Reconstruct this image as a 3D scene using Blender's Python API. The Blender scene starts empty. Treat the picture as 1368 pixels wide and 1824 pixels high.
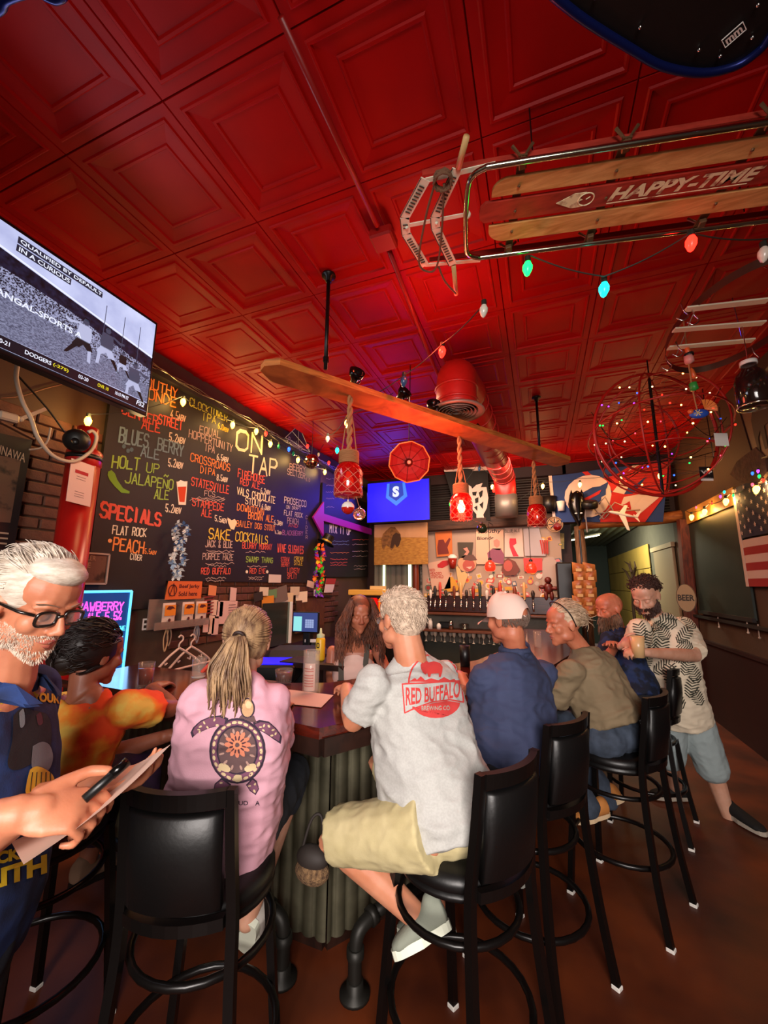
import bpy, bmesh, math, random
from mathutils import Vector, Matrix, Euler
from mathutils.bvhtree import BVHTree
random.seed(7)
SC = bpy.context.scene
COL = SC.collection
PI = math.pi
V = Vector

# ------------------------------------------------------------------ camera
FPX, YAW, PITCH, ROLL, CAMH = 719.0, -.3647, .1778, .0055, 1.62
_f = V((math.sin(YAW)*math.cos(PITCH), math.cos(YAW)*math.cos(PITCH), math.sin(PITCH)))
_r = V((math.cos(YAW), -math.sin(YAW), 0)); _u = _r.cross(_f)
_r, _u = _r*math.cos(ROLL)+_u*math.sin(ROLL), _u*math.cos(ROLL)-_r*math.sin(ROLL)
CP = V((0, 0, CAMH))
cam = bpy.data.cameras.new('camera'); co = bpy.data.objects.new('camera', cam); COL.objects.link(co)
cam.sensor_fit = 'HORIZONTAL'; cam.sensor_width = 36; cam.lens = 36*FPX/1368; cam.clip_start = .05
co.matrix_world = Matrix(((_r.x, _u.x, -_f.x, 0), (_r.y, _u.y, -_f.y, 0), (_r.z, _u.z, -_f.z, CAMH), (0, 0, 0, 1)))
SC.camera = co
# surveying helpers: where the sight line through a photo pixel meets a real plane of the room
def sight(px, py): return _f + _r*((px-684)/FPX) + _u*((912-py)/FPX)
def onX(px, py, x): d = sight(px, py); return CP + d*(x/d.x)
def onY(px, py, y): d = sight(px, py); return CP + d*(y/d.y)
def onZ(px, py, z): d = sight(px, py); return CP + d*((z-CAMH)/d.z)
def at(px, py, d): return CP + sight(px, py)*d

# ------------------------------------------------------------------ world, lights, exposure
SC.view_settings.view_transform = 'Standard'; SC.view_settings.look = 'None'
SC.view_settings.exposure = 0.0; SC.view_settings.gamma = 1.0; SC.view_settings.use_curve_mapping = False
W = bpy.data.worlds.new('world'); SC.world = W; W.use_nodes = True
W.node_tree.nodes['Background'].inputs[0].default_value = (.9, .62, .5, 1)
W.node_tree.nodes['Background'].inputs[1].default_value = .13
def lamp(name, kind, loc, power, color, size=.1, target=None, sy=None, spot=None):
    l = bpy.data.lights.new(name, kind); o = bpy.data.objects.new(name, l); COL.objects.link(o); o.location = loc
    l.energy = power; l.color = color
    if kind == 'AREA':
        l.size = size
        if sy: l.shape = 'RECTANGLE'; l.size_y = sy
    elif kind == 'SPOT': l.shadow_soft_size = size; l.spot_size = spot or 1.2; l.spot_blend = .6
    else: l.shadow_soft_size = size
    if target is not None: o.rotation_euler = (V(target)-V(loc)).to_track_quat('-Z', 'Y').to_euler()
    return o
# daylight through the shopfront behind the photographer
_dl = lamp('shopfront_daylight', 'AREA', (.6, -1.9, 2.15), 88, (1, .91, .86), 1.7, (-.6, 2.2, .75), 1.2); _dl.data.spread = 1.75
# warm house lighting over the bar and behind it
lamp('bar_house_light', 'AREA', (-1.5, 3.4, 3.3), 60, (1, .60, .36), 1.0, (-1.5, 3.8, 0), .6)
lamp('back_bar_light', 'AREA', (-.6, 5.4, 3.2), 80, (1, .66, .48), 1.2, (-.7, 6.9, 1.6), .5)
lamp('red_fill_light', 'POINT', (-.75, 2.9, 2.5), 38, (1, .13, .07), .25)  # added red fill that brightens the middle of the ceiling, no fixture here
lamp('hall_light', 'AREA', (.9, 8.6, 2.6), 60, (1, .93, .62), .8, (1.6, 9.0, 1.5))
lamp('left_corner_light', 'POINT', (-2.2, 1.7, 2.6), 7, (1, .62, .25), .15)

# ------------------------------------------------------------------ materials
def lin(c):
    if isinstance(c, str): c = tuple(int(c[i:i+2], 16)/255 for i in (0, 2, 4))
    return tuple(((x+.055)/1.055)**2.4 if x > .04045 else x/12.92 for x in c)+(1,)
_M = {}
def mat(name, col='808080', rough=.6, metal=0, emit=0, ecol=None, bump=0, bscale=40, var=0, vscale=8, col2=None, alpha=1, trans=0,
        coat=0, wood=None, spec=.5, dist=.01, wave=None, stretch=(1, 1, 1), ior=1.45, thr=None, sheen=0):
    if name in _M: return _M[name]
    m = bpy.data.materials.new(name); m.use_nodes = True; _M[name] = m
    nt = m.node_tree; N = nt.nodes; L = nt.links; b = N['Principled BSDF']
    c = lin(col); b.inputs['Base Color'].default_value = c; b.inputs['Roughness'].default_value = rough
    b.inputs['Metallic'].default_value = metal; b.inputs['IOR'].default_value = ior
    b.inputs['Specular IOR Level'].default_value = spec
    if alpha < 1: b.inputs['Alpha'].default_value = alpha
    if trans: b.inputs['Transmission Weight'].default_value = trans
    if coat: b.inputs['Coat Weight'].default_value = coat; b.inputs['Coat Roughness'].default_value = .12
    if sheen: b.inputs['Sheen Weight'].default_value = sheen
    if emit: b.inputs['Emission Color'].default_value = lin(ecol or col); b.inputs['Emission Strength'].default_value = emit
    if var or bump or wood or col2 or wave:
        tc = N.new('ShaderNodeTexCoord'); mp = N.new('ShaderNodeMapping'); L.new(tc.outputs['Object'], mp.inputs[0])
        mp.inputs['Scale'].default_value = stretch
        fac = None
        if wood:
            w = N.new('ShaderNodeTexNoise'); w.inputs['Scale'].default_value = wood; w.inputs['Detail'].default_value = 6
            w.inputs['Distortion'].default_value = 1.2; L.new(mp.outputs[0], w.inputs['Vector']); fac = w.outputs['Fac']
        elif wave:
            w = N.new('ShaderNodeTexWave'); w.inputs['Scale'].default_value = wave; w.inputs['Distortion'].default_value = 3
            w.inputs['Detail'].default_value = 3; L.new(mp.outputs[0], w.inputs['Vector']); fac = w.outputs['Fac']
        elif var or col2:
            w = N.new('ShaderNodeTexNoise'); w.inputs['Scale'].default_value = vscale; w.inputs['Detail'].default_value = 5
            L.new(mp.outputs[0], w.inputs['Vector']); fac = w.outputs['Fac']
        if fac is not None:
            r = N.new('ShaderNodeValToRGB'); L.new(fac, r.inputs[0])
            if col2: c2 = lin(col2)
            else: c2 = tuple(max(0, x*(1-var)) for x in c[:3])+(1,)
            t0, t1 = thr or (.33, .67)
            r.color_ramp.elements[0].position = t0; r.color_ramp.elements[1].position = t1
            r.color_ramp.elements[0].color = c2; r.color_ramp.elements[1].color = c
            L.new(r.outputs[0], b.inputs['Base Color'])
            if emit and not ecol: L.new(r.outputs[0], b.inputs['Emission Color'])
        if bump:
            n = N.new('ShaderNodeTexNoise'); n.inputs['Scale'].default_value = bscale; n.inputs['Detail'].default_value = 4
            L.new(mp.outputs[0], n.inputs['Vector'])
            bp = N.new('ShaderNodeBump'); bp.inputs['Strength'].default_value = bump; bp.inputs['Distance'].default_value = dist
            L.new(n.outputs['Fac'], bp.inputs['Height']); L.new(bp.outputs[0], b.inputs['Normal'])
    return m

# ------------------------------------------------------------------ geometry collector
class G:
    def __init__(s): s.v = []; s.f = []; s.m = []; s.cm = 0
    def add(s, vs, fs, mi=None):
        n = len(s.v); s.v += [V(p) for p in vs]; s.f += [tuple(i+n for i in q) for q in fs]; s.m += [s.cm if mi is None else mi]*len(fs); return s
    def box(s, c, d, R=None, mi=None, bev=0):
        c = V(c); h = [x/2 for x in d]
        if bev:
            b = min(bev, min(h)*.9); vs = []; key = {}
            for sx in (-1, 1):
                for sy in (-1, 1):
                    for sz in (-1, 1):
                        for a in range(3):
                            p = [sx*h[0], sy*h[1], sz*h[2]]
                            for k in range(3):
                                if k != a: p[k] -= (sx, sy, sz)[k]*b
                            key[(sx, sy, sz, a)] = len(vs); vs.append(V(p))
            fs = []
            for a in range(3):
                u, w = [(1, 2), (2, 0), (0, 1)][a]
                for sg in (-1, 1):
                    q = []
                    for (i, j) in ((-1, -1), (1, -1), (1, 1), (-1, 1)):
                        k = [0]*3; k[a] = sg; k[u] = i; k[w] = j; q.append(key[tuple(k)+(a,)])
                    fs.append(q if sg > 0 else q[::-1])
            for a in range(3):
                u, w = [(1, 2), (2, 0), (0, 1)][a]
                for i in (-1, 1):
                    for j in (-1, 1):
                        def K(sg, ax): k = [0]*3; k[a] = sg; k[u] = i; k[w] = j; return key[tuple(k)+(ax,)]
                        q = [K(-1, u), K(1, u), K(1, w), K(-1, w)]; fs.append(q if i*j > 0 else q[::-1])
            for sx in (-1, 1):
                for sy in (-1, 1):
                    for sz in (-1, 1):
                        q = [key[(sx, sy, sz, a)] for a in range(3)]; fs.append(q if sx*sy*sz > 0 else q[::-1])
        else:
            vs = [V((x*h[0], y*h[1], z*h[2])) for z in (-1, 1) for y in (-1, 1) for x in (-1, 1)]
            fs = [(0, 2, 3, 1), (4, 5, 7, 6), (0, 1, 5, 4), (2, 6, 7, 3), (0, 4, 6, 2), (1, 3, 7, 5)]
        if R is not None: vs = [R @ p for p in vs]
        return s.add([p+c for p in vs], fs, mi)
    def beam(s, a, b, w, h, up=(0, 0, 1), mi=None, bev=0):      # box running from a to b
        a, b = V(a), V(b); d = b-a; x = d.normalized(); u = V(up); y = u.cross(x)
        if y.length < 1e-4: y = V((1, 0, 0)).cross(x)
        y.normalize(); z = x.cross(y)
        return s.box((a+b)/2, (d.length, w, h), Matrix((x, y, z)).transposed(), mi, bev)
    def tube(s, pts, r, n=8, closed=False, mi=None, caps=True):
        pts = [V(p) for p in pts]; k = len(pts)
        if isinstance(r, (int, float)): r = [r]*k
        T = []
        for i in range(k):
            a = pts[(i-1) % k] if (closed or i) else pts[0]; b = pts[(i+1) % k] if (closed or i < k-1) else pts[-1]
            t = b-a; T.append(t.normalized() if t.length > 1e-9 else V((0, 0, 1)))
        up = V((0, 0, 1)) if abs(T[0].z) < .9 else V((1, 0, 0))
        nrm = (up-T[0]*up.dot(T[0])).normalized(); vs = []; fs = []
        for i in range(k):
            nrm = nrm-T[i]*nrm.dot(T[i])
            if nrm.length < 1e-6: nrm = T[i].orthogonal()
            nrm.normalize(); bi = T[i].cross(nrm)
            for j in range(n):
                a = 2*PI*j/n; vs.append(pts[i]+(nrm*math.cos(a)+bi*math.sin(a))*r[i])
        for i in range(k if closed else k-1):
            o = ((i+1) % k)*n
            for j in range(n): fs.append((i*n+j, i*n+(j+1) % n, o+(j+1) % n, o+j))
        if caps and not closed: fs.append(tuple(range(n))[::-1]); fs.append(tuple((k-1)*n+j for j in range(n)))
        return s.add(vs, fs, mi)
    def lathe(s, prof, n=16, o=(0, 0, 0), ax=(0, 0, 1), mi=None, a0=0, a1=2*PI):   # prof: (radius, height) pairs
        q = V((0, 0, 1)).rotation_difference(V(ax).normalized()).to_matrix(); o = V(o); full = abs(a1-a0-2*PI) < 1e-6
        vs = []; fs = []; m = n if full else n+1
        for (r, z) in prof:
            for j in range(m):
                a = a0+(a1-a0)*j/n; vs.append(o+q @ V((max(r, 1e-5)*math.cos(a), max(r, 1e-5)*math.sin(a), z)))
        for i in range(len(prof)-1):
            for j in range(n):
                k = (j+1) % m; fs.append((i*m+j, i*m+k, (i+1)*m+k, (i+1)*m+j))
        return s.add(vs, fs, mi)
    def ball(s, c, r, n=12, k=8, mi=None, R=None):
        c = V(c); rr = (r, r, r) if isinstance(r, (int, float)) else r; vs = []; fs = []
        for i in range(k+1):
            t = PI*i/k
            for j in range(n):
                a = 2*PI*j/n; p = V((rr[0]*math.sin(t)*math.cos(a), rr[1]*math.sin(t)*math.sin(a), -rr[2]*math.cos(t)))
                vs.append(c+(R @ p if R is not None else p))
        for i in range(k):
            for j in range(n): fs.append((i*n+j, i*n+(j+1) % n, (i+1)*n+(j+1) % n, (i+1)*n+j))
        return s.add(vs, fs, mi)
    def slab(s, poly, o, ex, ey, t, mi=None):      # flat outline (u, v) on axes ex, ey, thickness t along ex x ey
        o, ex, ey = V(o), V(ex).normalized(), V(ey).normalized(); nz = ex.cross(ey); k = len(poly)
        a = sum(poly[i][0]*poly[(i+1) % k][1]-poly[(i+1) % k][0]*poly[i][1] for i in range(k))
        if a < 0: poly = poly[::-1]
        p0 = [o+ex*u+ey*v for u, v in poly]
        return s.add(p0+[p+nz*t for p in p0], [tuple(range(k))[::-1], tuple(range(k, 2*k))]+[(i, (i+1) % k, k+(i+1) % k, k+i) for i in range(k)], mi)
    def loft(s, rings, mi=None, caps=True):
        n = len(rings[0]); vs = [p for r in rings for p in r]; fs = []
        for i in range(len(rings)-1):
            for j in range(n): fs.append((i*n+j, i*n+(j+1) % n, (i+1)*n+(j+1) % n, (i+1)*n+j))
        if caps: fs.append(tuple(range(n))[::-1]); fs.append(tuple((len(rings)-1)*n+j for j in range(n)))
        return s.add(vs, fs, mi)
    def grid(s, fn, nu, nv, mi=None):              # fn(u, v) in 0..1
        vs = [fn(i/nu, j/nv) for j in range(nv+1) for i in range(nu+1)]
        return s.add(vs, [(j*(nu+1)+i, j*(nu+1)+i+1, (j+1)*(nu+1)+i+1, (j+1)*(nu+1)+i) for j in range(nv) for i in range(nu)], mi)
    def xf(s, M): s.v = [M @ p for p in s.v]; return s
    def mesh(s, name, ms, smooth=False, fix=False):
        me = bpy.data.meshes.new(name); me.from_pydata([tuple(p) for p in s.v], [], s.f)
        for m in (ms if isinstance(ms, (list, tuple)) else [ms]): me.materials.append(m)
        me.polygons.foreach_set('material_index', s.m)
        if fix:
            bm = bmesh.new(); bm.from_mesh(me); bmesh.ops.recalc_face_normals(bm, faces=bm.faces); bm.to_mesh(me); bm.free()
        if smooth: me.shade_smooth()
        me.update(); return me
def circ(c, r, a, b, n=24, t0=0, t1=2*PI, closed=True):
    c, a, b = V(c), V(a).normalized(), V(b).normalized(); rr = r if isinstance(r, tuple) else (r, r)
    k = n if closed else n+1
    return [c+a*math.cos(t0+(t1-t0)*i/n)*rr[0]+b*math.sin(t0+(t1-t0)*i/n)*rr[1] for i in range(k)]
def spline(pts, n=8):
    pts = [V(p) for p in pts]; out = []
    for i in range(len(pts)-1):
        p0, p1, p2, p3 = pts[max(i-1, 0)], pts[i], pts[i+1], pts[min(i+2, len(pts)-1)]
        for k in range(n):
            t = k/n; out.append(.5*((2*p1)+(p2-p0)*t+(2*p0-5*p1+4*p2-p3)*t*t+(3*p1-p0-3*p2+p3)*t**3))
    return out+[pts[-1]]

# ------------------------------------------------------------------ objects
def tag(o, label=None, cat=None, group=None, kind=None):
    if label: o['label'] = label
    if cat: o['category'] = cat
    if group: o['group'] = group
    if kind: o['kind'] = kind
    return o
def thing(name, label, cat, loc=(0, 0, 0), rz=0, group=None, kind=None):
    o = bpy.data.objects.new(name, None); COL.objects.link(o); o.location = loc; o.rotation_euler = (0, 0, rz); o.empty_display_size = .1
    return tag(o, label, cat, group, kind)
def mw(o):
    M = Matrix.LocRotScale(o.location, o.rotation_euler, o.scale)
    return mw(o.parent) @ M if o.parent else M
def obj(name, g, m, parent=None, smooth=False, world=True, label=None, fix=False, loc=None):
    """links g as one mesh; world=True: g is in room coordinates; else in the parent's."""
    if loc is None and parent is None and world and g.v:   # put a top-level mesh's origin at its base
        n = len(g.v); cx = sum(p.x for p in g.v)/n; cy = sum(p.y for p in g.v)/n; loc = V((cx, cy, min(p.z for p in g.v)))
        g.v = [p-loc for p in g.v]
    elif parent is not None and world: I = mw(parent).inverted(); g.v = [I @ p for p in g.v]
    o = bpy.data.objects.new(name, g.mesh(name, m, smooth, fix)); COL.objects.link(o)
    if parent: o.parent = parent
    if loc is not None: o.location = loc
    if label: o['label'] = label
    return o
def solo(name, label, cat, g, m, group=None, smooth=False, fix=False, kind=None):
    return tag(obj(name, g, m, smooth=smooth, fix=fix), label, cat, group, kind)
def struct(name, g, m, smooth=False, fix=False, label=None):
    o = obj(name, g, m, smooth=smooth, fix=fix, loc=(0, 0, 0)); o['kind'] = 'structure'
    if label: o['label'] = label
    return o
def dup(root, loc=None, rz=None, label=None, group=None):
    kids = [(c, list(c.children)) for c in root.children]
    r = root.copy(); COL.objects.link(r)
    if loc is not None: r.location = loc
    if rz is not None: r.rotation_euler = (0, 0, rz)
    if label: r['label'] = label
    if group: r['group'] = group
    for c, gs in kids:
        d = c.copy(); COL.objects.link(d); d.parent = r
        for q in gs: e = q.copy(); COL.objects.link(e); e.parent = d
    return r

# ------------------------------------------------------------------ lettering
# single-stroke hand lettering on a 4 x 6 grid: strokes as digit pairs (x, y); y up
_GL = dict(A='00 26 40|12 32', B='00 06 36 45 44 33 03|33 42 41 30 00', C='45 36 16 05 01 10 30 41', D='00 06 26 44 42 20 00', E='46 06 00 40|03 33',
 F='46 06 00|03 33', G='45 36 16 05 01 10 30 41 43 23', H='06 00|46 40|03 43', I='26 20', J='46 41 30 10 01', K='06 00|46 03 40', L='06 00 40',
 M='00 06 23 46 40', N='00 06 40 46', O='16 05 01 10 30 41 45 36 16', P='00 06 36 45 44 33 03', Q='16 05 01 10 30 41 45 36 16|22 40', R='00 06 36 45 44 33 03|23 40',
 S='45 36 16 05 04 13 33 42 41 30 10 01', T='06 46|26 20', U='06 01 10 30 41 46', V='06 20 46', W='06 10 23 30 46', X='06 40|46 00', Y='06 23 46|23 20', Z='06 46 00 40',
 Ñ='00 05 40 45|07 18 37 48')
_GL.update({'0': '16 05 01 10 30 41 45 36 16', '1': '15 26 20', '2': '05 16 36 45 44 00 40', '3': '05 16 36 45 44 33 42 41 30 10 01', '4': '36 02 42|33 30', '5': '46 06 03 33 42 41 30 01',
 '6': '36 04 01 10 30 41 42 33 03', '7': '06 46 10', '8': '13 04 05 16 36 45 44 33 13 02 01 10 30 41 42 33', '9': '43 14 05 16 36 45 42 20', '.': '20 21', '-': '13 33', "'": '26 24', '%': '00 46|05 06 16 15|30 31 41 40',
 '&': '40 05 16 26 35 01 10 20 42', ':': '21 22|24 25', '/': '00 46', '+': '21 25|03 43', '!': '26 22|21 20', '?': '05 16 36 45 34 22|20 21', '$': '45 36 16 05 04 13 33 42 41 30 10 01|27 20', ',': '21 10'})
def stroke_text(g, txt, o, ex, ey, w, h, th, nz, jit=.06, lift=.0015, mi=None, slant=0):
    """hand-letters txt from o along ex (total width w), cap height h along ey, as thin flat ribbons lifted off the surface"""
    o, ex, ey, nz = V(o), V(ex).normalized(), V(ey).normalized(), V(nz).normalized()
    n = max(len(txt), 1); cw = w/n; rnd = random.Random(hash(len(txt))+len(g.v))
    for i, ch in enumerate(txt):
        lo = ch.islower(); gl = _GL.get(ch.upper())
        if not gl: continue
        hh = h*(.72 if lo else 1)*(1+rnd.uniform(-jit, jit)); x0 = cw*i+cw*.12; ww = cw*.74*(1 if ch not in 'I1' else .8); dy = rnd.uniform(-jit, jit)*h*.6
        for st in gl.split('|'):
            P = []
            for c in st.split():
                u = int(c[0])/4*ww; v = int(c[1])/6*hh+dy
                P.append((x0+u+v*slant, v))
            for a, b in zip(P, P[1:]):
                dx, dz = b[0]-a[0], b[1]-a[1]; L = math.hypot(dx, dz) or 1; tx, tz = dx/L*th*.35, dz/L*th*.35; px, pz = -dz/L*th/2, dx/L*th/2
                q = [(a[0]-tx+px, a[1]-tz+pz), (a[0]-tx-px, a[1]-tz-pz), (b[0]+tx-px, b[1]+tz-pz), (b[0]+tx+px, b[1]+tz+pz)]
                g.add([o+ex*x+ey*z+nz*(lift+rnd.random()*.0004) for x, z in q], [(0, 1, 2, 3)], mi)
    return g
_fc = {}
def font_flat(txt, bold=0, space=1.0):
    """outline text as a flat mesh (verts, faces, width, height) in its own x/y plane"""
    k = (txt, bold, space)
    if k in _fc: return _fc[k]
    c = bpy.data.curves.new('lettering', 'FONT'); c.body = txt; c.size = 1; c.offset = bold; c.space_character = space; c.resolution_u = 3
    o = bpy.data.objects.new('lettering', c); COL.objects.link(o)
    dg = bpy.context.evaluated_depsgraph_get(); me = o.evaluated_get(dg).to_mesh()
    vs = [v.co.copy() for v in me.vertices]; fs = [tuple(p.vertices) for p in me.polygons]
    o.evaluated_get(dg).to_mesh_clear(); bpy.data.objects.remove(o); bpy.data.curves.remove(c)
    if vs:
        x0 = min(v.x for v in vs); x1 = max(v.x for v in vs); y0 = min(v.y for v in vs); y1 = max(v.y for v in vs)
        vs = [((v.x-x0)/(x1-x0), (v.y-y0)/(y1-y0)) for v in vs]
    _fc[k] = (vs, fs); return _fc[k]
def block_text(g, txt, o, ex, ey, w, h, nz, lift=.0015, bold=0, mi=None, slant=0):
    vs, fs = font_flat(txt, bold); o, ex, ey, nz = V(o), V(ex).normalized(), V(ey).normalized(), V(nz).normalized()
    return g.add([o+ex*(u*w+v*h*slant)+ey*(v*h)+nz*lift for u, v in vs], fs, mi)
# ------------------------------------------------------------------ the room shell
XL, XR, YB, ZC = -3.0, 1.93, 7.0, 3.6
m_ceil = mat('red_ceiling_paint', 'a00403', .5, spec=.18, var=.2, vscale=3, bump=.12, bscale=30, dist=.004)
m_floor = mat('stained_concrete', '70300f', .5, col2='34120a', vscale=2.2, thr=(.3, .75), bump=.08, bscale=12)
m_wall = mat('brown_wall_paint', '4a3524', .75, var=.2, vscale=3, bump=.1, bscale=60)
m_dark = mat('dark_wall_paint', '1d1512', .7, var=.2, vscale=5)
m_brick = mat('painted_brick', '5c3420', .7, var=.35, vscale=20, bump=.5, bscale=80, dist=.004)
m_maroon = mat('maroon_wall_paint', '2a0b08', .6, var=.2, vscale=5)
T = .61; TX, TY = -1.96, -1.525*-1*T   # a tile corner under the ceiling (surveyed)
TY = 1.525*T
g = G(); g.box(((XL+XR)/2, 4.5, -.05), (XR-XL+.4, 15, .1)); struct('floor', g, m_floor)
ceil_ = struct('ceiling', G().box(((XL+XR)/2, 2.2, ZC+.06), (XR-XL+.4, 10, .1)), m_ceil)
prof = [(.304, .002), (.301, -.008), (.262, -.008), (.256, -.015), (.247, -.015), (.240, -.005), (.222, -.003), (.176, .002), (.170, -.004), (.160, -.004), (.154, .003), (.0, .003)]
g = G()
for s, z in prof[:-1]: g.v += [V((-s, -s, z)), V((s, -s, z)), V((s, s, z)), V((-s, s, z))]
for i in range(len(prof)-2):
    for j in range(4): g.f.append((i*4+j, (i+1)*4+j, (i+1)*4+(j+1) % 4, i*4+(j+1) % 4))
k = (len(prof)-2)*4; g.f.append((k+3, k+2, k+1, k)); g.m = [0]*len(g.f)
tile_me = g.mesh('ceiling_tile', m_ceil)
for i in range(-2, 8):
    for j in range(-4, 10):
        x = TX+(i-.5)*T+T*.0+.0; y = TY+(j+.5)*T
        if x < XL-.32 or x > XR+.32 or y > YB+.2: continue
        o = bpy.data.objects.new('ceiling_tile', tile_me); COL.objects.link(o); o.parent = ceil_; o.location = (x, y, ZC)
struct('wall_left', G().box((XL-.06, 4, 1.8), (.12, 12, 3.6)), m_wall)
wl = bpy.data.objects['wall_left']
bme = G().box((0, 0, 0), (.02, .205, .066), bev=.006).mesh('brick', m_brick)
def bricks(y0, y1, z0, z1, x=XL+.008):
    c = 0; z = z0
    while z < z1-.03:
        y = y0+(.11 if c % 2 else 0)
        while y < y1-.1:
            o = bpy.data.objects.new('brick', bme); COL.objects.link(o); o.parent = wl; o.location = (x+random.uniform(-.003, .002), y+.105, z+.037); y += .216
        z += .076; c += 1
bricks(.75, 1.85, 1.5, 2.72); bricks(2.7, 5.75, 1.06, 1.68)
g = G(); g.box((XR+.06, 3.1, 1.8), (.12, 8.2, 3.6)); struct('wall_right', g, m_wall)
g = G(); g.box((XR-.01, 4.0, .46), (.025, 6.0, .92)); g.box((XR-.02, 4.2, .94), (.05, 6.2, .035)); struct('trim_1', g, m_maroon)
# back wall with the opening to the hall on its right
g = G(); g.box((-1.3, YB+.06, 1.8), (3.6, .12, 3.6)); g.box((1.2, YB+.06, 3.15), (1.5, .12, .95)); struct('wall_back', g, m_maroon)
# hall beyond
m_hall = mat('hall_grey_paint', '5b5a52', .7, var=.15)
g = G(); g.box((XR+.06, 10.5, 1.4), (.12, 6.6, 2.9)); struct('wall_hall_right', g, m_hall)
g = G(); g.box((.45, 10.5, 1.4), (.12, 6.8, 2.9)); struct('wall_hall_left', g, m_dark)
g = G(); g.box((1.2, 13.8, 1.4), (1.6, .12, 2.9)); struct('wall_hall_end', g, mat('hall_end_paint', '33403c', .7))
m_corr = mat('galvanised_corrugated', '5c6258', .45, .6, var=.25, vscale=6)
def corrugated(g, o, ex, ey, w, h, pitch=.068, amp=.009, mi=None):
    o, ex, ey = V(o), V(ex).normalized(), V(ey).normalized(); nz = ex.cross(ey); n = max(4, int(w/pitch*8)); 
    vs = []
    for i in range(n+1):
        u = w*i/n; d = amp*(abs(math.cos(PI*u/pitch))**.6*2-1); vs += [o+ex*u+nz*d, o+ex*u+ey*h+nz*d]
    return g.add(vs, [(2*i, 2*i+2, 2*i+3, 2*i+1) for i in range(n)], mi)
g = G(); corrugated(g, (.5, 7.15, 2.80), (1, 0, 0), (0, 1, 0), 1.45, 6.6, .16, .02); hc = struct('ceiling_hall', g, mat('hall_ceiling_metal', '6c7462', .5, .2), smooth=True)
for i, (y, x) in enumerate(((8.2, 1.0), (10.4, 1.0))):
    t = thing('strip_light', ('nearer' if i == 0 else 'farther')+' slim fluorescent strip on the hallway ceiling', 'light', (x, y, 2.72), .5, 'hallway strip lights')
    obj('housing', G().box((0, 0, .02), (.06, 1.2, .03), bev=.005), mat('white_enamel', 'd8d6c8', .5), t, world=False)
    obj('tube_lamp', G().tube([(0, -.57, -.01), (0, .57, -.01)], .012), mat('tube_glow', 'fff6d8', emit=5), t, world=False)
# ------------------------------------------------------------------ the bar counter
m_lac = mat('lacquered_bar_wood', '5a1a0c', .16, wood=5, col2='2c0c07', stretch=(1, 4, 4), coat=.6)
m_apron = mat('dark_apron_wood', '2b160e', .45, wood=8, col2='170b07')
m_steel = mat('black_iron_pipe', '24221e', .5, .5)
m_chrome = mat('chrome', 'c9c6bf', .18, 1)
m_black = mat('black_plastic', '0d0c0c', .4)
m_white = mat('white_plastic', 'd9d4cc', .5)
top = [(-2.55, 1.60), (-1.9, 1.56), (-1.3, 1.52), (-.81, 1.45), (-.36, 2.15), (-.02, 2.85), (.18, 3.6), (.28, 4.6), (.28, 5.5)]
inn = [(-2.55, 2.06), (-1.9, 2.04), (-1.3, 2.02), (-1.12, 2.1), (-.86, 2.5), (-.46, 3.1), (-.3, 3.75), (-.22, 4.6), (-.22, 5.5)]
base = [(-2.5, 1.95), (-1.85, 1.9), (-1.35, 1.88), (-.98, 1.87), (-.62, 2.4), (-.3, 3.0), (-.1, 3.7), (0, 4.6), (0, 5.5)]
bar = thing('bar_counter', 'long angled bar with lacquered dark red top and corrugated metal front', 'bar', (-1.0, 2.2, 0))
g = G()
for i in range(len(top)-1):
    P = [top[i], top[i+1], inn[i+1], inn[i]]
    for z0, z1 in ((1.045, 1.085),):
        g.add([(x, y, z0) for x, y in P]+[(x, y, z1) for x, y in P], [(3, 2, 1, 0), (4, 5, 6, 7), (0, 1, 5, 4), (2, 3, 7, 6)])
i = 0; g.add([(top[0][0], top[0][1], 1.045), (inn[0][0], inn[0][1], 1.045), (inn[0][0], inn[0][1], 1.085), (top[0][0], top[0][1], 1.085)], [(0, 1, 2, 3)])
obj('worktop', g, m_lac, bar, fix=True)
g = G()
for a, b in zip(top, top[1:]): g.beam((a[0]*.985-.01, a[1]+.02, 1.015), (b[0]*.985-.01, b[1]+.02, 1.015), .04, .065)
obj('apron', g, m_apron, bar)
m_barfront = mat('corrugated_bar_front', '66624e', .42, .6, var=.5, vscale=7, bump=.1, bscale=30)
for a, b in zip(base, base[1:]):
    a3, b3 = V((*a, .06)), V((*b, .06)); g = G(); w = (b3-a3).length
    corrugated(g, a3, b3-a3, (0, 0, 1), w, .96, .069, .012); obj('corrugated_panel', g, m_barfront, bar, smooth=True)
g = G()
for a, b in zip(base, base[1:]): g.beam((a[0]-.03, a[1]+.05, .04), (b[0]-.03, b[1]+.05, .04), .05, .08); g.beam((a[0]-.04, a[1]+.08, .5), (b[0]-.04, b[1]+.08, .5), .02, .98)
obj('kickboard', g, m_apron, bar)
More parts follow.
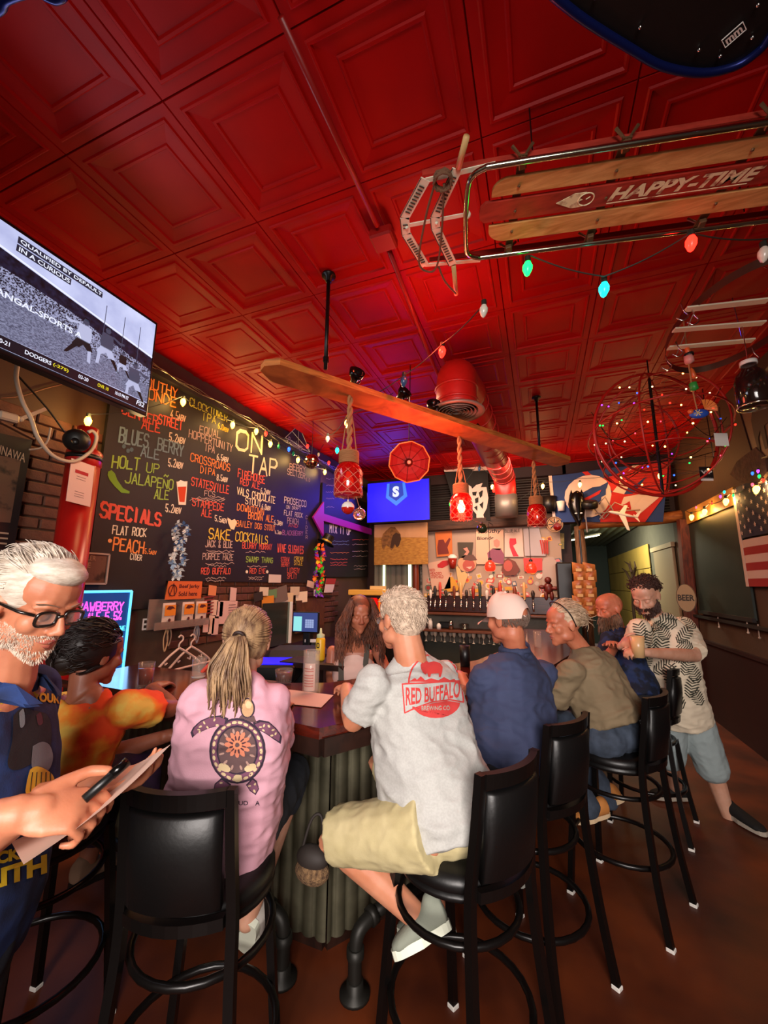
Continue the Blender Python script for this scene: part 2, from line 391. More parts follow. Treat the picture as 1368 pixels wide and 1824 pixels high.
def rail(P, feet, label, grp):
    t = thing('foot_rail', label, 'foot rail', (P[0][0], P[0][1], 0), group=grp)
    g = G(); g.tube(spline([(x, y, .24) for x, y in P], 6), .026, 12); obj('rail_pipe', g, m_steel, t, smooth=True)
    for (x, y, dx, dy) in feet:
        g = G(); g.tube(spline([(x, y, .02), (x, y, .15), (x+dx*.02, y+dy*.02, .215), (x+dx*.09, y+dy*.09, .24)], 5), .028, 12)
        g.lathe([(0, 0), (.062, 0), (.062, .012), (.035, .018), (.034, .05), (.028, .052)], 20, (x, y, 0)); g.lathe([(.036, 0), (.036, .035), (.028, .035)], 12, (x, y, .13)); g.lathe([(.028, 0), (.037, 0), (.037, .03), (.028, .03)], 12, (x+dx*.07, y+dy*.07, .235), (dx, dy, .25))
        obj('pipe_foot', g, m_steel, t, smooth=True)
rail([(-.75, 1.85), (-.42, 2.4), (-.12, 3.0), (.08, 3.7), (.18, 4.6), (.18, 5.4)], [(-.79, 1.77, .5, .86), (.02, 3.5, .2, .98)], 'black iron pipe foot rail along the right side of the bar', None)
rail([(-1.16, 1.73), (-1.5, 1.74), (-1.95, 1.76), (-2.5, 1.8)], [(-1.10, 1.72, -1, .05)], 'black iron pipe foot rail along the left side of the bar', None)

# ------------------------------------------------------------------ bar stools
m_vinyl = mat('black_vinyl', '080707', .42, bump=.05, bscale=60)
m_frame = mat('black_stool_frame', '100d0c', .30, .3)
def make_stool(label):
    t = thing('bar_stool', label, 'bar stool', group='bar stools with black vinyl seats')
    g = G(); g.lathe([(0, .66), (.185, .66), (.205, .672), (.207, .685), (.198, .69), (.207, .697), (.205, .722), (.185, .738), (.12, .745), (0, .747)], 32)
    obj('seat', g, m_vinyl, t, smooth=True, world=False)
    def fl(s): return [(s*.135, .16, .67), (s*.15, .175, .5), (s*.19, .205, 0.012)]
    def rl(s): return [(s*.148, -.235, 1.06), (s*.152, -.215, .9), (s*.157, -.19, .72), (s*.162, -.19, .55), (s*.185, -.215, .25), (s*.20, -.25, .012)]
    for s in (-1, 1):
        for P in (fl(s), rl(s)):
            g = G(); Q = spline(P, 4)
            R = []; 
            for p in Q:
                c = p; w = .0135; R.append([c+V((w, w, 0)), c+V((-w, w, 0)), c+V((-w, -w, 0)), c+V((w, -w, 0))])
            g.loft(R); l = obj('leg', g, m_frame, t, world=False, fix=True)
            e = Q[-1] if P[-1][2] < .1 else Q[0]
            obj('foot_glide', G().box((e.x, e.y, .006), (.034, .034, .016), bev=.003), m_white, l, world=False)
    def arc(r, z, a0, a1, w=.012): return [(r*math.cos(a), r*math.sin(a), z) for a in [a0+(a1-a0)*i/28 for i in range(29)]]
    obj('foot_ring', G().tube(arc(.232, .27, 0, 2*PI)[:-1], .0125, 8, closed=True), m_frame, t, smooth=True, world=False)
    obj('seat_ring', G().tube(arc(.205, .56, 0, 2*PI)[:-1], .0115, 8, closed=True), m_frame, t, smooth=True, world=False)
    def bk(u, v, off=0):           # curved back: u across, v up
        x = (u*2-1)*.14; y = -.205-.035*v-.035*(1-(u*2-1)**2)+off; return V((x, y, .74+.32*v))
    g = G(); R = []
    for i in range(13):
        u = i/12; R.append([bk(u, .86, .014), bk(u, 1.0, .014), bk(u, 1.0, -.012), bk(u, .86, -.012)])
    g.loft(R); obj('top_rail', g, m_frame, t, world=False, fix=True)
    g = G(); R = []
    for i in range(15):
        u = .03+.94*i/14; e = .006 if 0 < i < 14 else 0
        R.append([bk(u, .02, .0), bk(u, .06, .012+e), bk(u, .45, .018+e), bk(u, .80, .012+e), bk(u, .84, 0), bk(u, .80, -.012-e), bk(u, .45, -.018-e), bk(u, .06, -.012-e)])
    g.loft(R); obj('back_pad', g, m_vinyl, t, smooth=True, world=False, fix=True)
    g = G(); R = []
    for i in range(9):
        u = i/8; R.append([bk(u, -.12, .012), bk(u, -.02, .014), bk(u, -.02, -.012), bk(u, -.12, -.012)])
    g.loft(R); obj('lower_rail', g, m_frame, t, world=False, fix=True)
    return t
ST = dict(pink=(-1.05, 1.19, 18), gray=(-.33, 1.60, 60), navy=(-.12, 2.15, 57), tan=(.33, 2.76, 62), blue=(.62, 3.62, 70), tie=(-1.80, 1.14, 5))
LB = dict(pink='black bar stool under the woman in the pink shirt', gray='black bar stool under the man in the grey shirt', navy='black bar stool under the man in the white cap',
          tan='black bar stool under the man in the olive shirt', blue='black bar stool beside the bald bearded man', tie='black bar stool under the woman in the orange tie-dye top')
s0 = None
for k, (x, y, a) in ST.items():
    if s0 is None: s0 = make_stool(LB[k]); s0.location = (x, y, 0); s0.rotation_euler = (0, 0, math.radians(a))
    else: dup(s0, (x, y, 0), math.radians(a), LB[k])
# ------------------------------------------------------------------ what hangs from the ceiling
m_plank = mat('oiled_plank', 'c87a38', .5, wood=7, col2='8a4c1e', stretch=(.6, .6, 5), bump=.15, bscale=30)
m_rope = mat('jute_rope', '9c6a42', .9, bump=.6, bscale=160, dist=.003)
m_twine = mat('twine_net', 'b46a54', .85)
m_redglass = mat('red_glass', 'c00a0a', .06, alpha=.55, coat=.8)
m_blackiron = mat('black_pipe_paint', '14100f', .35, .5)
pa, pb = V((-1.50, 1.84, 2.9)), V((.33, 4.60, 2.9)); pd = (pb-pa).normalized(); pn = V((-pd.y, pd.x, 0))
g = G(); w = .115
L_ = (pb-pa).length; pl = [(.0, -w+.07), (.07, -w), (L_-.1, -w), (L_, -w+.08), (L_, w-.02), (L_-.03, w), (.10, w), (0, w-.09)]
plank = thing('hanging_plank', 'long oiled wooden plank hung under the ceiling by two black pipes', 'plank', (-.6, 3.2, 2.9))
g.slab(pl, pa, pd, pn, .042); obj('board', g, m_plank, plank, fix=True)
for q in (onZ(580, 655, 2.94), onZ(962, 812, 2.94)):
    g = G(); g.tube([(q.x, q.y, 2.93), (q.x, q.y, 3.585)], .0125, 10); g.lathe([(.012, 0), (.02, 0), (.022, .03), (.045, .036), (.045, .046), (0, .046)], 16, (q.x, q.y, 3.545)); g.lathe([(.018, 0), (.018, .03)], 12, (q.x, q.y, 2.98)); obj('hanger_pipe', g, m_blackiron, plank, smooth=True)
def lantern(px, py, label, lit, z0=2.9, drop=None, ztop=2.17, kind='red'):
    p = onZ(px, py, z0); x, y = p.x, p.y; b = ztop
    t = thing('jar_lantern', label, 'lantern', (x, y, b), group='red glass jar lanterns on the plank')
    o = V((x, y, b)); H = .235; R = .092
    prof = [(0, 0), (R*.9, 0), (R, .012), (R, H*.72), (R*.86, H*.86), (R*.58, H*.96), (R*.56, H+.05)]
    g = G(); g.lathe(prof, 28, o); g.lathe([(a*.96, c+.004) for a, c in prof][::-1], 28, o); obj('jar', g, m_redglass, t, smooth=True)
    g = G()
    for k in range(8):
        for sg in (1, -1):
            pts = []
            for i in range(17):
                u = i/16; z = H*.93*u; a = 2*PI*k/8+sg*u*PI*.85; rr = R*1.02 if u < .75 else R*(1.02-(u-.75)*1.5); pts.append(o+V((rr*math.cos(a), rr*math.sin(a), z)))
            g.tube(pts, .0026, 4)
    g.tube(circ(o+V((0, 0, .012)), R*1.03, (1, 0, 0), (0, 1, 0), 24), .004, 5, closed=True)
    obj('net', g, m_twine, t)
    g = G(); g.lathe([(.05, H*.95), (.062, H*.96), (.064, H+.075), (.05, H+.08), (0, H+.08)], 20, o)
    for i in range(9): g.tube(circ(o+V((0, 0, H*.97+i*.009)), .064, (1, 0, 0), (0, 1, 0), 20), .005, 5, closed=True)
    obj('rope_collar', g, m_rope, t, smooth=True)
    top = z0; h0 = b+H+.07; g = G()
    for s in (0, PI):
        g.tube([(x+.011*math.cos(s+i*.8), y+.011*math.sin(s+i*.8), h0+(top-h0)*i/22) for i in range(23)], .0115, 7)
    obj('rope', g, m_rope, t, smooth=True)
    g = G()
    hh = h0+(top-h0)*(.25 if lit else .6)
    for s in (-1, 1): g.tube([(x+_r.x*s*.055, y+_r.y*s*.055, h0-.05), (x+_r.x*s*.03, y+_r.y*s*.03, h0+(hh-h0)*.5+.05), (x, y, hh+.1)], .004, 5)
    obj('side_cord', g, m_rope, t)
    g = G(); g.lathe([(.0, .06), (.018, .065), (.033, .095), (.033, .115), (.018, .15), (.014, .17)], 14, o)
    obj('light_bulb', g, mat('lit_bulb', 'ffb070', emit=90, ecol='ff8a5a') if lit else mat('unlit_bulb_glint', 'ff5030', emit=1.2, ecol='ff4020'), t, smooth=True)  # unlit bulbs get a faint emissive glint, only the lit one is a source
    g = G(); g.lathe([(.014, .17), (.018, .17), (.018, .23), (0, .23)], 12, o); obj('lamp_socket', g, m_black, t, smooth=True)
    if lit: lamp('lantern_glow', 'POINT', (x, y, b+.10), 14, (1, .12, .06), .04)
    return x, y, b
L1 = lantern(624, 706, 'unlit red glass jar lantern hanging at the left end of the plank', False, ztop=2.19)
L2 = lantern(818, 778, 'lit red glass jar lantern hanging from the middle of the plank', True, ztop=2.16)
L3 = lantern(950, 822, 'unlit dark red jar lantern hanging near the far end of the plank', False, ztop=2.21)
m_bobred = mat('bobber_red', 'b01810', .25, coat=.5); m_clear = mat('clear_glass', 'e8b0a0', .05, trans=.9)
def bobber(p, r, label, m1, m2, cord_to=None, grp='glass and plastic floats below the lanterns'):
    t = thing('fishing_float', label, 'float', p, group=grp); g = G(); p = V(p)
    g.lathe([(0, -r)]+[(r*math.cos(a), r*math.sin(a)) for a in [(-80+i*10)*PI/180 for i in range(9)]], 18, p); obj('lower_half', g, m1, t, smooth=True)
    g = G(); g.lathe([(r*math.cos(a), r*math.sin(a)) for a in [i*10*PI/180 for i in range(9)]]+[(0, r)], 18, p); g.lathe([(.006, r), (.006, r+.012), (0, r+.012)], 8, p); obj('upper_half', g, m2, t, smooth=True)
    if cord_to: obj('cord', G().tube([p+V((0, 0, r)), cord_to], .002, 4), m_twine, t)
x, y, b = L1
bobber((x, y, b-.075), .043, 'red and white fishing float under the leftmost jar lantern', m_bobred, m_white, (x, y, b))
q = onZ(642, 945, 2.09); bobber((x+.07, y+.03, b-.115), .041, 'clear round glass float under the leftmost jar lantern', m_clear, m_clear, (x+.05, y+.02, b))
x, y, b = L2; bobber((x+.16, y+.06, b-.07), .042, 'dark green glass float beside the lit jar lantern', mat('dark_green_glass', '1d2a18', .12, coat=.6), mat('dark_green_glass'), (x+.09, y+.04, b))
x, y, b = L3; bobber((x+.19, y+.08, b-.0), .04, 'small pink and red float beside the darkest jar lantern', m_bobred, mat('pink_plastic', 'c86a60', .4), (x+.09, y+.04, b+.1))
# spotlights clipped on the plank
def spot_lamp(px, py, label, ang=0):
    p = onZ(px, py, 3.0); t = thing('clip_spotlight', label, 'spotlight', (p.x, p.y, 2.945), ang, 'black clip spotlights on the plank')
    ax = V((.55, -.5, .45)).normalized(); o = V((0, 0, .09))
    g = G(); g.lathe([(0, -.06), (.022, -.058), (.028, -.03), (.048, -.01), (.056, .03), (.050, .032), (.042, .0), (0, -.01)], 18, o, ax); obj('lamp_shade', g, mat('black_gloss', '0b0909', .18, .3), t, smooth=True, world=False)
    g = G(); g.tube([(0, 0, 0), (0, .0, .035), (.0, .02, .07)], .006, 6); g.box((0, 0, .008), (.05, .03, .018), bev=.004); g.tube([(.05, 0, .1), (.03, 0, .03), (0, 0, .01)], .004, 5); obj('clamp', g, m_black, t, world=False)
for px, py, ang, lb in ((634, 676, 0, 'black clip spotlight on the plank nearest its left end'), (719, 708, .4, 'black clip spotlight on the plank below the blue bulb'), (772, 730, -.5, 'black clip spotlight half hidden behind the round air diffuser'), (852, 772, .7, 'dull grey clip spotlight on the plank just past the air diffuser')): spot_lamp(px, py, lb, ang)
# round duct
m_duct = mat('red_duct_paint', 'a81812', .42, var=.15, vscale=6)
d0 = onZ(814, 738, 3.0); dx, dy = d0.x, d0.y
du = thing('air_duct', 'red painted round air duct with a grey ring diffuser', 'air duct', (dx, dy, 3.0))
g = G(); R_ = .165; g.tube(spline([(dx, dy, 3.06), (dx, dy, 3.2), (dx, dy+.04, 3.33), (dx+.0, dy+.22, 3.38), (dx+.04, dy+.45, 3.36)], 5), R_, 24)
for z in (3.10, 3.22): g.lathe([(R_, -.012), (R_+.012, -.008), (R_+.012, .008), (R_, .012)], 24, (dx, dy, z))
obj('duct_elbow', g, m_duct, du, smooth=True)
e1 = V((-.42, 6.3, 3.25)); g = G(); g.tube([(dx+.02, dy+.3, 3.37), (dx+.04, 4.4, 3.33), tuple(e1)], .155, 24)
for k in range(12):
    u = k/11; p = V((dx+.04, dy+.6, 3.36)).lerp(e1, u); g.tube(circ(p, .158, (1, 0, 0), (0, 0, 1), 24), .006, 5, closed=True)
obj('duct_run', g, m_duct, du, smooth=True)
g = G(); g.tube([(-.42, 6.25, 3.22), (-.42, 6.4, 3.05), (-.42, 6.42, 2.98)], .16, 24); obj('duct_bend', g, m_duct, du, smooth=True)
g = G(); g.tube([(-.42, 6.42, 3.0), (-.42, 6.42, 2.66)], .17, 24); obj('steel_sleeve', g, mat('dull_steel', '6d655e', .5, .6), du, smooth=True)
m_diff = mat('grey_diffuser', '8b7f73', .45, .3)
g = G(); g.lathe([(.165, .05), (.21, .035), (.225, .02), (.222, .012), (.18, .018), (.165, .03)], 32, (dx, dy, 3.0)); obj('diffuser_rim', g, m_diff, du, smooth=True)
for k, r in enumerate((.15, .12, .09, .062, .036)):
    g = G(); g.lathe([(r-.010, .040), (r, .016+.002*k), (r+.010, .010), (r+.008, .016), (r-.002, .030)], 28, (dx, dy, 3.0)); obj('diffuser_ring', g, m_diff, du, smooth=True)
g = G(); g.lathe([(.0, .05), (.16, .05)], 24, (dx, dy, 3.0)); obj('diffuser_back', g, mat('diffuser_dark', '2c2621', .8), du)
# conduit with junction box
m_cpaint = mat('red_conduit_paint', '8a100c', .4)
c = thing('conduit', 'red painted electrical conduit with junction box under the ceiling', 'conduit', (TX+2*T, 2, 3.5))
P = [onZ(500, 30, 3.54), onZ(672, 402, 3.54)]; Q = [onZ(694, 448, 3.54), onZ(790, 705, 3.54)]
dirc = (Q[1]-P[0]).normalized()
obj('pipe', G().tube([P[0], P[1]], .014, 8), m_cpaint, c, smooth=True); obj('pipe', G().tube([Q[0], Q[1]+dirc*1.5], .014, 8), m_cpaint, c, smooth=True)
mid = (P[1]+Q[0])/2; obj('junction_box', G().box(mid, (.13, .13, .06), bev=.01), m_cpaint, c)
# flared red shade
sp = at(729, 823, 3.45); t = thing('lamp_shade', 'red pleated bell shade with gold rim seen from inside', 'lamp shade', tuple(sp))
ax = (CP+V((.15, 0, .1))-sp).normalized(); rings = []; u1 = ax.orthogonal().normalized(); u2 = ax.cross(u1)
for r, h in ((.028, -.12), (.05, -.125), (.10, -.10), (.14, -.06), (.168, 0)):
    ring = []
    for j in range(40):
        a = 2*PI*j/40; k = (a*10/(2*PI)) % 1; rr = r*(1-.05*math.sin(k*PI)*(r/.168)); ring.append(sp+(u1*math.cos(a)+u2*math.sin(a))*rr*(1.05)+ax*h)
    rings.append(ring)
obj('fabric', G().loft(rings, caps=False), mat('red_shade_fabric', '6e0e10', .7), t, smooth=False)
g = G()
for k in range(10):
    a = 2*PI*k/10; g.tube([sp+(u1*math.cos(a)+u2*math.sin(a))*r*1.05+ax*(h+.003) for r, h in ((.03, -.12), (.05, -.125), (.10, -.10), (.14, -.06), (.168, 0))], .0028, 4)
obj('rib', g, mat('shade_rib', '4a0806', .6), t)
obj('gold_rim', G().tube(rings[-1], .006, 6, closed=True), mat('gold_trim', 'b06a28', .5), t, smooth=True)
g = G(); g.lathe([(0, -.13), (.035, -.13), (.035, -.09), (.022, -.085), (.022, -.06), (0, -.05)], 16, sp, ax); obj('bulb_holder', g, mat('holder_brown', '40100a', .4), t, smooth=True)
g = G(); g.ball(sp-ax*.055, .018, 12, 8); obj('light_bulb', g, mat('frosted_bulb', 'd89a80', .3), t, smooth=True)
obj('cord', G().tube([sp-ax*.13, sp-ax*.14+V((0, 0, .05)), V((sp.x, sp.y+.05, 3.58))], .004, 5), m_black, t)
# ---- sled
O = V((-.161, 1.646, 3.3)); ex = V((.982, .19, 0)).normalized(); ey = V((-ex.y, ex.x, 0)); ez = V((0, 0, 1))
def S(u, v, w=0): return O+ex*u+ey*v+ez*w
m_slat = mat('sled_varnished_wood', 'dca868', .5, wood=5, col2='b07c40', stretch=(1, 5, 5), bump=.1, bscale=40)
m_slatred = mat('sled_red_paint', 'a83426', .5, col2='842418', vscale=9, thr=(.3, .6), stretch=(1, 4, 4))
m_cream = mat('cream_paint', 'e8dcb0', .5, col2='8a4030', vscale=30, thr=(.3, .5)); m_rail = mat('polished_steel_rail', 'b9bba8', .16, 1)
sl = thing('sled', 'vintage wooden runner sled hung flat under the ceiling', 'sled', tuple(S(.4, 0)))
def rounded(u0, u1, v0, v1, r, sg):
    P = [(u1, v0), (u1, v1)]; 
    if sg > 0: P += [(u0+r*(1-math.sin(a)), v1-r*.0-(v1-v0)*.0) for a in (PI/2,)]; P += []
    return P
LL = 1.5
def slat(v0, v1, u0, cut, m, name='slat'):      # cut: +1 rounds the v1 corner, -1 the v0 corner, 0 both slightly
    P = [(LL, v0), (LL, v1)]
    n = 7; w = v1-v0
    if cut > 0: P += [(u0+w*.9-w*.9*math.sin(i/n*PI/2), v0+w*.25+w*.75*math.cos(i/n*PI/2)) for i in range(n+1)]+[(u0, v0)]
    elif cut < 0: P += [(u0, v1)]+[(u0+w*.9-w*.9*math.cos(i/n*PI/2), v1-w*.25-w*.75*math.sin(i/n*PI/2)) for i in range(n+1)]
    else: P += [(u0+.02, v1), (u0, v1-.02), (u0-.004, (v0+v1)/2), (u0, v0+.02), (u0+.02, v0)]
    g = G(); g.slab(P, O, ex, ey, .014); return obj(name, g, m, sl, fix=True)
slat(-.160, -.083, .045, -1, m_slat); mid_s = slat(-.058, .042, 0, 0, m_slatred); slat(.066, .160, .045, 1, m_slat)
g = G(); block_text(g, 'HAPPY-TIME', S(.55, .018, 0), ex, -ey, .56, .062, V((0, 0, -1)), .002, bold=.04, slant=.35)
obj('lettering', g, m_cream, sl, fix=True)
g = G()
for k in range(4): g.slab([(0, 0), (.55, 0), (.55, .003), (0, .003)], S(.55, .028, -.0035), ex, -ey, .002) if k == 0 else None
g.slab([(.33, -.0), (.40, .035), (.45, .034), (.42, .012), (.44, 0), (.42, -.012), (.45, -.034), (.40, -.035)], S(0, -.01, -.0035), ex, ey, .002)
obj('winged_emblem', g, m_cream, sl, fix=True)
g = G(); g.tube([S(.455+.032*math.cos(a), -.01+.03*math.sin(a), -.003) for a in [i*PI/10 for i in range(20)]], .003, 4, closed=True); g.tube([S(.455, -.01, -.003), S(.47, -.02, -.003)], .0025, 4); obj('emblem_dial', g, m_cream, sl)
g = G(); R = [(LL, -.222), (.6, -.228), (.08, -.232), (.0, -.226), (-.045, -.20), (-.06, -.15), (-.065, -.02), (-.06, .15), (-.045, .205), (.0, .232), (.08, .236), (.6, .236), (LL, .236)]
g.tube(spline([S(u, v, -.01) for u, v in R], 5), .0125, 10); obj('steel_rail', g, m_rail, sl, smooth=True)
for v in (-.205, .27):
    g = G(); g.beam(S(-.25, v, .045), S(LL, v+.01, .07), .006, .028); obj('runner', g, mat('runner_red', '7a1a12', .4, .3) if v > 0 else m_slatred, sl)
m_br = mat('rusty_bracket', '6e5238', .5, .6)
for u in (.155, .54, 1.03):
    g = G(); g.beam(S(u, -.235, .018), S(u, .25, .018), .035, .008)
    for s in (-1, 1): g.box(S(u, s*.215, -.0), (.03, .045, .02), bev=.004); g.tube([S(u-.04, s*.24, .06), S(u, s*.225, .01), S(u+.04, s*.24, .06)], .007, 5)
    for v in (-.12, .0, .11): g.ball(S(u, v, -.002), .007, 8, 4)
    obj('cross_bracket', g, m_br, sl)
m_bump = mat('cream_enamel_steel', 'e0ddc4', .4, 0)
def bow(P, name, wd=.042):          # angled front bars with slots
    for a, b in zip(P, P[1:]):
        A, B = S(*a), S(*b); d = (B-A).normalized(); n = ez.cross(d)
        g = G(); g.beam(A, B, wd, .006); o_ = obj(name, g, m_bump, sl)
        g = G(); L0 = (B-A).length; k = int(L0/.016)
        for i in range(2, k-1): g.box(A+d*(L0*i/k)-ez*.004, (.0055, wd*.55, .003), Matrix((d, n, ez)).transposed())
        g.tube([A-ez*.003+n*wd/2, B-ez*.003+n*wd/2], .002, 4); obj('slot', g, mat('slot_dark', '3a352a', .7), o_)['kind'] = 'stuff'
bow([(-.236, -.215), (-.345, -.05), (-.348, .04), (-.27, .255)], 'bumper_bar'); bow([(-.105, -.235), (-.205, -.03), (-.205, .03), (-.125, .27)], 'steering_bar')
g = G(); g.beam(S(-.35, -.005), S(-.05, -.02), .018, .005); g.beam(S(-.27, .25), S(.02, .30, .03), .02, .005); g.beam(S(-.236, -.21), S(.05, -.205, .03), .02, .005)
g.ball(S(-.06, -.02, -.003), .018, 10, 6); g.ball(S(-.34, -.0, -.003), .009, 8, 4); g.ball(S(-.2, 0, -.003), .008, 8, 4); obj('front_link', g, m_bump, sl)['kind'] = 'stuff'
for a, b in (((-.10, -.24), (-.07, -.355)), ((-.122, .28), (-.108, .50))):
    g = G(); g.tube([S(*a), S(*b)], [.012, .0135] if 0 else .0125, 10); obj('handle', g, mat('pale_wood', 'c9a26a', .5), sl, smooth=True)
g = G(); rnd = random.Random(3)
for k in range(5): g.tube([S(-.165+.035*math.cos(a)+rnd.uniform(-.004, .004), -.215+.04*math.sin(a), -.02+.012*math.sin(a*2+k)) for a in [i*2*PI/14+k for i in range(14)]], .0052, 6, closed=True)
g.tube(spline([S(-.16, -.2, -.02), S(-.175, .0, -.03), S(-.2, .2, -.03), S(-.24, .28, -.02), S(-.3, .2, -.03), S(-.25, -.05, -.03), S(-.2, -.2, -.02)], 6), .0052, 6)
g.tube(spline([S(-.2, .25, -.02), S(-.17, .35, -.03), S(-.11, .47, -.02)], 6), .0052, 6); obj('pull_rope', g, mat('brown_rope', '6b4a34', .9, bump=.4, bscale=120), sl, smooth=True)
for u, v in ((.2, -.2), (1.2, -.2), (.2, .2), (1.2, .2)): obj('hanging_wire', G().tube([S(u, v, .02), S(u, v, .29)], .003, 4), m_black, sl)
# ---- snowshoe hung above
h = 3.35
pts = [onZ(x, y, h) for x, y in ((985, -8), (1040, 35), (1120, 85), (1180, 118), (1250, 130), (1310, 118), (1350, 92), (1368, 70), (1395, 20), (1405, -60), (1380, -150), (1150, -150), (1000, -60))]
sn = thing('snowshoe', 'black snowshoe with blue rim hanging under the ceiling', 'snowshoe', tuple(pts[4]))
cen = sum(pts, V())/len(pts); sm = spline(pts+[pts[0]], 5)[:-1]
obj('blue_rim', G().tube(sm, .013, 8, closed=True), mat('blue_metal', '16205c', .3, .6), sn, smooth=True)
g = G(); g.add([p+(cen-p)*.02+V((0, 0, .006)) for p in sm], [tuple(range(len(sm)))]); obj('decking', g, mat('black_decking', '0f0d0d', .45, bump=.1), sn)
g = G()
for x, y in ((1140, 48), (1245, 88), (1340, 66), (1283, 99), (1350, 8), (1060, -5)): g.ball(onZ(x, y, h)-V((0, 0, .002)), .006, 8, 5)
obj('rivet', g, m_chrome, sn, smooth=True)['kind'] = 'stuff'
lo, lx = onZ(1288, 72, h-.004), onZ(1322, 42, h-.004); e1_ = (lx-lo).normalized(); e2_ = V((-e1_.y, e1_.x, 0))
ew = (lx-lo).length; eh = .024
g = G(); g.tube([lo+e1_*a*ew+e2_*b*eh for a, b in ((-.05, -.15), (1.05, -.15), (1.05, 1.15), (-.05, 1.15))], .0022, 4, closed=True)
block_text(g, 'mm', lo+e1_*ew*.08+e2_*eh*.95, e1_, -e2_, ew*.84, eh*.8, V((0, 0, -1)), .002, bold=.03); obj('badge', g, m_white, sn)
s2 = thing('snowshoe', 'corner of a blue rimmed snowshoe peeking in at the top left', 'snowshoe', tuple(onZ(60, -30, 3.35)))
g = G(); P2 = [onZ(x, y, 3.35) for x, y in ((-40, 40), (0, 18), (12, 0), (60, -14), (85, -4), (100, 0), (112, -12), (80, -60), (-60, -60))]; q2 = spline(P2+[P2[0]], 4)[:-1]
g.tube(q2, .012, 8, closed=True); obj('blue_rim', g, mat('blue_metal'), s2, smooth=True); g = G(); g.add([p+V((0, 0, .006)) for p in q2], [tuple(range(len(q2)))]); obj('decking', g, mat('black_decking'), s2)
# ------------------------------------------------------------------ left wall: chalkboards and what hangs around them
XB = -2.955                                   # face of the chalkboards
m_chalkboard = mat('chalkboard', '171210', .6, var=.3, vscale=4, bump=.05, bscale=30)
NX = V((1, 0, 0))
def board(name, label, pts, m, x=XB, t=.03, cat='chalkboard', group=None):     # outline given in the photo, lying on the wall plane
    P = [onX(a, b, x) for a, b in pts]; g = G()
    g.slab([(p.y, p.z) for p in P], (x-t, 0, 0), (0, 1, 0), (0, 0, 1), t)
    return solo(name, label, cat, g, m, group, fix=True)
def wall_poly(x, ys, t=.03): g = G(); g.slab(ys, (x-t, 0, 0), (0, 1, 0), (0, 0, 1), t); return g
tz = onX(430, 741, XB).z
tab = thing('chalkboard', 'huge black menu chalkboard covered in beer names under the yellow bulbs', 'chalkboard', (XB, 3.2, 1.4))
obj('panel', wall_poly(XB, [(1.93, 1.42), (2.58, 1.42), (2.58, 1.64), (5.02, 1.64), (5.1, 3.36), (1.93, 3.36)]), m_chalkboard, tab, fix=True)
tab2 = thing('chalkboard', 'narrower black chalkboard of mixed drinks behind the purple arrow', 'chalkboard', (XB, 6, 1.4))
obj('panel', wall_poly(XB, [(5.16, 1.72), (6.93, 1.76), (6.93, 3.12), (5.16, 3.12)]), m_chalkboard, tab2, fix=True)
CK = dict(o='d9813f', r='cf5542', g='8fae48', b='6f8b94', w='d8cbb0', y='cdb13e', c='e6d3a8', p='9a5f94', k='b0968a', e='a7a338')
_ck = {k: G() for k in CK}; _ck2 = {k: G() for k in CK}
def ch(txt, x0, y0, x1, y1, h, c, cr, th=.13, two=False):
    ox, oy, s = cr; a = onX(ox+x0/s, oy+y0/s, XB); b = onX(ox+x1/s, oy+y1/s, XB); hz = onX(ox+x0/s, oy+(y0-h)/s, XB).z-a.z
    hz2 = (onX(ox+x1/s, oy+(y1-h)/s, XB).z-b.z); hz = (hz+hz2)/2
    stroke_text((_ck2 if a.y > 5.14 else _ck)[c], txt, a, b-a, (0, 0, 1), (b-a).length, hz, hz*th, NX)
CC = (0, 380, 2.974); A_ = (0, 700, 3.42); B_ = (300, 660, 3.42)
for a in (('SOUTHY', 730, 905, 940, 978, 52, 'o'), ('BLONDE', 690, 950, 935, 1030, 55, 'o'), ('4.5abv', 900, 1085, 982, 1103, 42, 'k'), ('CENTER', 640, 1058, 835, 1128, 55, 'r'), ('STREET', 835, 1110, 965, 1150, 50, 'r'),
          ('ALE', 745, 1140, 850, 1165, 52, 'r'), ('5.2abv', 893, 1205, 980, 1222, 42, 'w'), ('BLUES', 625, 1210, 785, 1240, 75, 'b'), ('BERRY', 830, 1250, 970, 1290, 62, 'b'), ('ALE', 740, 1285, 845, 1305, 55, 'b'), ('5.2abv', 888, 1340, 968, 1352, 42, 'w')): ch(*a, CC)
for a in (('HOlT', 675, 452, 850, 470, 75, 'g'), ('UP', 885, 480, 970, 490, 55, 'g'), ('JALAPEÑO', 755, 545, 1055, 588, 62, 'g'), ('ALE', 935, 642, 1028, 652, 58, 'g'), ('5.2abv', 1005, 722, 1102, 735, 46, 'w'),
          ('FLAT ROCK', 680, 858, 890, 876, 50, 'w'), ('PEACH', 682, 958, 876, 976, 74, 'o'), ('5.5abv', 878, 978, 952, 985, 30, 'o'), ('CIDER', 790, 1014, 862, 1022, 34, 'w'), ('SPECIALS', 600, 752, 975, 808, 84, 'r', )): ch(*a, A_)
ch('SPECIALS', 606, 756, 981, 812, 84, 'r', A_)
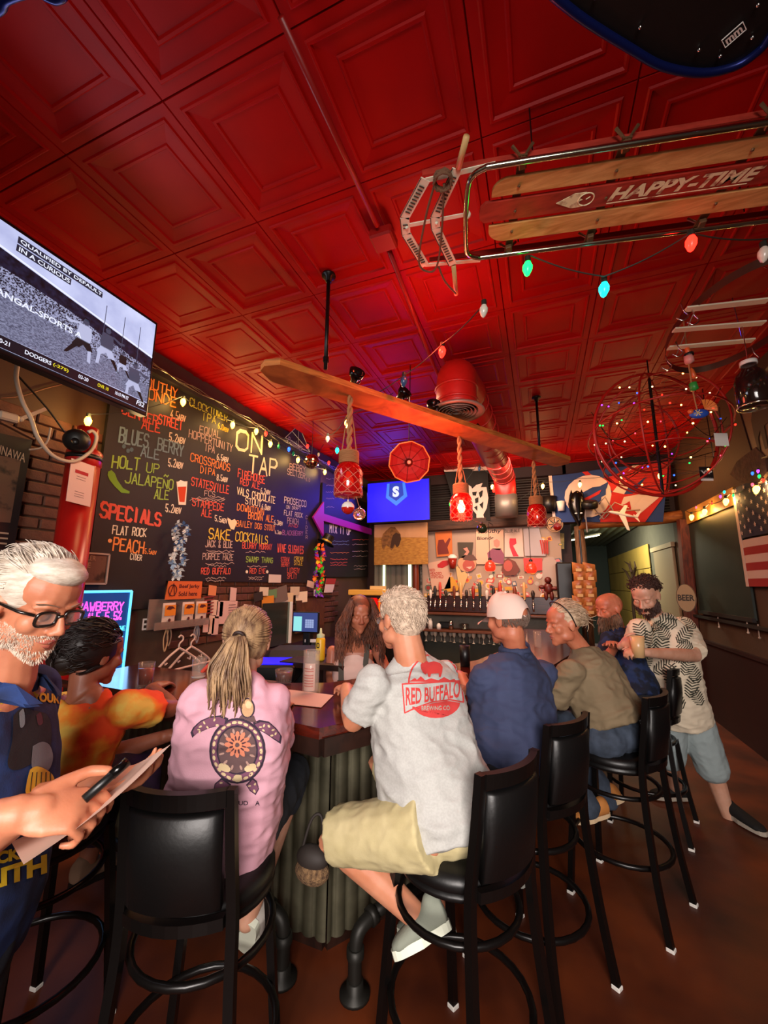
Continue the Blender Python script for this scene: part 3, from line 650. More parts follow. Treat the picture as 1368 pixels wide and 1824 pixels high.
for a in (('CLOCKTOWER', 125, 210, 358, 312, 46, 'e'), ('IPA', 200, 300, 290, 325, 45, 'e'), ('6.0abv', 300, 352, 365, 378, 34, 'y'), ('EQUAL', 185, 378, 318, 412, 44, 'k'), ('HOPPERTUNITY', 120, 405, 390, 496, 46, 'k'), ('IPA', 218, 488, 282, 505, 44, 'k'),
          ('6.5abv', 293, 543, 365, 558, 38, 'w'), ('CROSSROADS', 130, 548, 375, 616, 46, 'o'), ('DIPA', 190, 622, 285, 642, 42, 'o'), ('8.5abv', 292, 668, 360, 680, 36, 'w'), ('STATESVILLE', 135, 698, 368, 752, 48, 'r'), ('FCS', 215, 762, 285, 770, 32, 'k'),
          ('STAMPEDE', 140, 822, 338, 857, 44, 'r'), ('ALE', 197, 886, 264, 895, 42, 'r'), ('5.5abv', 280, 916, 358, 932, 36, 'w'), ('FIREHOUSE', 420, 648, 588, 690, 48, 'r'), ('RED ALE', 434, 692, 556, 725, 36, 'r'), ('6.2abv', 560, 748, 620, 756, 34, 'w'),
          ('VALS CHOCOLATE', 415, 752, 650, 812, 42, 'c'), ('STOUT', 465, 810, 565, 832, 38, 'c'), ('6.0abv', 567, 845, 622, 852, 32, 'w'), ('DOWNTOWN', 415, 850, 582, 880, 40, 'o'), ('BROWN ALE', 483, 902, 640, 925, 40, 'o'), ('6.3abv', 642, 938, 696, 943, 30, 'w'),
          ('BAILEY DOG STOUT', 412, 948, 650, 977, 34, 'o'), ('6.3abv', 648, 995, 690, 998, 22, 'w'), ('SAKE', 240, 1022, 378, 1036, 62, 'y'), ('COCKTAILS', 405, 1035, 605, 1058, 52, 'y'), ('JACK & BLUE', 222, 1075, 390, 1080, 40, 'k'), ('PURPLE HAZE', 205, 1150, 394, 1156, 36, 'k'),
          ('RED BUFFALO', 196, 1240, 377, 1240, 36, 'r'), ('BLURRY MURRAY', 448, 1082, 630, 1092, 34, 'r'), ('SWAMP THANG', 470, 1166, 636, 1172, 32, 'g'), ('RED EYE', 492, 1236, 590, 1236, 30, 'r'), ('WINE SLUSHIES', 662, 1105, 822, 1116, 46, 'r'),
          ('STRAW', 683, 1162, 736, 1164, 26, 'r'), ('BERRY', 686, 1192, 738, 1194, 25, 'r'), ('CREAM', 764, 1158, 820, 1160, 24, 'y'), ('SICLE', 764, 1184, 816, 1186, 22, 'y'), ('LICKETY', 722, 1232, 798, 1234, 30, 'r'), ('SPLIT', 722, 1266, 782, 1268, 28, 'r'),
          ('PROSECCO', 703, 805, 840, 832, 36, 'w'), ('ON DRAFT', 716, 840, 806, 852, 20, 'w'), ('FLAT ROCK', 702, 880, 818, 897, 28, 'w'), ('PEACH', 722, 930, 792, 938, 34, 'k'), ('AND', 727, 952, 790, 957, 18, 'r'), ('BLACKBERRY', 692, 1000, 820, 1006, 27, 'p'),
          ('BERRY', 735, 600, 835, 620, 36, 'k'), ('SELTZER', 722, 630, 832, 660, 34, 'k'), ('5.0', 835, 672, 862, 678, 18, 'k')): ch(*a, B_)
for i, l in enumerate('CIDER'): ch(l, 834, 905+i*30, 848, 905+i*30, 20, 'k', B_)
for a in (('ON', 398, 478, 578, 512, 118, 'c', B_, .10), ('ON', 404, 470, 572, 502, 104, 'c', B_, .07), ('TAP', 478, 618, 665, 650, 112, 'c', B_, .10), ('TAP', 484, 612, 660, 640, 98, 'c', B_, .07),
          ('MIX IT UP', 980, 984, 1112, 1002, 44, 'w', B_, .16)): ch(*a)
def squig(c, x0, x1, y, cr=B_, th=.006, n=14):
    ox, oy, s = cr; a = onX(ox+x0/s, oy+y/s, XB); b = onX(ox+x1/s, oy+y/s, XB); g = (_ck2 if a.y > 5.14 else _ck)[c]; rnd = random.Random(x0+y*3)
    P = [a.lerp(b, i/n)+V((.0015, 0, rnd.uniform(-.011, .011))) for i in range(n+1)]
    for p, q in zip(P, P[1:]): g.add([p+V((0, 0, th/2)), p-V((0, 0, th/2)), q-V((0, 0, th/2)), q+V((0, 0, th/2))], [(0, 1, 2, 3)])
for x0, x1, y, c in ((230, 400, 1100, 'k'), (235, 380, 1112, 'k'), (225, 400, 1175, 'k'), (240, 350, 1190, 'k'), (225, 350, 1265, 'k'), (230, 340, 1280, 'k'), (470, 590, 1105, 'k'), (480, 600, 1192, 'k'), (485, 580, 1258, 'k'), (490, 570, 1272, 'k'),
                     (960, 1010, 660, 'k'), (960, 1015, 700, 'k'), (958, 1012, 740, 'k'), (960, 1010, 780, 'k'), (960, 1010, 830, 'k'), (985, 1100, 1040, 'b'), (985, 1100, 1060, 'b'), (985, 1100, 1110, 'o'), (985, 1090, 1150, 'r'), (985, 1090, 1170, 'r'), (985, 1085, 1185, 'r'),
                     (1120, 1220, 1030, 'r'), (1120, 1210, 1060, 'k'), (1120, 1215, 1100, 'k'), (1120, 1210, 1130, 'k'), (1130, 1210, 1190, 'k'), (1130, 1200, 1210, 'k'), (130, 345, 785, 'k'), (140, 340, 775, 'k'), (150, 340, 795, 'k')): squig(c, x0, x1, y)
for tb, dct in ((tab, _ck), (tab2, _ck2)):
    for k, g in dct.items():
        if g.v: obj('chalk_writing', g, mat('chalk_'+k, CK[k], .9), tb)['kind'] = 'stuff'
# chalk pictures: pepper, beer glass, bulldog, peach, blueberries
def cpic(name, pts, c, cr, m=None, lift=.002): 
    P = [onX(cr[0]+a/cr[2], cr[1]+b/cr[2], XB+lift) for a, b in pts]; g = G(); g.add(P, [tuple(range(len(P)))]); return obj(name, g, mat(m or ('chalk_'+c), CK.get(c, c), .9), tab, label=None)
cpic('chalk_pepper', [(660, 478), (680, 470), (700, 490), (715, 530), (750, 580), (790, 600), (788, 612), (740, 608), (700, 570), (668, 530), (655, 500)], '6f9a2f', A_, 'chalk_pepper')
cpic('chalk_beer_glass', [(1075, 540), (1142, 538), (1132, 682), (1088, 680)], 'e8d8c0', A_, 'chalk_white'); cpic('chalk_beer', [(1083, 572), (1135, 570), (1124, 665), (1094, 663)], 'c4421a', A_, 'chalk_beer', .0035); cpic('chalk_foam', [(1080, 545), (1100, 530), (1138, 545), (1134, 570), (1083, 572)], 'f0e6d4', A_, 'chalk_foam', .004)
cpic('chalk_bulldog', [(360, 895), (385, 912), (405, 905), (418, 925), (400, 970), (380, 965), (365, 930)], 'e0c8a0', B_, 'chalk_bulldog')
for i, (x, y) in enumerate(((755, 325), (780, 352), (802, 345))): cpic('chalk_blueberry', [(x+12*math.cos(a), y+14*math.sin(a)) for a in [k*PI/4 for k in range(8)]], '4f6874', A_, 'chalk_berry')
cpic('chalk_peach', [(670+13*math.cos(a), 900+13*math.sin(a)) for a in [k*PI/4 for k in range(8)]], 'e09a60', A_, 'chalk_peach')
cpic('chalk_red_eye', [(478+8*math.cos(a), 1226+10*math.sin(a)) for a in [k*PI/4 for k in range(8)]], 'd8cbb0', B_, 'chalk_w'); cpic('chalk_red_eye', [(602+8*math.cos(a), 1226+10*math.sin(a)) for a in [k*PI/4 for k in range(8)]], 'd8cbb0', B_, 'chalk_w')
# purple arrow sign
P = [onX(300+a/3.42, 660+b/3.42, -2.90) for a, b in ((885, 893), (950, 800), (950, 872), (1240, 965), (1240, 1000), (948, 915), (948, 1012))]
t = thing('arrow_sign', 'purple wooden arrow pointing left between the two chalkboards', 'sign', tuple(P[0]))
g = G(); g.slab([(p.y, p.z) for p in P], (-2.93, 0, 0), (0, 1, 0), (0, 0, 1), .025); obj('board', g, mat('purple_sign_paint_glow', '9a1a70', .5, emit=.12, ecol='a01880'), t, fix=True)  # slight glow put into the sign's purple, the arrow is no lamp
# black trim above the boards with cables
g = G(); g.beam((-2.93, 1.9, 3.37), (-2.93, 6.95, 3.37), .06, .045); struct('trim_2', g, m_dark)
m_foil = mat('silver_garland', '8a8478', .3, .8)
g = G(); rnd = random.Random(5)
for k in range(4):
    g.tube([(-2.90+rnd.uniform(-.01, .01), 1.9+i*.1, 3.40+.018*math.sin(i*.7+k*2)+rnd.uniform(-.008, .008)) for i in range(50)], .004, 5)
solo('cable_bundle', 'bundle of pale cables running along the top of the chalkboards', 'cable', g, m_foil, smooth=True)
# string lights
m_cordg = mat('dark_green_cord', '1a1d14', .6)
BC = dict(amber=('ffb02a', 30), warm=('ffa040', 26), red=('ff1a10', 9), green=('10ff50', 5), teal=('10e8d0', 5), white=('ffd9a8', 3), blue=('2050ff', 5), purple=('9030ff', 5), offw=('d8cfc0', 0), offb=('2a4a70', 0), offg=('0c6a3a', .4), pink=('ff3a50', 5))
def bm_(c):
    h, e = BC[c]; return mat('bulb_'+c, h, .25, emit=e) if e else mat('bulb_'+c, h, .25, coat=.3)
def string(label, group, pts, bulbs, r=.022, glow=0, cord=m_cordg, drop=.012, gcol=(1, .62, .2)):
    pts = [V(p) for p in pts]; t = thing('string_lights', label, 'string lights', tuple(pts[0])); t['group'] = group
    if len(pts) > 1:
        Q = []
        for a, b in zip(pts, pts[1:]):
            n = 8; sag = (b-a).length*.05
            Q += [a.lerp(b, i/n)-V((0, 0, sag*4*(i/n)*(1-i/n))) for i in range(n)]
        Q.append(pts[-1]); obj('cord', G().tube(Q, .0035, 5), cord, t)
    for p, c in bulbs:
        p = V(p); g = G(); g.lathe([(0, -r*2.9), (r*.45, -r*2.55), (r*.9, -r*1.5), (r*.92, -r*.8), (r*.5, 0)], 12, p-V((0, 0, drop)), (.12, -.1, 1)); b = obj('light_bulb', g, bm_(c), t, smooth=True)
        g = G(); g.lathe([(r*.5, 0), (r*.58, .0), (r*.58, r*1.1), (r*.3, r*1.3), (0, r*1.3)], 10, p-V((0, 0, drop))); obj('bulb_socket', g, m_cordg, b)
        if glow and c in ('amber', 'warm'): lamp('bulb_glow', 'POINT', p+V((.03, 0, -.03)), glow, gcol, .02)
    return t
XS = -2.86
pp = [onX(x, y, XS) for x, y in ((158, 738), (325, 706), (413, 750), (455, 762), (480, 786), (530, 812), (578, 836), (600, 860))]
string('string of amber bulbs glowing along the top of the big chalkboard', 'amber string lights', pp, [(p, 'amber') for p in [onX(x, y-6, XS) for x, y in ((158, 746), (327, 714), (415, 756), (457, 768), (482, 791), (531, 820), (579, 842))]], r=.024, glow=5)
pr = [(474, 767, 'red'), (515, 795, 'blue'), (497, 790, 'offg'), (523, 803, 'offg'), (548, 790, 'red'), (568, 805, 'offw'), (583, 776, 'offw'), (601, 795, 'teal'), (586, 820, 'red')]
string('small multicoloured bulbs mixed with the amber ones above the chalkboard', 'coloured string lights', [onX(x, y, -2.8) for x, y, c in pr], [(onX(x, y, -2.8), c) for x, y, c in pr], r=.02)
# TV hung parallel to the left wall
def flat(g, P, mi=0): return g.add(P, [tuple(range(len(P)))], mi)
tx = -2.1; y0, y1, z0, z1 = .62, 1.585, 2.60, 3.18
tv = thing('television', 'large flat television showing old black and white football hung at left', 'television', (tx, 1.1, z0))
obj('casing', G().box((tx-.03, (y0+y1)/2, (z0+z1)/2), (.055, y1-y0+.02, z1-z0+.03), bev=.006), m_black, tv)
def tvq(u0, v0, u1, v1, m, name, e=.003, lift=None):
    g = G(); x = tx+(lift or e); flat(g, [(x, y0+(y1-y0)*a, z0+(z1-z0)*b) for a, b in ((u0, v0), (u1, v0), (u1, v1), (u0, v1))]); return obj(name, g, m, tv)
def em(name, col, s=1, col2=None, vs=8, thr=None, st=(1, 1, 1)):
    m = mat(name, col, .4, emit=s, col2=col2, vscale=vs, thr=thr, stretch=st) if col2 else mat(name, col, .4, emit=s, ecol=col)
    m.node_tree.nodes['Principled BSDF'].inputs['Base Color'].default_value = (0.01, .01, .01, 1)
    for l in list(m.node_tree.links):
        if l.to_socket.name == 'Base Color': m.node_tree.links.remove(l)
    return m
scr = obj('screen', flat(G(), [(tx+.002, y0+.008, z0+.008), (tx+.002, y1-.008, z0+.008), (tx+.002, y1-.008, z1-.008), (tx+.002, y0+.008, z1-.008)]), em('screen_sky', 'cdd2f4', 1.15, 'a8aed8', 5), tv)
def tp(u, v, l=.003): return V((tx+l, y0+.008+(y1-y0-.016)*u, z0+.008+(z1-z0-.016)*v))
def tpoly(name, pts, m, l=.004): return obj(name, flat(G(), [tp(u, v, l) for u, v in pts]), m, scr)
tpoly('picture_stand', [(0, .80), (.2, .78), (1, .60), (1, .30), (0, .45)], em('screen_stand', '2c2c4c', .6, '10101c', 40), .003)
tpoly('picture_crowd', [(0, .66), (.5, .60), (1, .46), (1, .28), (0, .42)], em('screen_crowd', 'b4b8e0', .8, '0c0c1c', 160, (.42, .56)), .0034)
tpoly('picture_field', [(0, .44), (.45, .40), (1, .28), (1, .1), (0, .1)], em('screen_field', 'a4a8cc', .8, '3a3c58', 120, (.3, .7), (1, 1, 2)), .0038)
tpoly('picture_roof_line', [(0, .82), (.2, .80), (.2, .785), (0, .80)], em('screen_white', 'e8ecff', 1.1), .004); tpoly('picture_roof_line', [(.2, .80), (1, .62), (1, .605), (.2, .785)], em('screen_white', 'e8ecff', 1.1), .004)
tpoly('picture_rail', [(0, .40), (1, .235), (1, .22), (0, .385)], em('screen_white', 'e8ecff', 1.1), .004) if 0 else None
m_sd, m_sl, m_sk = em('screen_black', '0a0a14', .3), em('screen_pale', 'c4c8ec', .9), em('screen_grey', '5a5c78', .6)
def player(u, v, s, top_, sh, f=1):
    def q(pts, m, n): tpoly(n, [(u+f*a*s*.6, v+b*s) for a, b in pts], m, .0046)
    q([(-.05, .92), (-.08, 1.0), (-.04, 1.08), (.04, 1.08), (.07, 1.0), (.04, .92)], m_sk, 'picture_head'); q([(-.05, 1.03), (-.06, 1.1), (.05, 1.11), (.07, 1.03)], m_sd, 'picture_hair')
    q([(-.14, .9), (.14, .9), (.18, .6), (.14, .48), (-.14, .48), (-.18, .65)], top_, 'picture_shirt'); q([(.12, .88), (.34, .78), (.46, .82), (.46, .88), (.34, .86), (.14, .92)], top_, 'picture_arm')
    q([(-.15, .5), (.15, .5), (.26, .28), (.08, .26), (0, .38), (-.12, .26), (-.24, .3)], sh, 'picture_shorts'); q([(-.2, .3), (-.12, .28), (-.14, 0), (-.22, -.03), (-.22, .0)], m_sl, 'picture_leg'); q([(.12, .28), (.24, .28), (.36, .06), (.40, -.02), (.32, .0)], m_sd, 'picture_leg')
player(.60, .22, .36, m_sl, m_sd, -1); player(.72, .26, .36, m_sk, m_sl); player(.90, .08, .34, m_sk, m_sl); player(.82, .26, .22, m_sd, m_sl)
for u in (.69, .80, .90): tpoly('picture_post', [(u, .45), (u+.004, .45), (u+.004, .86), (u, .86)], m_sk, .0042)
tpoly('ticker_bar', [(0, 0), (1, 0), (1, .09), (0, .10)], em('screen_ticker', '0a0a20', .5), .0048)
def tt(txt, u, v, w, h, m, slant=0, l=.0054): g = G(); block_text(g, txt, tp(u, v, l), (0, 1, -0.0), (0, 0, 1), w*(y1-y0), h*(z1-z0), NX, 0, bold=.02, slant=slant); return obj('screen_text', g, m, scr, fix=True)
m_tw, m_ty = em('screen_white', 'e8ecff', 1.1), em('screen_yellow', 'f0e020', 1)
tpoly('caption_box', [(.26, .90), (.66, .90), (.66, .96), (.26, .96)], em('caption_grey', '34364c', .6), .0048); tpoly('caption_box', [(.26, .83), (.50, .83), (.50, .89), (.26, .89)], em('caption_grey', '34364c', .6), .0048)
tt('QUALIFIED BY DEFAULT', .27, .91, .38, .038, m_tw); tt('IN A CURIOUS', .27, .84, .22, .038, m_tw)
tt('E BANGAL-SPORTS A', .16, .40, .42, .05, m_tw)
for tx_, u, w, m in (('(+237)', .12, .08, m_ty), ('20-21', .25, .05, m_tw), ('DODGERS', .36, .11, m_tw), ('(-275)', .48, .07, m_ty), ('03-20', .60, .05, m_tw), ('OVR 10', .70, .06, m_ty), ('10:10 PM ET', .80, .08, m_tw)): tt(tx_, u, .035, w, .034, m)
tt('FS2', .93, .03, .05, .05, m_tw, .2)
g = G(); g.box((tx-.12, 1.1, 3.0), (.12, .3, .2), bev=.01); g.box((tx-.45, 1.1, 3.05), (.7, .05, .05)); obj('wall_bracket', g, m_black, tv)['kind'] = 'stuff'
lamp('television_glow', 'AREA', (tx+.03, 1.1, 2.9), 11, (.80, .84, 1), .9, (tx+1, 1.15, 2.5), .5)
# poster, pipe column, papers, cables
m_poster = mat('dark_poster', '17110f', .5, col2='5c4232', vscale=11, thr=(.52, .66))
t = thing('poster', 'dark illustrated poster on the brick wall at the far left', 'poster', (-2.93, 1.3, 1.75))
obj('sheet', wall_poly(-2.93, [(.9, 1.55), (1.47, 1.62), (1.47, 2.50), (.9, 2.46)], .006), mat('poster_black', '120d0c', .5), t, fix=True)
obj('artwork', wall_poly(-2.9285, [(.92, 1.95), (1.43, 1.97), (1.43, 2.36), (.92, 2.34)], .001), m_poster, t, fix=True)
g = G(); block_text(g, 'OKINAWA', (-2.926, 1.26, 2.37), (0, 1, -.12), (0, 0, 1), .19, .055, NX, .001, bold=.01)
for i, (z, h) in enumerate(((1.90, .02), (1.87, .02), (1.84, .02))): g.slab([(0, 0), (.28, 0), (.28, h*.5), (0, h*.5)], (-2.9285, 1.15, z), (0, 1, 0), (0, 0, 1), .002)
block_text(g, 'COIL', (-2.926, 1.2, 1.70), (0, 1, 0), (0, 0, 1), .2, .06, NX, .001, bold=.01); obj('lettering', g, mat('poster_print', 'a08a72', .7), t, fix=True)['kind'] = 'stuff'
g = G(); px_, py_ = -2.72, 1.66; g.tube([(px_, py_, 0), (px_, py_, 2.38)], .093, 24)
pc = thing('pipe_column', 'thick red painted vertical pipe against the left wall', 'pipe', (px_, py_, 0)); obj('pipe', g, mat('red_gloss_pipe', '9c1310', .3, var=.2, vscale=6), pc, smooth=True)
g = G(); g.lathe([(.093, 2.36), (.099, 2.37), (.099, 2.45), (.085, 2.47), (.06, 2.47), (.06, 2.62), (0, 2.62)], 24, (px_, py_, 0)); obj('pipe_cap', g, mat('red_gloss_pipe'), pc, smooth=True)
g = G(); g.lathe([(.09, 2.40), (.101, 2.40), (.101, 2.43), (.09, 2.43)], 24, (px_, py_, 0)); obj('clamp_band', g, m_black, pc, smooth=True)
g = G(); g.lathe([(0, 0), (.055, .0), (.07, .03), (.07, .05), (.05, .08), (0, .085)], 20, onX(139, 784, -2.62), (.6, -.5, -.3)); g.lathe([(0, .086), (.02, .086), (.02, .09)], 12, onX(139, 784, -2.62), (.6, -.5, -.3))
solo('speaker', 'small round black speaker on top of the red pipe', 'speaker', g, m_black, smooth=True)
g = G(); q = [onX(x, y, -2.61) for x, y in ((127, 816), (168, 831), (160, 903), (117, 892))]; nrm = (q[1]-q[0]).cross(q[2]-q[0]).normalized(); 
g.add(q+[p-nrm*.003 for p in q], [(0, 1, 2, 3), (7, 6, 5, 4), (0, 4, 5, 1), (1, 5, 6, 2), (2, 6, 7, 3), (3, 7, 4, 0)])
t = thing('paper_notice', 'white paper notice with red bar taped to the red pipe', 'notice', tuple(q[3])); obj('sheet', g, mat('pinkish_paper', 'c9a59a', .8), t, fix=True)
def pq(u0, v0, u1, v1): 
    f = lambda u, v: q[0].lerp(q[1], u).lerp(q[3].lerp(q[2], u), v)+V((.004, -.002, 0)); return [f(u0, v0), f(u1, v0), f(u1, v1), f(u0, v1)]
obj('red_bar', flat(G(), pq(.22, .22, .78, .30)), mat('red_print', '9a1420', .7), t)
g = G()
for v in (.36, .42, .72, .78, .83): flat(g, pq(.3, v, .7, v+.012))
obj('printed_lines', g, mat('grey_print', '7a605a', .8), t)['kind'] = 'stuff'
def cable(name, label, pts, r, m, X=-2.75, grp='loose cables under the television'):
    g = G(); g.tube(spline([onX(x, y, X) if len(p) == 2 else onX(x, y, p[2]) for p in pts for x, y in (p[:2],)], 8), r, 6); return solo(name, label, 'cable', g, m, grp, smooth=True)
m_wc = mat('white_cable', 'a89684', .5)
cable('cable', 'thick white cable looping from the television down past the red pipe', [(32, 645), (29, 675), (40, 715), (55, 745), (68, 780), (95, 812), (130, 822), (160, 805), (172, 780), (165, 768), (157, 770)], .011, m_wc, -2.6)
cable('cable', 'thin black cable running down to the cap of the red pipe', [(28, 665), (60, 700), (90, 735), (115, 770)], .006, m_black, -2.65)
cable('cable', 'short white cord curling beside the dark poster', [(90, 762), (85, 785), (72, 798), (52, 801)], .006, m_wc, -2.85)
cable('cable', 'thin brown wire strung along the wall under the television', [(0, 709), (40, 705), (80, 692), (125, 681)], .004, mat('brown_wire', '6a4430', .6), -2.985)
t = thing('plug_adapter', 'white plug adapter with a flat plastic tail above the dark poster', 'adapter', tuple(onX(20, 745, -2.8)))
g = G(); a, b = onX(-5, 738, -2.8), onX(32, 748, -2.8); g.beam(a, b, .05, .05, bev=.01); obj('body', g, m_wc, t); g = G(); a, b = onX(38, 746, -2.8), onX(84, 727, -2.8); g.beam(a, b, .012, .02); obj('tail', g, m_wc, t)
g = G(); a, b = onX(32, 748, -2.8), onX(40, 746, -2.8); g.beam(a, b, .03, .03, bev=.006); obj('plug', g, m_wc, t)
P = [onX(x, y, -2.93) for x, y in ((0, 751), (60, 782))]; g = G(); g.beam(P[0], P[1], .03, .012); solo('poster_rail', 'thin slanted rail over the top of the dark poster', 'rail', g, mat('brown_wire'))
# framed print
def framed(label, x0, y0_, x1, y1_, mt, mf, nm='framed_print', X=-2.93, cat='picture'):
    a, b = onX(x0, y0_, X), onX(x1, y1_, X); ya, yb, za, zb = a.y, b.y, min(a.z, b.z), max(a.z, b.z)
    t = thing(nm, label, cat, (X, (ya+yb)/2, za)); g = G(); w = .012
    for p, q in (((ya, za), (yb, za)), ((ya, zb), (yb, zb)), ((ya, za), (ya, zb)), ((yb, za), (yb, zb))): g.beam((X, *p), (X, *q), .014, w) if p[1] == q[1] else g.beam((X, *p), (X, *q), .014, w, up=(0, 1, 0))
    obj('frame', g, mf, t); obj('print', wall_poly(X-.002, [(ya, za), (yb, za), (yb, zb), (ya, zb)], .004), mt, t, fix=True); return t, ya, yb, za, zb
t, ya, yb, za, zb = framed('small framed print in grey tones on the lower edge of the big chalkboard', 128, 983, 188, 1040, mat('print_dark', '2a1c18', .5, col2='604438', vscale=12, thr=(.5, .65)), mat('pale_frame', 'a09084', .5), X=-2.92)
g = G(); block_text(g, 'ROLLER', (-2.915, ya+.03, za+.16), (0, 1, 0), (0, 0, 1), .13, .035, NX, .001, bold=.01); block_text(g, 'ALE', (-2.915, ya+.05, za+.11), (0, 1, 0), (0, 0, 1), .08, .035, NX, .001, bold=.01); obj('lettering', g, mat('tan_print', '9a7a60', .7), t, fix=True)['kind'] = 'stuff'
# glowing menu board
a, b = onX(150, 1058, -2.9), onX(222, 1212, -2.9)
t = thing('glowing_menu_board', 'glowing blue edge-lit menu board with neon writing behind the dark-haired woman', 'sign', (-2.9, 2.1, .9))
ya, yb, za, zb = a.y-.15, b.y-.03, .93, 1.56
obj('panel', wall_poly(-2.9, [(ya, za), (yb, za), (yb, zb), (ya, zb)], .03), mat('led_board', '16284a', .3, emit=.35, ecol='2060c0'), t, fix=True)
g = G(); 
for p, q in (((ya, zb), (yb, zb)), ((yb, za), (yb, zb)), ((ya, za), (yb, za))): g.tube([(-2.892, *p), (-2.892, *q)], .009, 6)
obj('light_edge', g, mat('led_edge', '58c8ff', emit=1.6), t)
m_mg, m_cy = mat('neon_pink', 'ff50d0', emit=1.6), mat('neon_cyan', '50d8f8', emit=1.3)
g = G(); stroke_text(g, 'STRAWBERRY', (-2.895, ya+.02, zb-.12), (0, 1, -.04), (0, 0, 1), yb-ya-.07, .055, .010, NX, lift=.006); stroke_text(g, 'ALE 5.5%', (-2.895, ya+.18, zb-.20), (0, 1, 0), (0, 0, 1), .25, .055, .010, NX, lift=.006); obj('neon_writing', g, m_mg, t)
g = G(); stroke_text(g, 'ROYAL AILS', (-2.895, ya+.02, zb-.33), (0, 1, 0), (0, 0, 1), yb-ya-.16, .065, .009, NX, lift=.006); stroke_text(g, 'BREWE', (-2.895, yb-.12, zb-.28), (0, 1, 0), (0, 0, 1), .10, .03, .006, NX, lift=.006); stroke_text(g, 'ING', (-2.895, yb-.10, zb-.34), (0, 1, 0), (0, 0, 1), .07, .03, .006, NX, lift=.006)
for z in (.45, .5, .56): stroke_text(g, 'MM', (-2.895, yb-.12, zb-z), (0, 1, 0), (0, 0, 1), .06, .02, .004, NX, lift=.006) if 0 else None
obj('neon_writing', g, m_cy, t)
lamp('menu_board_glow', 'AREA', (-2.86, 2.1, 1.25), 1.2, (.25, .55, 1), .3, (-1.9, 2.1, 1.2), .5)
# garlands of flowers
def lei(label, X, px0, py0, py1, cols, w=.05, seed=1, n=17, sz=.03):
    rnd = random.Random(seed); a, b = onX(px0, py0, X), onX(px0, py1, X); zt, zb = a.z, b.z; y = a.y
    t = thing('flower_lei', label, 'lei', (X, y, zb), group='flower leis hanging on the chalkboard')
    for s in (-1, 1):
        cy = [y+s*w*(.5+.3*math.sin(i*.9)) for i in range(n)]
        for i in range(n):
            z = zt+(zb-zt)*i/(n-1); c = V((X+.02, cy[i], z)); g = G()
            for k in range(5):
                an = 2*PI*k/5+rnd.random(); d = V((rnd.uniform(.1, .7), math.cos(an), math.sin(an)*.7)).normalized(); u = d.orthogonal().normalized(); L = sz*rnd.uniform(.8, 1.3)
                g.add([c, c+d*L*.5+u*L*.28, c+d*L, c+d*L*.5-u*L*.28+V((.005, 0, .004))], [(0, 1, 2, 3)])
            obj('flower', g, cols[(i*2+(s > 0)+rnd.randrange(2)) % len(cols)], t)
def petal(n, c): return mat('petal_'+n, c, .8, emit=.06, ecol=c)
lei('pale blue and white flower lei hanging on the big chalkboard', -2.90, 318, 935, 1028, [petal('white', 'c8c8c0'), petal('pale_blue', '8aa4bc'), petal('blue', '4e6c94'), petal('white', 'c8c8c0')], .075, 1, 14, .045)
lei('rainbow flower lei hanging beside a tiny black top hat', -2.88, 566, 975, 1058, [petal('red', 'e02a20'), petal('orange', 'f06a18'), petal('yellow', 'e8c020'), petal('green', '3ac030'), petal('pink', 'e83a70'), petal('violet', '7a30b0')], .13, 2, 15, .065)
p = onX(580, 968, -2.86); g = G(); ax = V((.3, .3, .9)); g.lathe([(.13, 0), (.13, .012), (.075, .014), (.08, .13), (0, .13)], 20, p, ax); t = thing('top_hat', 'tiny black top hat with gold band above the rainbow lei', 'hat', tuple(p)); obj('crown', g, m_black, t, fix=True)
g = G(); g.lathe([(.078, .016), (.079, .045)], 20, p, ax); obj('gold_band', g, mat('gold_band', 'c8a03a', .4, .5), t)
# beef jerky rack
X = -2.86; a, b = onX(275, 1068, X), onX(368, 1112, X)
t = thing('snack_rack', 'clear plastic rack of jerky packets with an orange sign', 'rack', (X, (a.y+b.y)/2, b.z)); ya, yb, za, zb = a.y, b.y, b.z, a.z
obj('backing', wall_poly(X-.05, [(ya, za), (yb, za), (yb, zb), (ya, zb)], .008), mat('clear_plastic_rack', '8a7468', .2, alpha=.6), t, fix=True)
obj('front_lip', wall_poly(X+.03, [(ya, za), (yb, za), (yb, za+.06), (ya, za+.06)], .004), mat('clear_plastic_rack'), t, fix=True)
a2, b2 = onX(297, 1035, X), onX(358, 1066, X); obj('sign_card', wall_poly(X, [(a2.y, b2.z), (b2.y, b2.z), (b2.y, a2.z), (a2.y+.02, a2.z)], .006), mat('orange_card', 'c05a24', .7), t, fix=True)
g = G(); g.tube([(X+.003, a2.y+.065+.04*math.cos(k*PI/8), (a2.z+b2.z)/2+.045*math.sin(k*PI/8)) for k in range(16)], .004, 4, closed=True); g.tube([(X+.003, a2.y+.04, b2.z+.03), (X+.003, a2.y+.07, a2.z-.02), (X+.003, a2.y+.09, b2.z+.03)], .004, 4)
block_text(g, 'Beef Jerky', (X, a2.y+.13, (a2.z+b2.z)/2+.01), (0, 1, 0), (0, 0, 1), b2.y-a2.y-.16, .04, NX, .002, bold=.02); block_text(g, 'Sold here', (X, a2.y+.13, (a2.z+b2.z)/2-.05), (0, 1, 0), (0, 0, 1), b2.y-a2.y-.18, .04, NX, .002, bold=.02); obj('sign_print', g, mat('maroon_print', '4a100c', .8), t, fix=True)['kind'] = 'stuff'
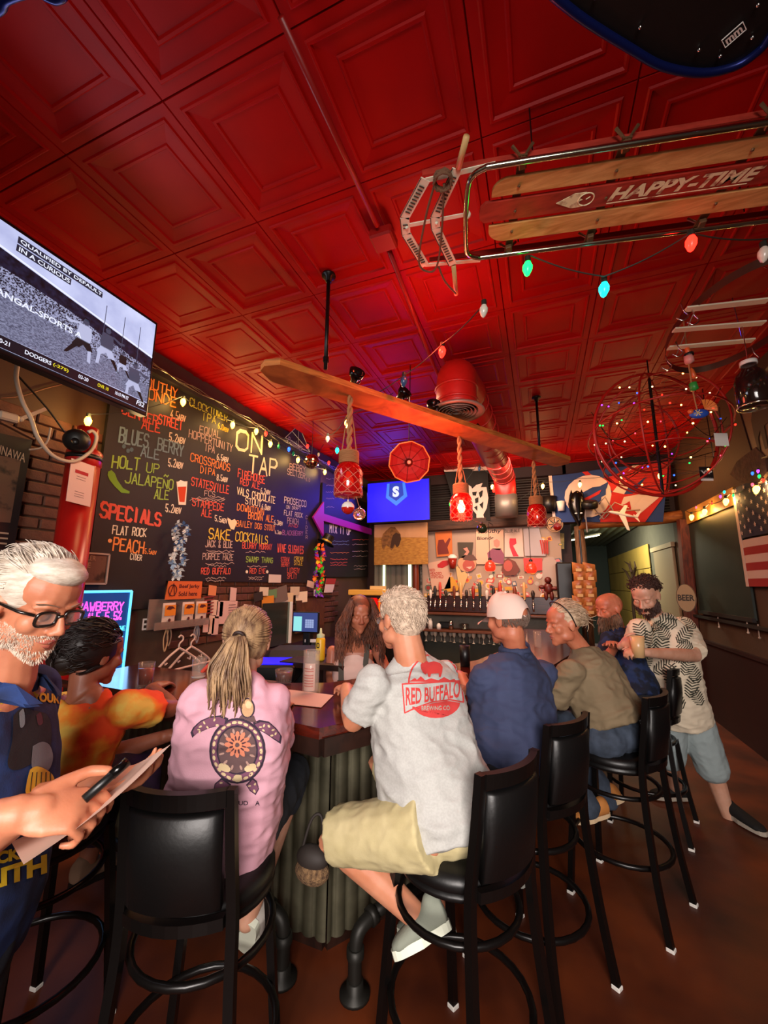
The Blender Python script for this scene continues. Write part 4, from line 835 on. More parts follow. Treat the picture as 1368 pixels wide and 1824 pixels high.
for i, u in enumerate((.24, .58, .84)):
    yc = ya+(yb-ya)*u; pk = thing('jerky_packet', ('leftmost', 'middle', 'rightmost')[i]+' orange and white jerky packet in the clear rack', 'snack packet', (X, yc, za+.02), group='jerky packets in the rack')
    w = .062; g = G(); g.grid(lambda a, b: V((X+.012+.012*math.sin(PI*a)*math.sin(PI*b), yc-w+2*w*a, za+.02+(zb-za-.05)*b)), 6, 6); obj('pouch', g, mat('packet_cream', 'c8b4a4', .5), pk, smooth=True)
    g = G(); g.box((X+.027, yc, zb-.09), (.002, w*1.7, .085)); obj('orange_label', g, mat('packet_orange', 'd07a1c', .6), pk)
    g = G(); g.slab([(-.04, -.01), (-.02, .015), (.02, .012), (.045, -.008), (.02, -.006), (0, -.016)], (X+.0285, yc, zb-.07), (0, 1, 0), (0, 0, 1), .001); g.ball((X+.026, yc, za+.07), (.002, .014, .014), 10, 4); obj('logo', g, mat('maroon_print'), pk)['kind'] = 'stuff'
# bead necklaces and hangers
for i, (x, y0_, y1_, m) in enumerate(((297, 1118, 1160, 'c9a074'), (303, 1116, 1150, '9a8068'), (353, 1112, 1145, '8a8a90'), (350, 1112, 1140, 'b0a8a0'))):
    a = onX(x, y0_, -2.88); b = onX(x, y1_, -2.88); g = G(); g.tube(spline([a, a+V((0, -.02, (b.z-a.z)*.5)), V((-2.88, a.y, b.z)), a+V((0, .02, (b.z-a.z)*.5)), a], 6), .005, 6)
    solo('bead_necklace', 'tan bead necklace at left below the snack rack,grey-brown bead necklace next to the tan one,steel-grey bead necklace right of the hangers,silvery bead necklace beside the steel-grey one'.split(',')[i], 'necklace', g, mat('beads%d' % i, m, .4, bump=.8, bscale=200), 'bead necklaces under the snack rack', smooth=True)
def hanger(px, py, label, X, sc=1):
    q = onX(px, py, X); g = G(); y, z = q.y, q.z; P = [(0, .11), (.02, .125), (.045, .11), (.045, .085), (.015, .06), (.012, .03)]
    g.tube(spline([(X, y+a-.02, z-.125+b) for a, b in P], 5), .007, 8)
    g2 = G(); g2.tube(spline([(X+.002, y-.008, z-.10), (X+.0, y-.10, z-.155), (X, y-.20, z-.235), (X, y-.235, z-.262), (X, y-.20, z-.275), (X, y-.1, z-.268), (X, y+.1, z-.262), (X, y+.20, z-.262), (X, y+.225, z-.25), (X, y+.19, z-.215), (X, y+.09, z-.15), (X, y-.0, z-.10)], 6), .0095, 8)
    t = thing('coat_hanger', label, 'hanger', (X, y, z-.27), group='white plastic coat hangers'); obj('hook', g, m_hang, t, smooth=True); obj('arm_loop', g2, m_hang, t, smooth=True)
    g = G(); g.tube([(X, y-.14, z-.185), (X+.003, y-.13, z-.21), (X, y-.11, z-.20)], .006, 6); obj('notch', g, m_hang, t); g = G(); g.tube([(X, y+.12, z-.18), (X+.003, y+.115, z-.205), (X, y+.09, z-.19)], .006, 6); obj('notch', g, m_hang, t)
m_hang = mat('white_hanger', 'cdb4a4', .4)
hanger(322, 1132, 'white plastic coat hanger nearer the corner of the bar, in front', -2.80); hanger(343, 1130, 'white plastic coat hanger just behind its twin', -2.85)
# papers and small cards pinned below the boards
PAP = [(483-45, 1046, 22, 30, 'pinkish_paper'), (374, 1042, 12, 18, 'card_orange'), (411, 1046, 9, 24, 'pinkish_paper'), (402, 1070, 28, 38, 'pinkish_paper'), (377, 1068, 10, 27, 'paper_warm'), (387, 1071, 9, 26, 'pinkish_paper'), (363, 1103, 9, 22, 'pinkish_paper'), (372, 1096, 7, 32, 'paper_warm'), (379, 1101, 9, 28, 'pinkish_paper'), (434, 1076, 7, 20, 'paper_warm')]
names = ['white slip pinned on the brick between the boards', 'small orange card pinned under the red lettering', 'tall narrow slip above the printed notice', 'printed notice page hanging above the ponytail', 'white card right of the flag scrap', 'cream card beside the printed notice', 'lowest left white card in the pinned cluster', 'long thin card in the middle of the pinned cluster', 'rightmost card of the lower pinned cluster', 'small slip right of the printed notice']
for (x, y, w, h, m), nm in zip(PAP[1:], names[1:]):
    a = onX(x-w/2+4, y, -2.965); b = onX(x+w/2+4, y+h, -2.965); g = wall_poly(-2.962+.0, [(a.y, b.z), (b.y, b.z-.005), (b.y+.004, a.z-.01), (a.y, a.z)], .003); rot = 0
    solo('pinned_paper', nm, 'paper', g, mat(m, {'pinkish_paper': 'c9a59a', 'paper_warm': 'd0b39c', 'card_orange': 'c87a4a'}[m], .8), 'papers pinned on the brick', fix=True)
g = G(); a, b = onX(408, 1078, -2.955), onX(426, 1104, -2.955)
for k in range(7): z = a.z+(b.z-a.z)*k/6; g.slab([(0, 0), ((b.y-a.y)*(.9 if k % 3 else .6), 0), ((b.y-a.y)*(.9 if k % 3 else .6), .006), (0, .006)], (-2.957, a.y, z), (0, 1, 0), (0, 0, 1), .001)
solo('printed_text', 'rows of print on the notice page above the ponytail', 'print', g, mat('grey_print'), kind='stuff')
g = G(); a = onX(372, 1050, -2.95)
for k in range(6): g.slab([(0, 0), (.14, .01), (.14, .022), (0, .012)], (-2.95, onX(362, 1060, -2.95).y, onX(362, 1095, -2.95).z+k*.03), (0, 1, 0), (0, 0, 1), .002)
solo('flag_scrap', 'scrap of red striped flag hanging beside the jerky rack', 'flag', g, mat('flag_red_dim', '7a2a26', .8), kind=None)
bpy.data.objects['flag_scrap']['kind'] = 'thing'
# shelf strip with postcards below the chalkboards
rnd = random.Random(11); cards = [(470, 1046, 'c0b09a', 12), (485, 1050, '5a7a52', 12), (497, 1046, '6a5a52', 22), (512, 1056, 'c8b088', 15), (525, 1045, 'b8a488', 12), (537, 1054, 'd8c4a8', 15), (553, 1035, 'c8a890', 9), (565, 1050, 'c8b4a0', 9), (477, 1062, 'c07820', 16), (440+20, 1055, '2a2020', 12), (505, 1062, 'b8a898', 12)]
cn = ['cream', 'green', 'grey-brown folded', 'tan', 'beige', 'tilted white', 'tall framed', 'narrow', 'orange', 'dark', 'pale square']
wh = ['at the left end of the postcard row', 'next to the left end of the postcard row', 'leaning in the postcard row', 'low in the postcard row', 'high in the postcard row', 'above the register screen', 'at the foot of the rainbow lei', 'just left of the rainbow lei', 'hanging over the mirror', 'standing left of the postcard row', 'below the folded one in the postcard row']
for (x, y, c, w), n_, w_ in zip(cards, cn, wh):
    X = -2.935; a = onX(x-w/2, y, X); b = onX(x+w/2, y+w*1.25, X); th = rnd.uniform(-.3, .3); g = G(); hw, hh = abs(b.y-a.y)/2, abs(a.z-b.z)/2
    g.slab([(-hw, -hh), (hw, -hh), (hw, hh), (-hw, hh)], (X, (a.y+b.y)/2, (a.z+b.z)/2), (.2, math.cos(th), math.sin(th)), (0, -math.sin(th), math.cos(th)), .003)
    solo('postcard', n_+' postcard '+w_, 'postcard', g, mat('card_'+c, c, .7), 'postcards pinned over the register', fix=True)
g = G(); g.beam(onX(455, 1056, -2.97), onX(590, 1062, -2.97), .03, .03); solo('card_ledge', 'thin dark ledge carrying the row of postcards', 'ledge', g, m_apron)
# red and white sign card near the arrow
a = onX(578, 1030, -2.96); b = onX(598, 1055, -2.96); g = wall_poly(-2.96, [(a.y, b.z), (b.y-.1, b.z), (b.y, a.z), (a.y+.06, a.z)], .004); t = thing('event_card', 'slanted red and white card right of the rainbow lei', 'card', (-2.96, a.y, b.z)); obj('card', g, mat('card_white', 'c8b8a8', .7), t, fix=True)
g = wall_poly(-2.956, [(a.y+.03, (a.z+b.z)/2+.02), (b.y-.05, (a.z+b.z)/2+.02), (b.y, a.z), (a.y+.06, a.z)], .003); obj('red_half', g, mat('card_red', '9a2a20', .7), t, fix=True)
# small papers on board + pennant + disco ball
a = onX(479, 1023, -2.95); b = onX(500, 1038, -2.95); solo('white_sticker', 'white price card stuck on the bottom edge of the big chalkboard', 'card', wall_poly(-2.948, [(a.y, b.z), (b.y, b.z), (b.y, a.z), (a.y, a.z)], .003), mat('card_white'), fix=True)
P = [onX(x, y, -2.85) for x, y in ((508, 780), (532, 757), (552, 805), (540, 800), (520, 785))]; t = thing('pennant', 'grey sail-shaped team pennant standing above the chalkboard', 'pennant', tuple(P[0])); g = G(); g.slab([(p.y, p.z) for p in P], (-2.86, 0, 0), (0, 1, 0), (0, 0, 1), .006); obj('cloth', g, mat('pennant_dark', '2c2c30', .7), t, fix=True)
g = G(); g.tube(P, .005, 4, closed=True); g.tube([P[0].lerp(P[1], .5), P[2]], .004, 4); g.tube([P[1], P[0].lerp(P[2], .5)], .004, 4); block_text(g, 'Panthers', P[0]+V((.012, .03, -.05)), P[2]-P[0], (0, 0, 1), .34, .09, NX, 0, bold=.01, slant=.3); obj('trim_print', g, mat('pennant_print', '9aa0a4', .6), t)
p = onX(555, 822, -2.45); t = thing('disco_ball', 'mirrored disco ball hanging in front of the chalkboard', 'disco ball', tuple(p-V((0, 0, .09))))
g = G(); n1, n2, r = 26, 16, .088
for i in range(n2):
    t0, t1 = PI*(i+.06)/n2, PI*(i+.94)/n2
    for j in range(n1):
        a0, a1 = 2*PI*(j+.04)/n1, 2*PI*(j+.96)/n1; nn = V((math.cos((a0+a1)/2)*math.sin((t0+t1)/2), math.sin((a0+a1)/2)*math.sin((t0+t1)/2), math.cos((t0+t1)/2)))*0
        g.add([p+V((math.sin(t_)*math.cos(a_), math.sin(t_)*math.sin(a_), math.cos(t_)))*r for t_, a_ in ((t0, a0), (t1, a0), (t1, a1), (t0, a1))], [(0, 1, 2, 3)])
obj('mirror_tile', g, mat('mirror_tile', 'd8c8a8', .08, 1), t)['kind'] = 'stuff'
obj('core', G().ball(p, .084, 20, 12), m_black, t, smooth=True); obj('hanging_cord', G().tube([p+V((0, 0, .085)), V((p.x, p.y, 3.58))], .003, 4), m_black, t)
# ------------------------------------------------------------------ back wall behind the bar
NY = V((0, -1, 0)); YW = 6.96
m_beam = mat('rough_beam', '4a2a18', .7, wood=6, col2='2a160c', stretch=(.5, 4, 4), bump=.4, bscale=30)
m_rust = mat('dark_corrugated_siding', '2c2522', .5, .5, var=.4, vscale=5)
def yq(px0, py0, px1, py1, y):          # box on the back wall from two photo corners: x0, z0, x1, z1
    a, b = onY(px0, py0, y), onY(px1, py1, y); return min(a.x, b.x), min(a.z, b.z), max(a.x, b.x), max(a.z, b.z)
def wallplate(x0, z0, x1, z1, y, t=.01): return G().box(((x0+x1)/2, y-t/2, (z0+z1)/2), (x1-x0, t, z1-z0))
def ypoly(pts, y, t=.004): P = [onY(a, b, y) for a, b in pts]; g = G(); g.slab([(p.x, p.z) for p in P], (0, y, 0), (1, 0, 0), (0, 0, 1), t); return g
g = G(); corrugated(g, (-2.9, YW, 2.62), (1, 0, 0), (0, 0, 1), 4.75, .8, .12, .014)
for p in g.v: p.z, p.x = p.z, p.x
t = thing('metal_siding', 'dark corrugated metal siding high on the back wall', 'siding', (-.5, YW, 2.62))
g = G(); n = 60
for i in range(n+1):
    z = 2.62+.78*i/n; d = .012*math.cos(2*PI*z/.085); g.v += [V((-2.9, YW-.02+d, z)), V((1.85, YW-.02+d, z))]
for i in range(n): g.f.append((2*i, 2*i+1, 2*i+3, 2*i+2)); g.m.append(0)
obj('sheet', g, m_rust, t, smooth=True)
bp = onY(780, 935, 6.8)
bm1 = solo('timber_beam', 'long rough dark timber beam above the sticker wall', 'beam', G().beam((-2.0, 6.82, 2.62), (.62, 6.82, 2.66), .16, .17, bev=.01), m_beam)
t = solo('log_beam', 'peeled log beam over the hallway opening', 'beam', G().tube(spline([onY(1030, 934, 6.8)+V((0, 0, 0)), onY(1090, 930, 6.8), onY(1150, 927, 6.8), onY(1225, 917, 6.8)], 4), [.085, .08, .083, .079, .082, .08, .085, .08, .08, .082, .083, .08, .08], 12), mat('peeled_log', 'b06c30', .6, wood=9, col2='7a4018', stretch=(.5, 3, 3), bump=.4, bscale=20), smooth=True)
solo('log_post', 'peeled log post at the left side of the hallway opening', 'post', G().tube([(.62, 6.84, 0), (.62, 6.84, 1.4), (.61, 6.84, 2.52)], [.075, .08, .07], 12), mat('grey_log', '7a5a40', .7, wood=9, col2='50301c', stretch=(3, 3, .5), bump=.4, bscale=20), smooth=True)
g = G(); g.beam(onX(1217, 925, 1.86), V((1.86, 6.84, 0)), .12, .14, up=(0, 1, 0)); solo('door_post', 'rough reddish timber post where the hallway meets the right wall', 'post', g, mat('red_timber', '6a2c18', .6, wood=8, col2='3a140c', stretch=(3, 3, .5), bump=.3))
# second television
x0, z0, x1, z1 = yq(655, 862, 765, 925, 6.3)
t = thing('television', 'smaller television with a bright blue screen on the back wall', 'television', ((x0+x1)/2, 6.33, z0))
obj('casing', G().box(((x0+x1)/2, 6.335, (z0+z1)/2), (x1-x0+.03, .06, z1-z0+.03), bev=.008), m_black, t)
s = obj('screen', flat(G(), [(x0, 6.302, z0), (x1, 6.302, z0), (x1, 6.302, z1), (x0, 6.302, z1)]), em('blue_screen', '1008ff', 1.6), t)
def sp2(pts, m, n, y): return obj(n, flat(G(), [(x0+(x1-x0)*u, y, z0+(z1-z0)*v) for u, v in pts]), m, s)
sp2([(.33, .96), (.62, .96), (.66, .6), (.48, .38), (.31, .6)], em('logo_blue', '3a80e8', 1.2), 'shield_emblem', 6.300); sp2([(.37, .96), (.58, .96), (.60, .64), (.48, .50), (.36, .64)], em('logo_mid', '1840c0', 1), 'shield_inner', 6.2985)
g = G(); block_text(g, 'S', (x0+(x1-x0)*.42, 6.297, z0+(z1-z0)*.60), (1, 0, 0), (0, 0, 1), .12, .19, NY, .001, bold=.06); obj('emblem_letter', g, em('screen_white', 'e8ecff'), s)
g = G(); g.tube([((x0+x1)/2, 6.36, (z0+z1)/2), ((x0+x1)/2, 6.9, (z0+z1)/2)], .03, 8); obj('wall_bracket', g, m_black, t)
lamp('blue_television_glow', 'AREA', ((x0+x1)/2-.2, 6.26, (z0+z1)/2), 26, (.10, .06, 1), .9, (-2.8, 4.9, 2.5), .5)
# buffalo painting
x0, z0, x1, z1 = yq(667, 935, 762, 1005, 6.5)
t = thing('painting', 'canvas painting of a bison standing in golden grass', 'painting', ((x0+x1)/2, 6.5, z0)); X0, X1, Z0, Z1 = x0, x1, z0, z1
def pp_(u, v, y=6.498): return V((X0+(X1-X0)*u, y, Z0+(Z1-Z0)*v))
obj('canvas', G().box(((x0+x1)/2, 6.52, (z0+z1)/2), (x1-x0, .035, z1-z0)), mat('paint_grass', 'b08038', .8, col2='8a5c24', vscale=14, stretch=(1, 1, 3)), t)
obj('painted_sky', flat(G(), [pp_(0, .68), pp_(.5, .66), pp_(1, .63), pp_(1, 1), pp_(0, 1)]), mat('paint_sky', 'b88c66', .8, col2='a87c54', vscale=4), t)
obj('painted_bison', flat(G(), [pp_(a, b, 6.496) for a, b in ((.16, .42), (.14, .62), (.17, .76), (.24, .85), (.32, .93), (.40, .92), (.46, .82), (.51, .73), (.51, .58), (.48, .46), (.44, .42), (.41, .48), (.37, .40), (.33, .34), (.31, .42), (.27, .46), (.23, .48), (.20, .38), (.18, .38))]), mat('paint_hump', '8a5e30', .8, col2='5a3a1c', vscale=20), t)
obj('painted_head', flat(G(), [pp_(a, b, 6.494) for a, b in ((.36, .72), (.42, .78), (.50, .74), (.52, .62), (.48, .46), (.44, .42), (.40, .5), (.35, .40), (.31, .42), (.33, .56))]), mat('paint_dark', '3a2416', .8), t)
# metal curtain strip and daylight gaps under the painting
x0, z0, x1, z1 = yq(668, 1006, 735, 1064, 6.9); t = thing('ribbed_curtain', 'grey ribbed curtain hanging below the bison painting', 'curtain', ((x0+x1)/2, 6.9, z0-.5))
g = G(); corrugated(g, (x0, 6.9, z0-.5), (1, 0, 0), (0, 0, 1), x1-x0, z1-z0+.6, .11, .02); obj('cloth', g, mat('grey_curtain', '7c7668', .7), t, smooth=True)
for a, b, s_ in ((682, 686, 1006), (727, 733, 1004)):
    q = yq(a, s_, b, 1055, 6.86); g = wallplate(*q, 6.862, .004); o_ = obj('daylight_gap', g, mat('daylight_gap', 'dcecc0', emit=1.8), t)
# sticker wall
m_cream2 = mat('tap_wall_paint', 'a08876', .6)
x0, z0, x1, z1 = yq(752, 946, 1006, 1070, YW-.05); sw = thing('sticker_wall', 'cream wall panel crowded with stickers above the beer taps', 'wall panel', ((x0+x1)/2, YW, z0))
obj('panel', wallplate(x0, z0, x1, z1, YW-.04, .03), m_cream2, sw)
cols = ['b8907a', 'd8b8a0', 'c83c30', '8a2a24', '2c2824', 'd89030', 'e0d0b8', '5a6a58', 'b85c50', '70605a', 'd8c0b0', 'c06058', '4a5a6a', 'c8a030', 'b0a090', 'd07070']
rnd = random.Random(21); k = 0
for i in range(150):
    px = rnd.uniform(756, 1000); py = rnd.uniform(1018, 1068) if i < 105 else rnd.uniform(950, 1066)
    if 762 < px < 845 and py < 1058 and i >= 105: continue
    p = onY(px, py, YW-.07-.0004*(i % 25)); r = rnd.uniform(.028, .062); g = G(); sh = rnd.randrange(3); a0 = rnd.uniform(-.3, .3)
    n = 10 if sh == 0 else 4
    pts = [(r*math.cos(2*PI*j/n+a0+(PI/4 if n == 4 else 0))*(1.5 if sh == 2 else 1), r*math.sin(2*PI*j/n+a0+(PI/4 if n == 4 else 0))*(.75 if sh == 2 else 1)) for j in range(n)]
    g.slab(pts, p+V((0, .0, 0)), (1, 0, 0), (0, 0, 1), .0008, mi=0); c1 = cols[rnd.randrange(len(cols))]; c2 = cols[rnd.randrange(len(cols))]
    g.slab([(a*.62, b*.62) for a, b in pts], p+V((0, -.001, 0)), (1, 0, 0), (0, 0, 1), .0006, mi=1)
    obj('sticker', g, [mat('stk_'+c1, c1, .5), mat('stk_'+c2, c2, .5)], sw)
def poster(nm, label, pts, m, y=YW-.10): t = thing(nm, label, 'poster', tuple(onY(*pts[-1], y)), group='posters on the sticker wall'); obj('sheet', ypoly(pts, y), m, t, fix=True); return t
def on(t, nm, pts, m, y): return obj(nm, ypoly(pts, y, .002), m, t, fix=True)
def ytext(t, txt, px0, py0, px1, h, m, y, bold=.02, slant=0, nm='lettering'):
    a, b = onY(px0, py0, y), onY(px1, py0, y); g = G(); block_text(g, txt, a, (1, 0, 0), (0, 0, 1), b.x-a.x, abs(onY(px0, py0-h, y).z-a.z), NY, .001, bold=bold, slant=slant); return obj(nm, g, m, t)
y = YW-.10; m_ink = mat('black_ink', '1c1410', .6); m_redink = mat('red_ink', 'a8281e', .6)
t = poster('tin_poster', 'orange poster with a dark red bottle figure', [(775, 948), (805, 945), (806, 990), (778, 992)], mat('orange_poster', 'c06428', .6)); on(t, 'figure', [(781, 962), (790, 961), (793, 968), (800, 958), (803, 960), (797, 975), (800, 986), (780, 988), (779, 975)], mat('brown_ink', '6a1c14'), y-.006)
t = poster('tin_poster', 'cream poster with red kettle for a red ale, tilted', [(762, 1003), (800, 995), (803, 1048), (770, 1052)], mat('cream_poster', 'c8a088', .6)); ytext(t, 'RED', 765, 1018, 775, 5, m_redink, y-.006); ytext(t, 'HEADED', 766, 1024, 787, 5, m_redink, y-.006); ytext(t, 'STEPCHILD', 767, 1030, 790, 5, m_redink, y-.006)
on(t, 'red_kettle', [(779, 1006), (788, 999), (800, 998), (799, 1006), (788, 1012), (780, 1011)], mat('red_kettle', 'b01820'), y-.006)
t = poster('tin_poster', 'dark round-cornered poster with pale curls beside the red kettle poster', [(815, 966), (843, 966), (840, 994), (817, 994)], mat('olive_poster', '3c3224', .6)); on(t, 'curl', [(825, 977), (832, 975), (836, 983), (832, 989), (826, 988), (831, 983)], mat('pink_ink', 'c88070'), y-.006)
t = poster('tin_poster', 'cream poster reading Mouthy Blonde with a smiling woman', [(848, 943), (897, 943), (897, 1005), (848, 1005)], mat('blonde_poster', 'd0a488', .6)); ytext(t, 'Mouthy', 852, 952, 892, 8, m_ink, y-.006, slant=.1); ytext(t, 'Blonde', 850, 962, 880, 6, m_ink, y-.006)
on(t, 'hair', [(876, 960), (884, 955), (893, 960), (895, 974), (890, 980), (878, 978), (874, 970)], mat('blonde_ink', 'b8a088'), y-.006); on(t, 'face', [(879, 963), (885, 960), (890, 964), (890, 972), (885, 976), (880, 972)], mat('face_ink', 'b87868'), y-.008); on(t, 'dress', [(868, 985), (877, 977), (892, 977), (898, 988), (897, 1005), (870, 1000)], mat('mauve_ink', '80425a'), y-.006)
t = poster('tin_poster', 'white poster with a figure in a bright red dress', [(899, 941), (930, 941), (933, 992), (899, 992)], mat('white_poster', 'c8b0a4', .6)); ytext(t, 'BLUE ALE', 900, 949, 926, 6, m_ink, y-.006, bold=.0); on(t, 'red_dress', [(908, 959), (919, 959), (920, 968), (914, 972), (920, 984), (924, 991), (914, 991), (908, 975), (907, 966)], mat('red_dress_ink', 'c81c34'), y-.006)
t = poster('tin_poster', 'pale blue-white poster with a red striped banner', [(932, 941), (960, 941), (972, 990), (935, 990)], mat('pale_poster', 'a8a0a4', .6))
for k in range(4): on(t, 'stripe', [(961+k*4, 962), (964+k*4, 962), (968+k*3, 985), (966+k*3, 988)], m_redink, y-.006)
t = poster('photo_cutout', 'round cut-out photo of a smiling face in a flat cap', [(832+17*math.cos(a), 1004+15*math.sin(a)) for a in [k*PI/6 for k in range(12)]], mat('cutout_rim', 'c0906c')); on(t, 'face', [(835+11*math.cos(a), 1007+11*math.sin(a)) for a in [k*PI/6 for k in range(12)]], mat('photo_face', 'a84c40'), y-.008); on(t, 'cap', [(824, 996), (830, 989), (843, 988), (850, 997), (838, 999)], mat('cap_grey', '5a3c34'), y-.010); on(t, 'smile', [(830, 1010), (841, 1009), (837, 1014)], mat('photo_white', 'd8b0a0'), y-.010)
t = poster('photo_cutout', 'cut-out photo of a long-haired laughing woman', [(893, 1016), (896, 1000), (905, 994), (918, 1000), (926, 1014), (920, 1024), (900, 1026)], mat('hair_photo', '6a3428')); on(t, 'face', [(905+8*math.cos(a), 1008+10*math.sin(a)) for a in [k*PI/6 for k in range(12)]], mat('photo_face'), y-.008)
t = poster('tin_poster', 'red rectangular poster behind the far red lamp', [(932, 994), (966, 994), (966, 1016), (934, 1018)], mat('red_poster', 'c03c3c', .6))
t = poster('tin_poster', 'round-shouldered white metal panel of stickers at the right end', [(966, 1000), (970, 993), (985, 992), (991, 1000), (993, 1045), (966, 1045)], mat('white_panel', 'a89488', .5))
t = poster('yellow_cutout', 'yellow wavy cut-out shaped like a foot by the tap handles', [(797, 1036), (800, 1028), (806, 1027), (812, 1036), (817, 1045), (816, 1052), (800, 1054), (790, 1052)], mat('yellow_cut', 'c8902c', .6)); t = poster('yellow_cutout', 'tall cream cut-out bottle shape leaning right above the taps', [(818, 1050), (815, 1030), (812, 1010), (817, 1008), (822, 1020), (828, 1018), (834, 1024), (826, 1045), (822, 1056)], mat('cream_cut', 'c8a870', .6))
# red hanging lamps before the stickers
m_rl = mat('red_lamp_glass', 'ff2010', .2, emit=2.6)
for (px, py, lb) in ((873, 1008, 'small glowing red lamp hanging before the stickers, nearer'), (946, 1011, 'small glowing red lamp hanging before the stickers, farther right')):
    p = onY(px, py, 6.2); t = thing('red_lamp', lb, 'lamp', tuple(p-V((0, 0, .08))), group='small red lamps over the taps'); g = G(); g.lathe([(.055, -.075), (.075, -.05), (.078, .0), (.06, .05), (.03, .07), (.02, .085)], 18, p); obj('glass_globe', g, m_rl, t, smooth=True)
    g = G(); g.lathe([(.024, .08), (.026, .11), (.008, .12), (.0, .12)], 10, p); g.tube([p+V((0, 0, .11)), V((p.x, p.y, 2.55))], .004, 4); obj('fitting', g, m_black, t); g = G(); g.beam(V((p.x, p.y, 2.55)), V((p.x, 6.74, 2.6)), .01, .01); obj('arm', g, m_black, t); lamp('red_lamp_glow', 'POINT', p-V((0, .1, 0)), 3, (1, .12, .1), .06)
# beer engine shaped red-white lamp
p = onY(806, 1000, 6.80); t = thing('glass_mug', 'red and white beer glass ornament hung left of the capped portrait', 'ornament', tuple(p)); g = G(); g.lathe([(0, -.12), (.05, -.12), (.075, .05), (0, .05)], 16, p); obj('glass', g, mat('amber_beer', '8a2418', .2), t, smooth=True); g = G(); g.lathe([(.076, .05), (.08, .08), (.03, .12), (0, .12)], 16, p); obj('foam', g, m_white, t, smooth=True)
# tap rail
yt = 6.6; a, b = onY(760, 1062, yt), onY(1000, 1085, yt)
m_tapwood = mat('tap_board_wood', '3a120c', .35, wood=7, col2='1e0806', stretch=(.6, 4, 4))
tr = thing('tap_rail', 'dark wooden tap board with a long row of chrome beer taps', 'tap rail', ((a.x+b.x)/2, yt, 1.2))
zt, zb = onY(860, 1062, yt).z, onY(860, 1092, yt).z
obj('tap_board', G().box(((a.x+b.x)/2, yt+.06, (zt+zb)/2), (b.x-a.x, .08, zt-zb), bev=.01), m_tapwood, tr)
obj('drip_shelf', G().box(((a.x+b.x)/2, yt, zb-.02), (b.x-a.x+.1, .26, .035), bev=.006), mat('shelf_edge_wood', '5a3018', .4), tr)
hc = ['d8ccc0', '1c1a18', 'b83a28', '30281c', '6a3018', 'c89a60', '241a16', '882018', '2c3a30']
k = 0
for px in (768, 776, 785, 795, 810, 822, 832, 844, 856, 868, 880, 892, 905, 918, 935, 950):
    x = onY(px, 1070, yt-.03).x; zc = zt-.12; p = V((x, yt-.02, zc)); g = G()
    g.tube([(x, yt+.02, zc), (x, yt-.07, zc), (x, yt-.09, zc-.03), (x, yt-.09, zc-.09)], .013, 8); g.lathe([(.02, 0), (.02, .02), (.01, .03), (.01, .07), (.016, .075), (0, .08)], 10, (x, yt-.06, zc)); f = obj('faucet', g, m_chrome, tr, smooth=True)
    c = hc[k % 9]; hh = .13+.06*((k*7) % 3); g = G(); g.lathe([(.012, 0), (.022, .04), (.026+.004*(k % 2), hh*.7), (.018, hh), (0, hh+.01)], 10, (x, yt-.06, zc+.08)); h_ = obj('tap_handle', g, mat('handle_'+c, c, .4), tr, smooth=True); k += 1
# shelves and glass racks below
g = G(); g.box(((a.x+b.x)/2, 6.86, .55), (b.x-a.x, .1, 1.05)); 
bs = thing('back_shelf', 'wooden back bar shelf with bottles over a rack of hanging glasses', 'shelf', (-.9, 6.6, .9)); zsh = onY(800, 1124, 6.5).z
obj('shelf_board', G().box((-.9, 6.65, zsh), (2.3, .4, .035), bev=.005), mat('shelf_edge_wood'), bs); obj('back_panel', G().box((-.9, 6.9, .95), (2.5, .04, .55)), mat('grey_backsplash', '6a6054', .6, var=.2), bs)
for px in (753, 832, 905, 975): x = onY(px, 1150, 6.5).x; obj('upright', G().box((x, 6.5, zsh/2), (.04, .04, zsh)), m_black, bs)
obj('lower_panel', G().box((-.9, 6.86, .35), (2.3, .03, .7)), mat('fridge_glass', '4a5048', .3, .3), bs)
g = G()
for k in range(26):
    x = -1.9+k*.075; g.lathe([(.028, .0), (.004, .012), (.004, .07), (.03, .10), (.033, .15)], 10, (x, 6.5+.09*(k % 2), zsh-.17))
obj('hanging_glasses', g, mat('glassware', 'b8b4a8', .15, .4), bs, smooth=True)['kind'] = 'stuff'
for px, py, kind, lb in ((754, 1112, 'w', 'white shaker bottle at the left end of the back shelf'), (766, 1112, 'w', 'second white shaker bottle on the back shelf'), (781, 1117, 's', 'short white salt shaker on the back shelf'), (803, 1112, 'c', 'slim chrome shaker on the back shelf')):
    p = onY(px, 1124, 6.52); g = G(); H = {'w': .16, 's': .09, 'c': .14}[kind]; g.lathe([(0, 0), (.035, 0), (.036, H*.7), (.024, H*.85), (.02, H), (0, H)], 14, (p.x, 6.55, zsh+.018)); solo('shaker', lb, 'shaker', g, {'w': m_white, 's': m_white, 'c': m_chrome}[kind], 'shakers on the back shelf', smooth=True)
g = G(); p = onY(826, 1124, 6.52)
for k in range(4): g.lathe([(.02, k*.022), (.075, k*.022+.018), (.08, k*.022+.02), (.075, k*.022+.024), (.02, k*.022+.008)], 18, (p.x, 6.6, zsh+.02))
solo('bowl_stack', 'stack of shallow steel bowls on the back shelf', 'bowls', g, m_chrome, smooth=True, kind=None)
g = G(); p = onY(790, 1124, 6.52); g.box((p.x, 6.72, zsh+.07), (.22, .06, .10), bev=.01); solo('black_box', 'low black box on the back shelf between the shakers', 'box', g, m_black)
# post left of taps
solo('turned_post', 'turned reddish wooden post left of the sticker wall', 'post', G().lathe([(.05, 0), (.055, .9), (.06, 1.2), (.045, 1.25), (.06, 1.3), (.05, 1.9), (.055, 1.95)], 16, (onY(741, 1050, 6.6).x, 6.6, 0)), mat('red_wood_post', '6a2a16', .4), smooth=True)
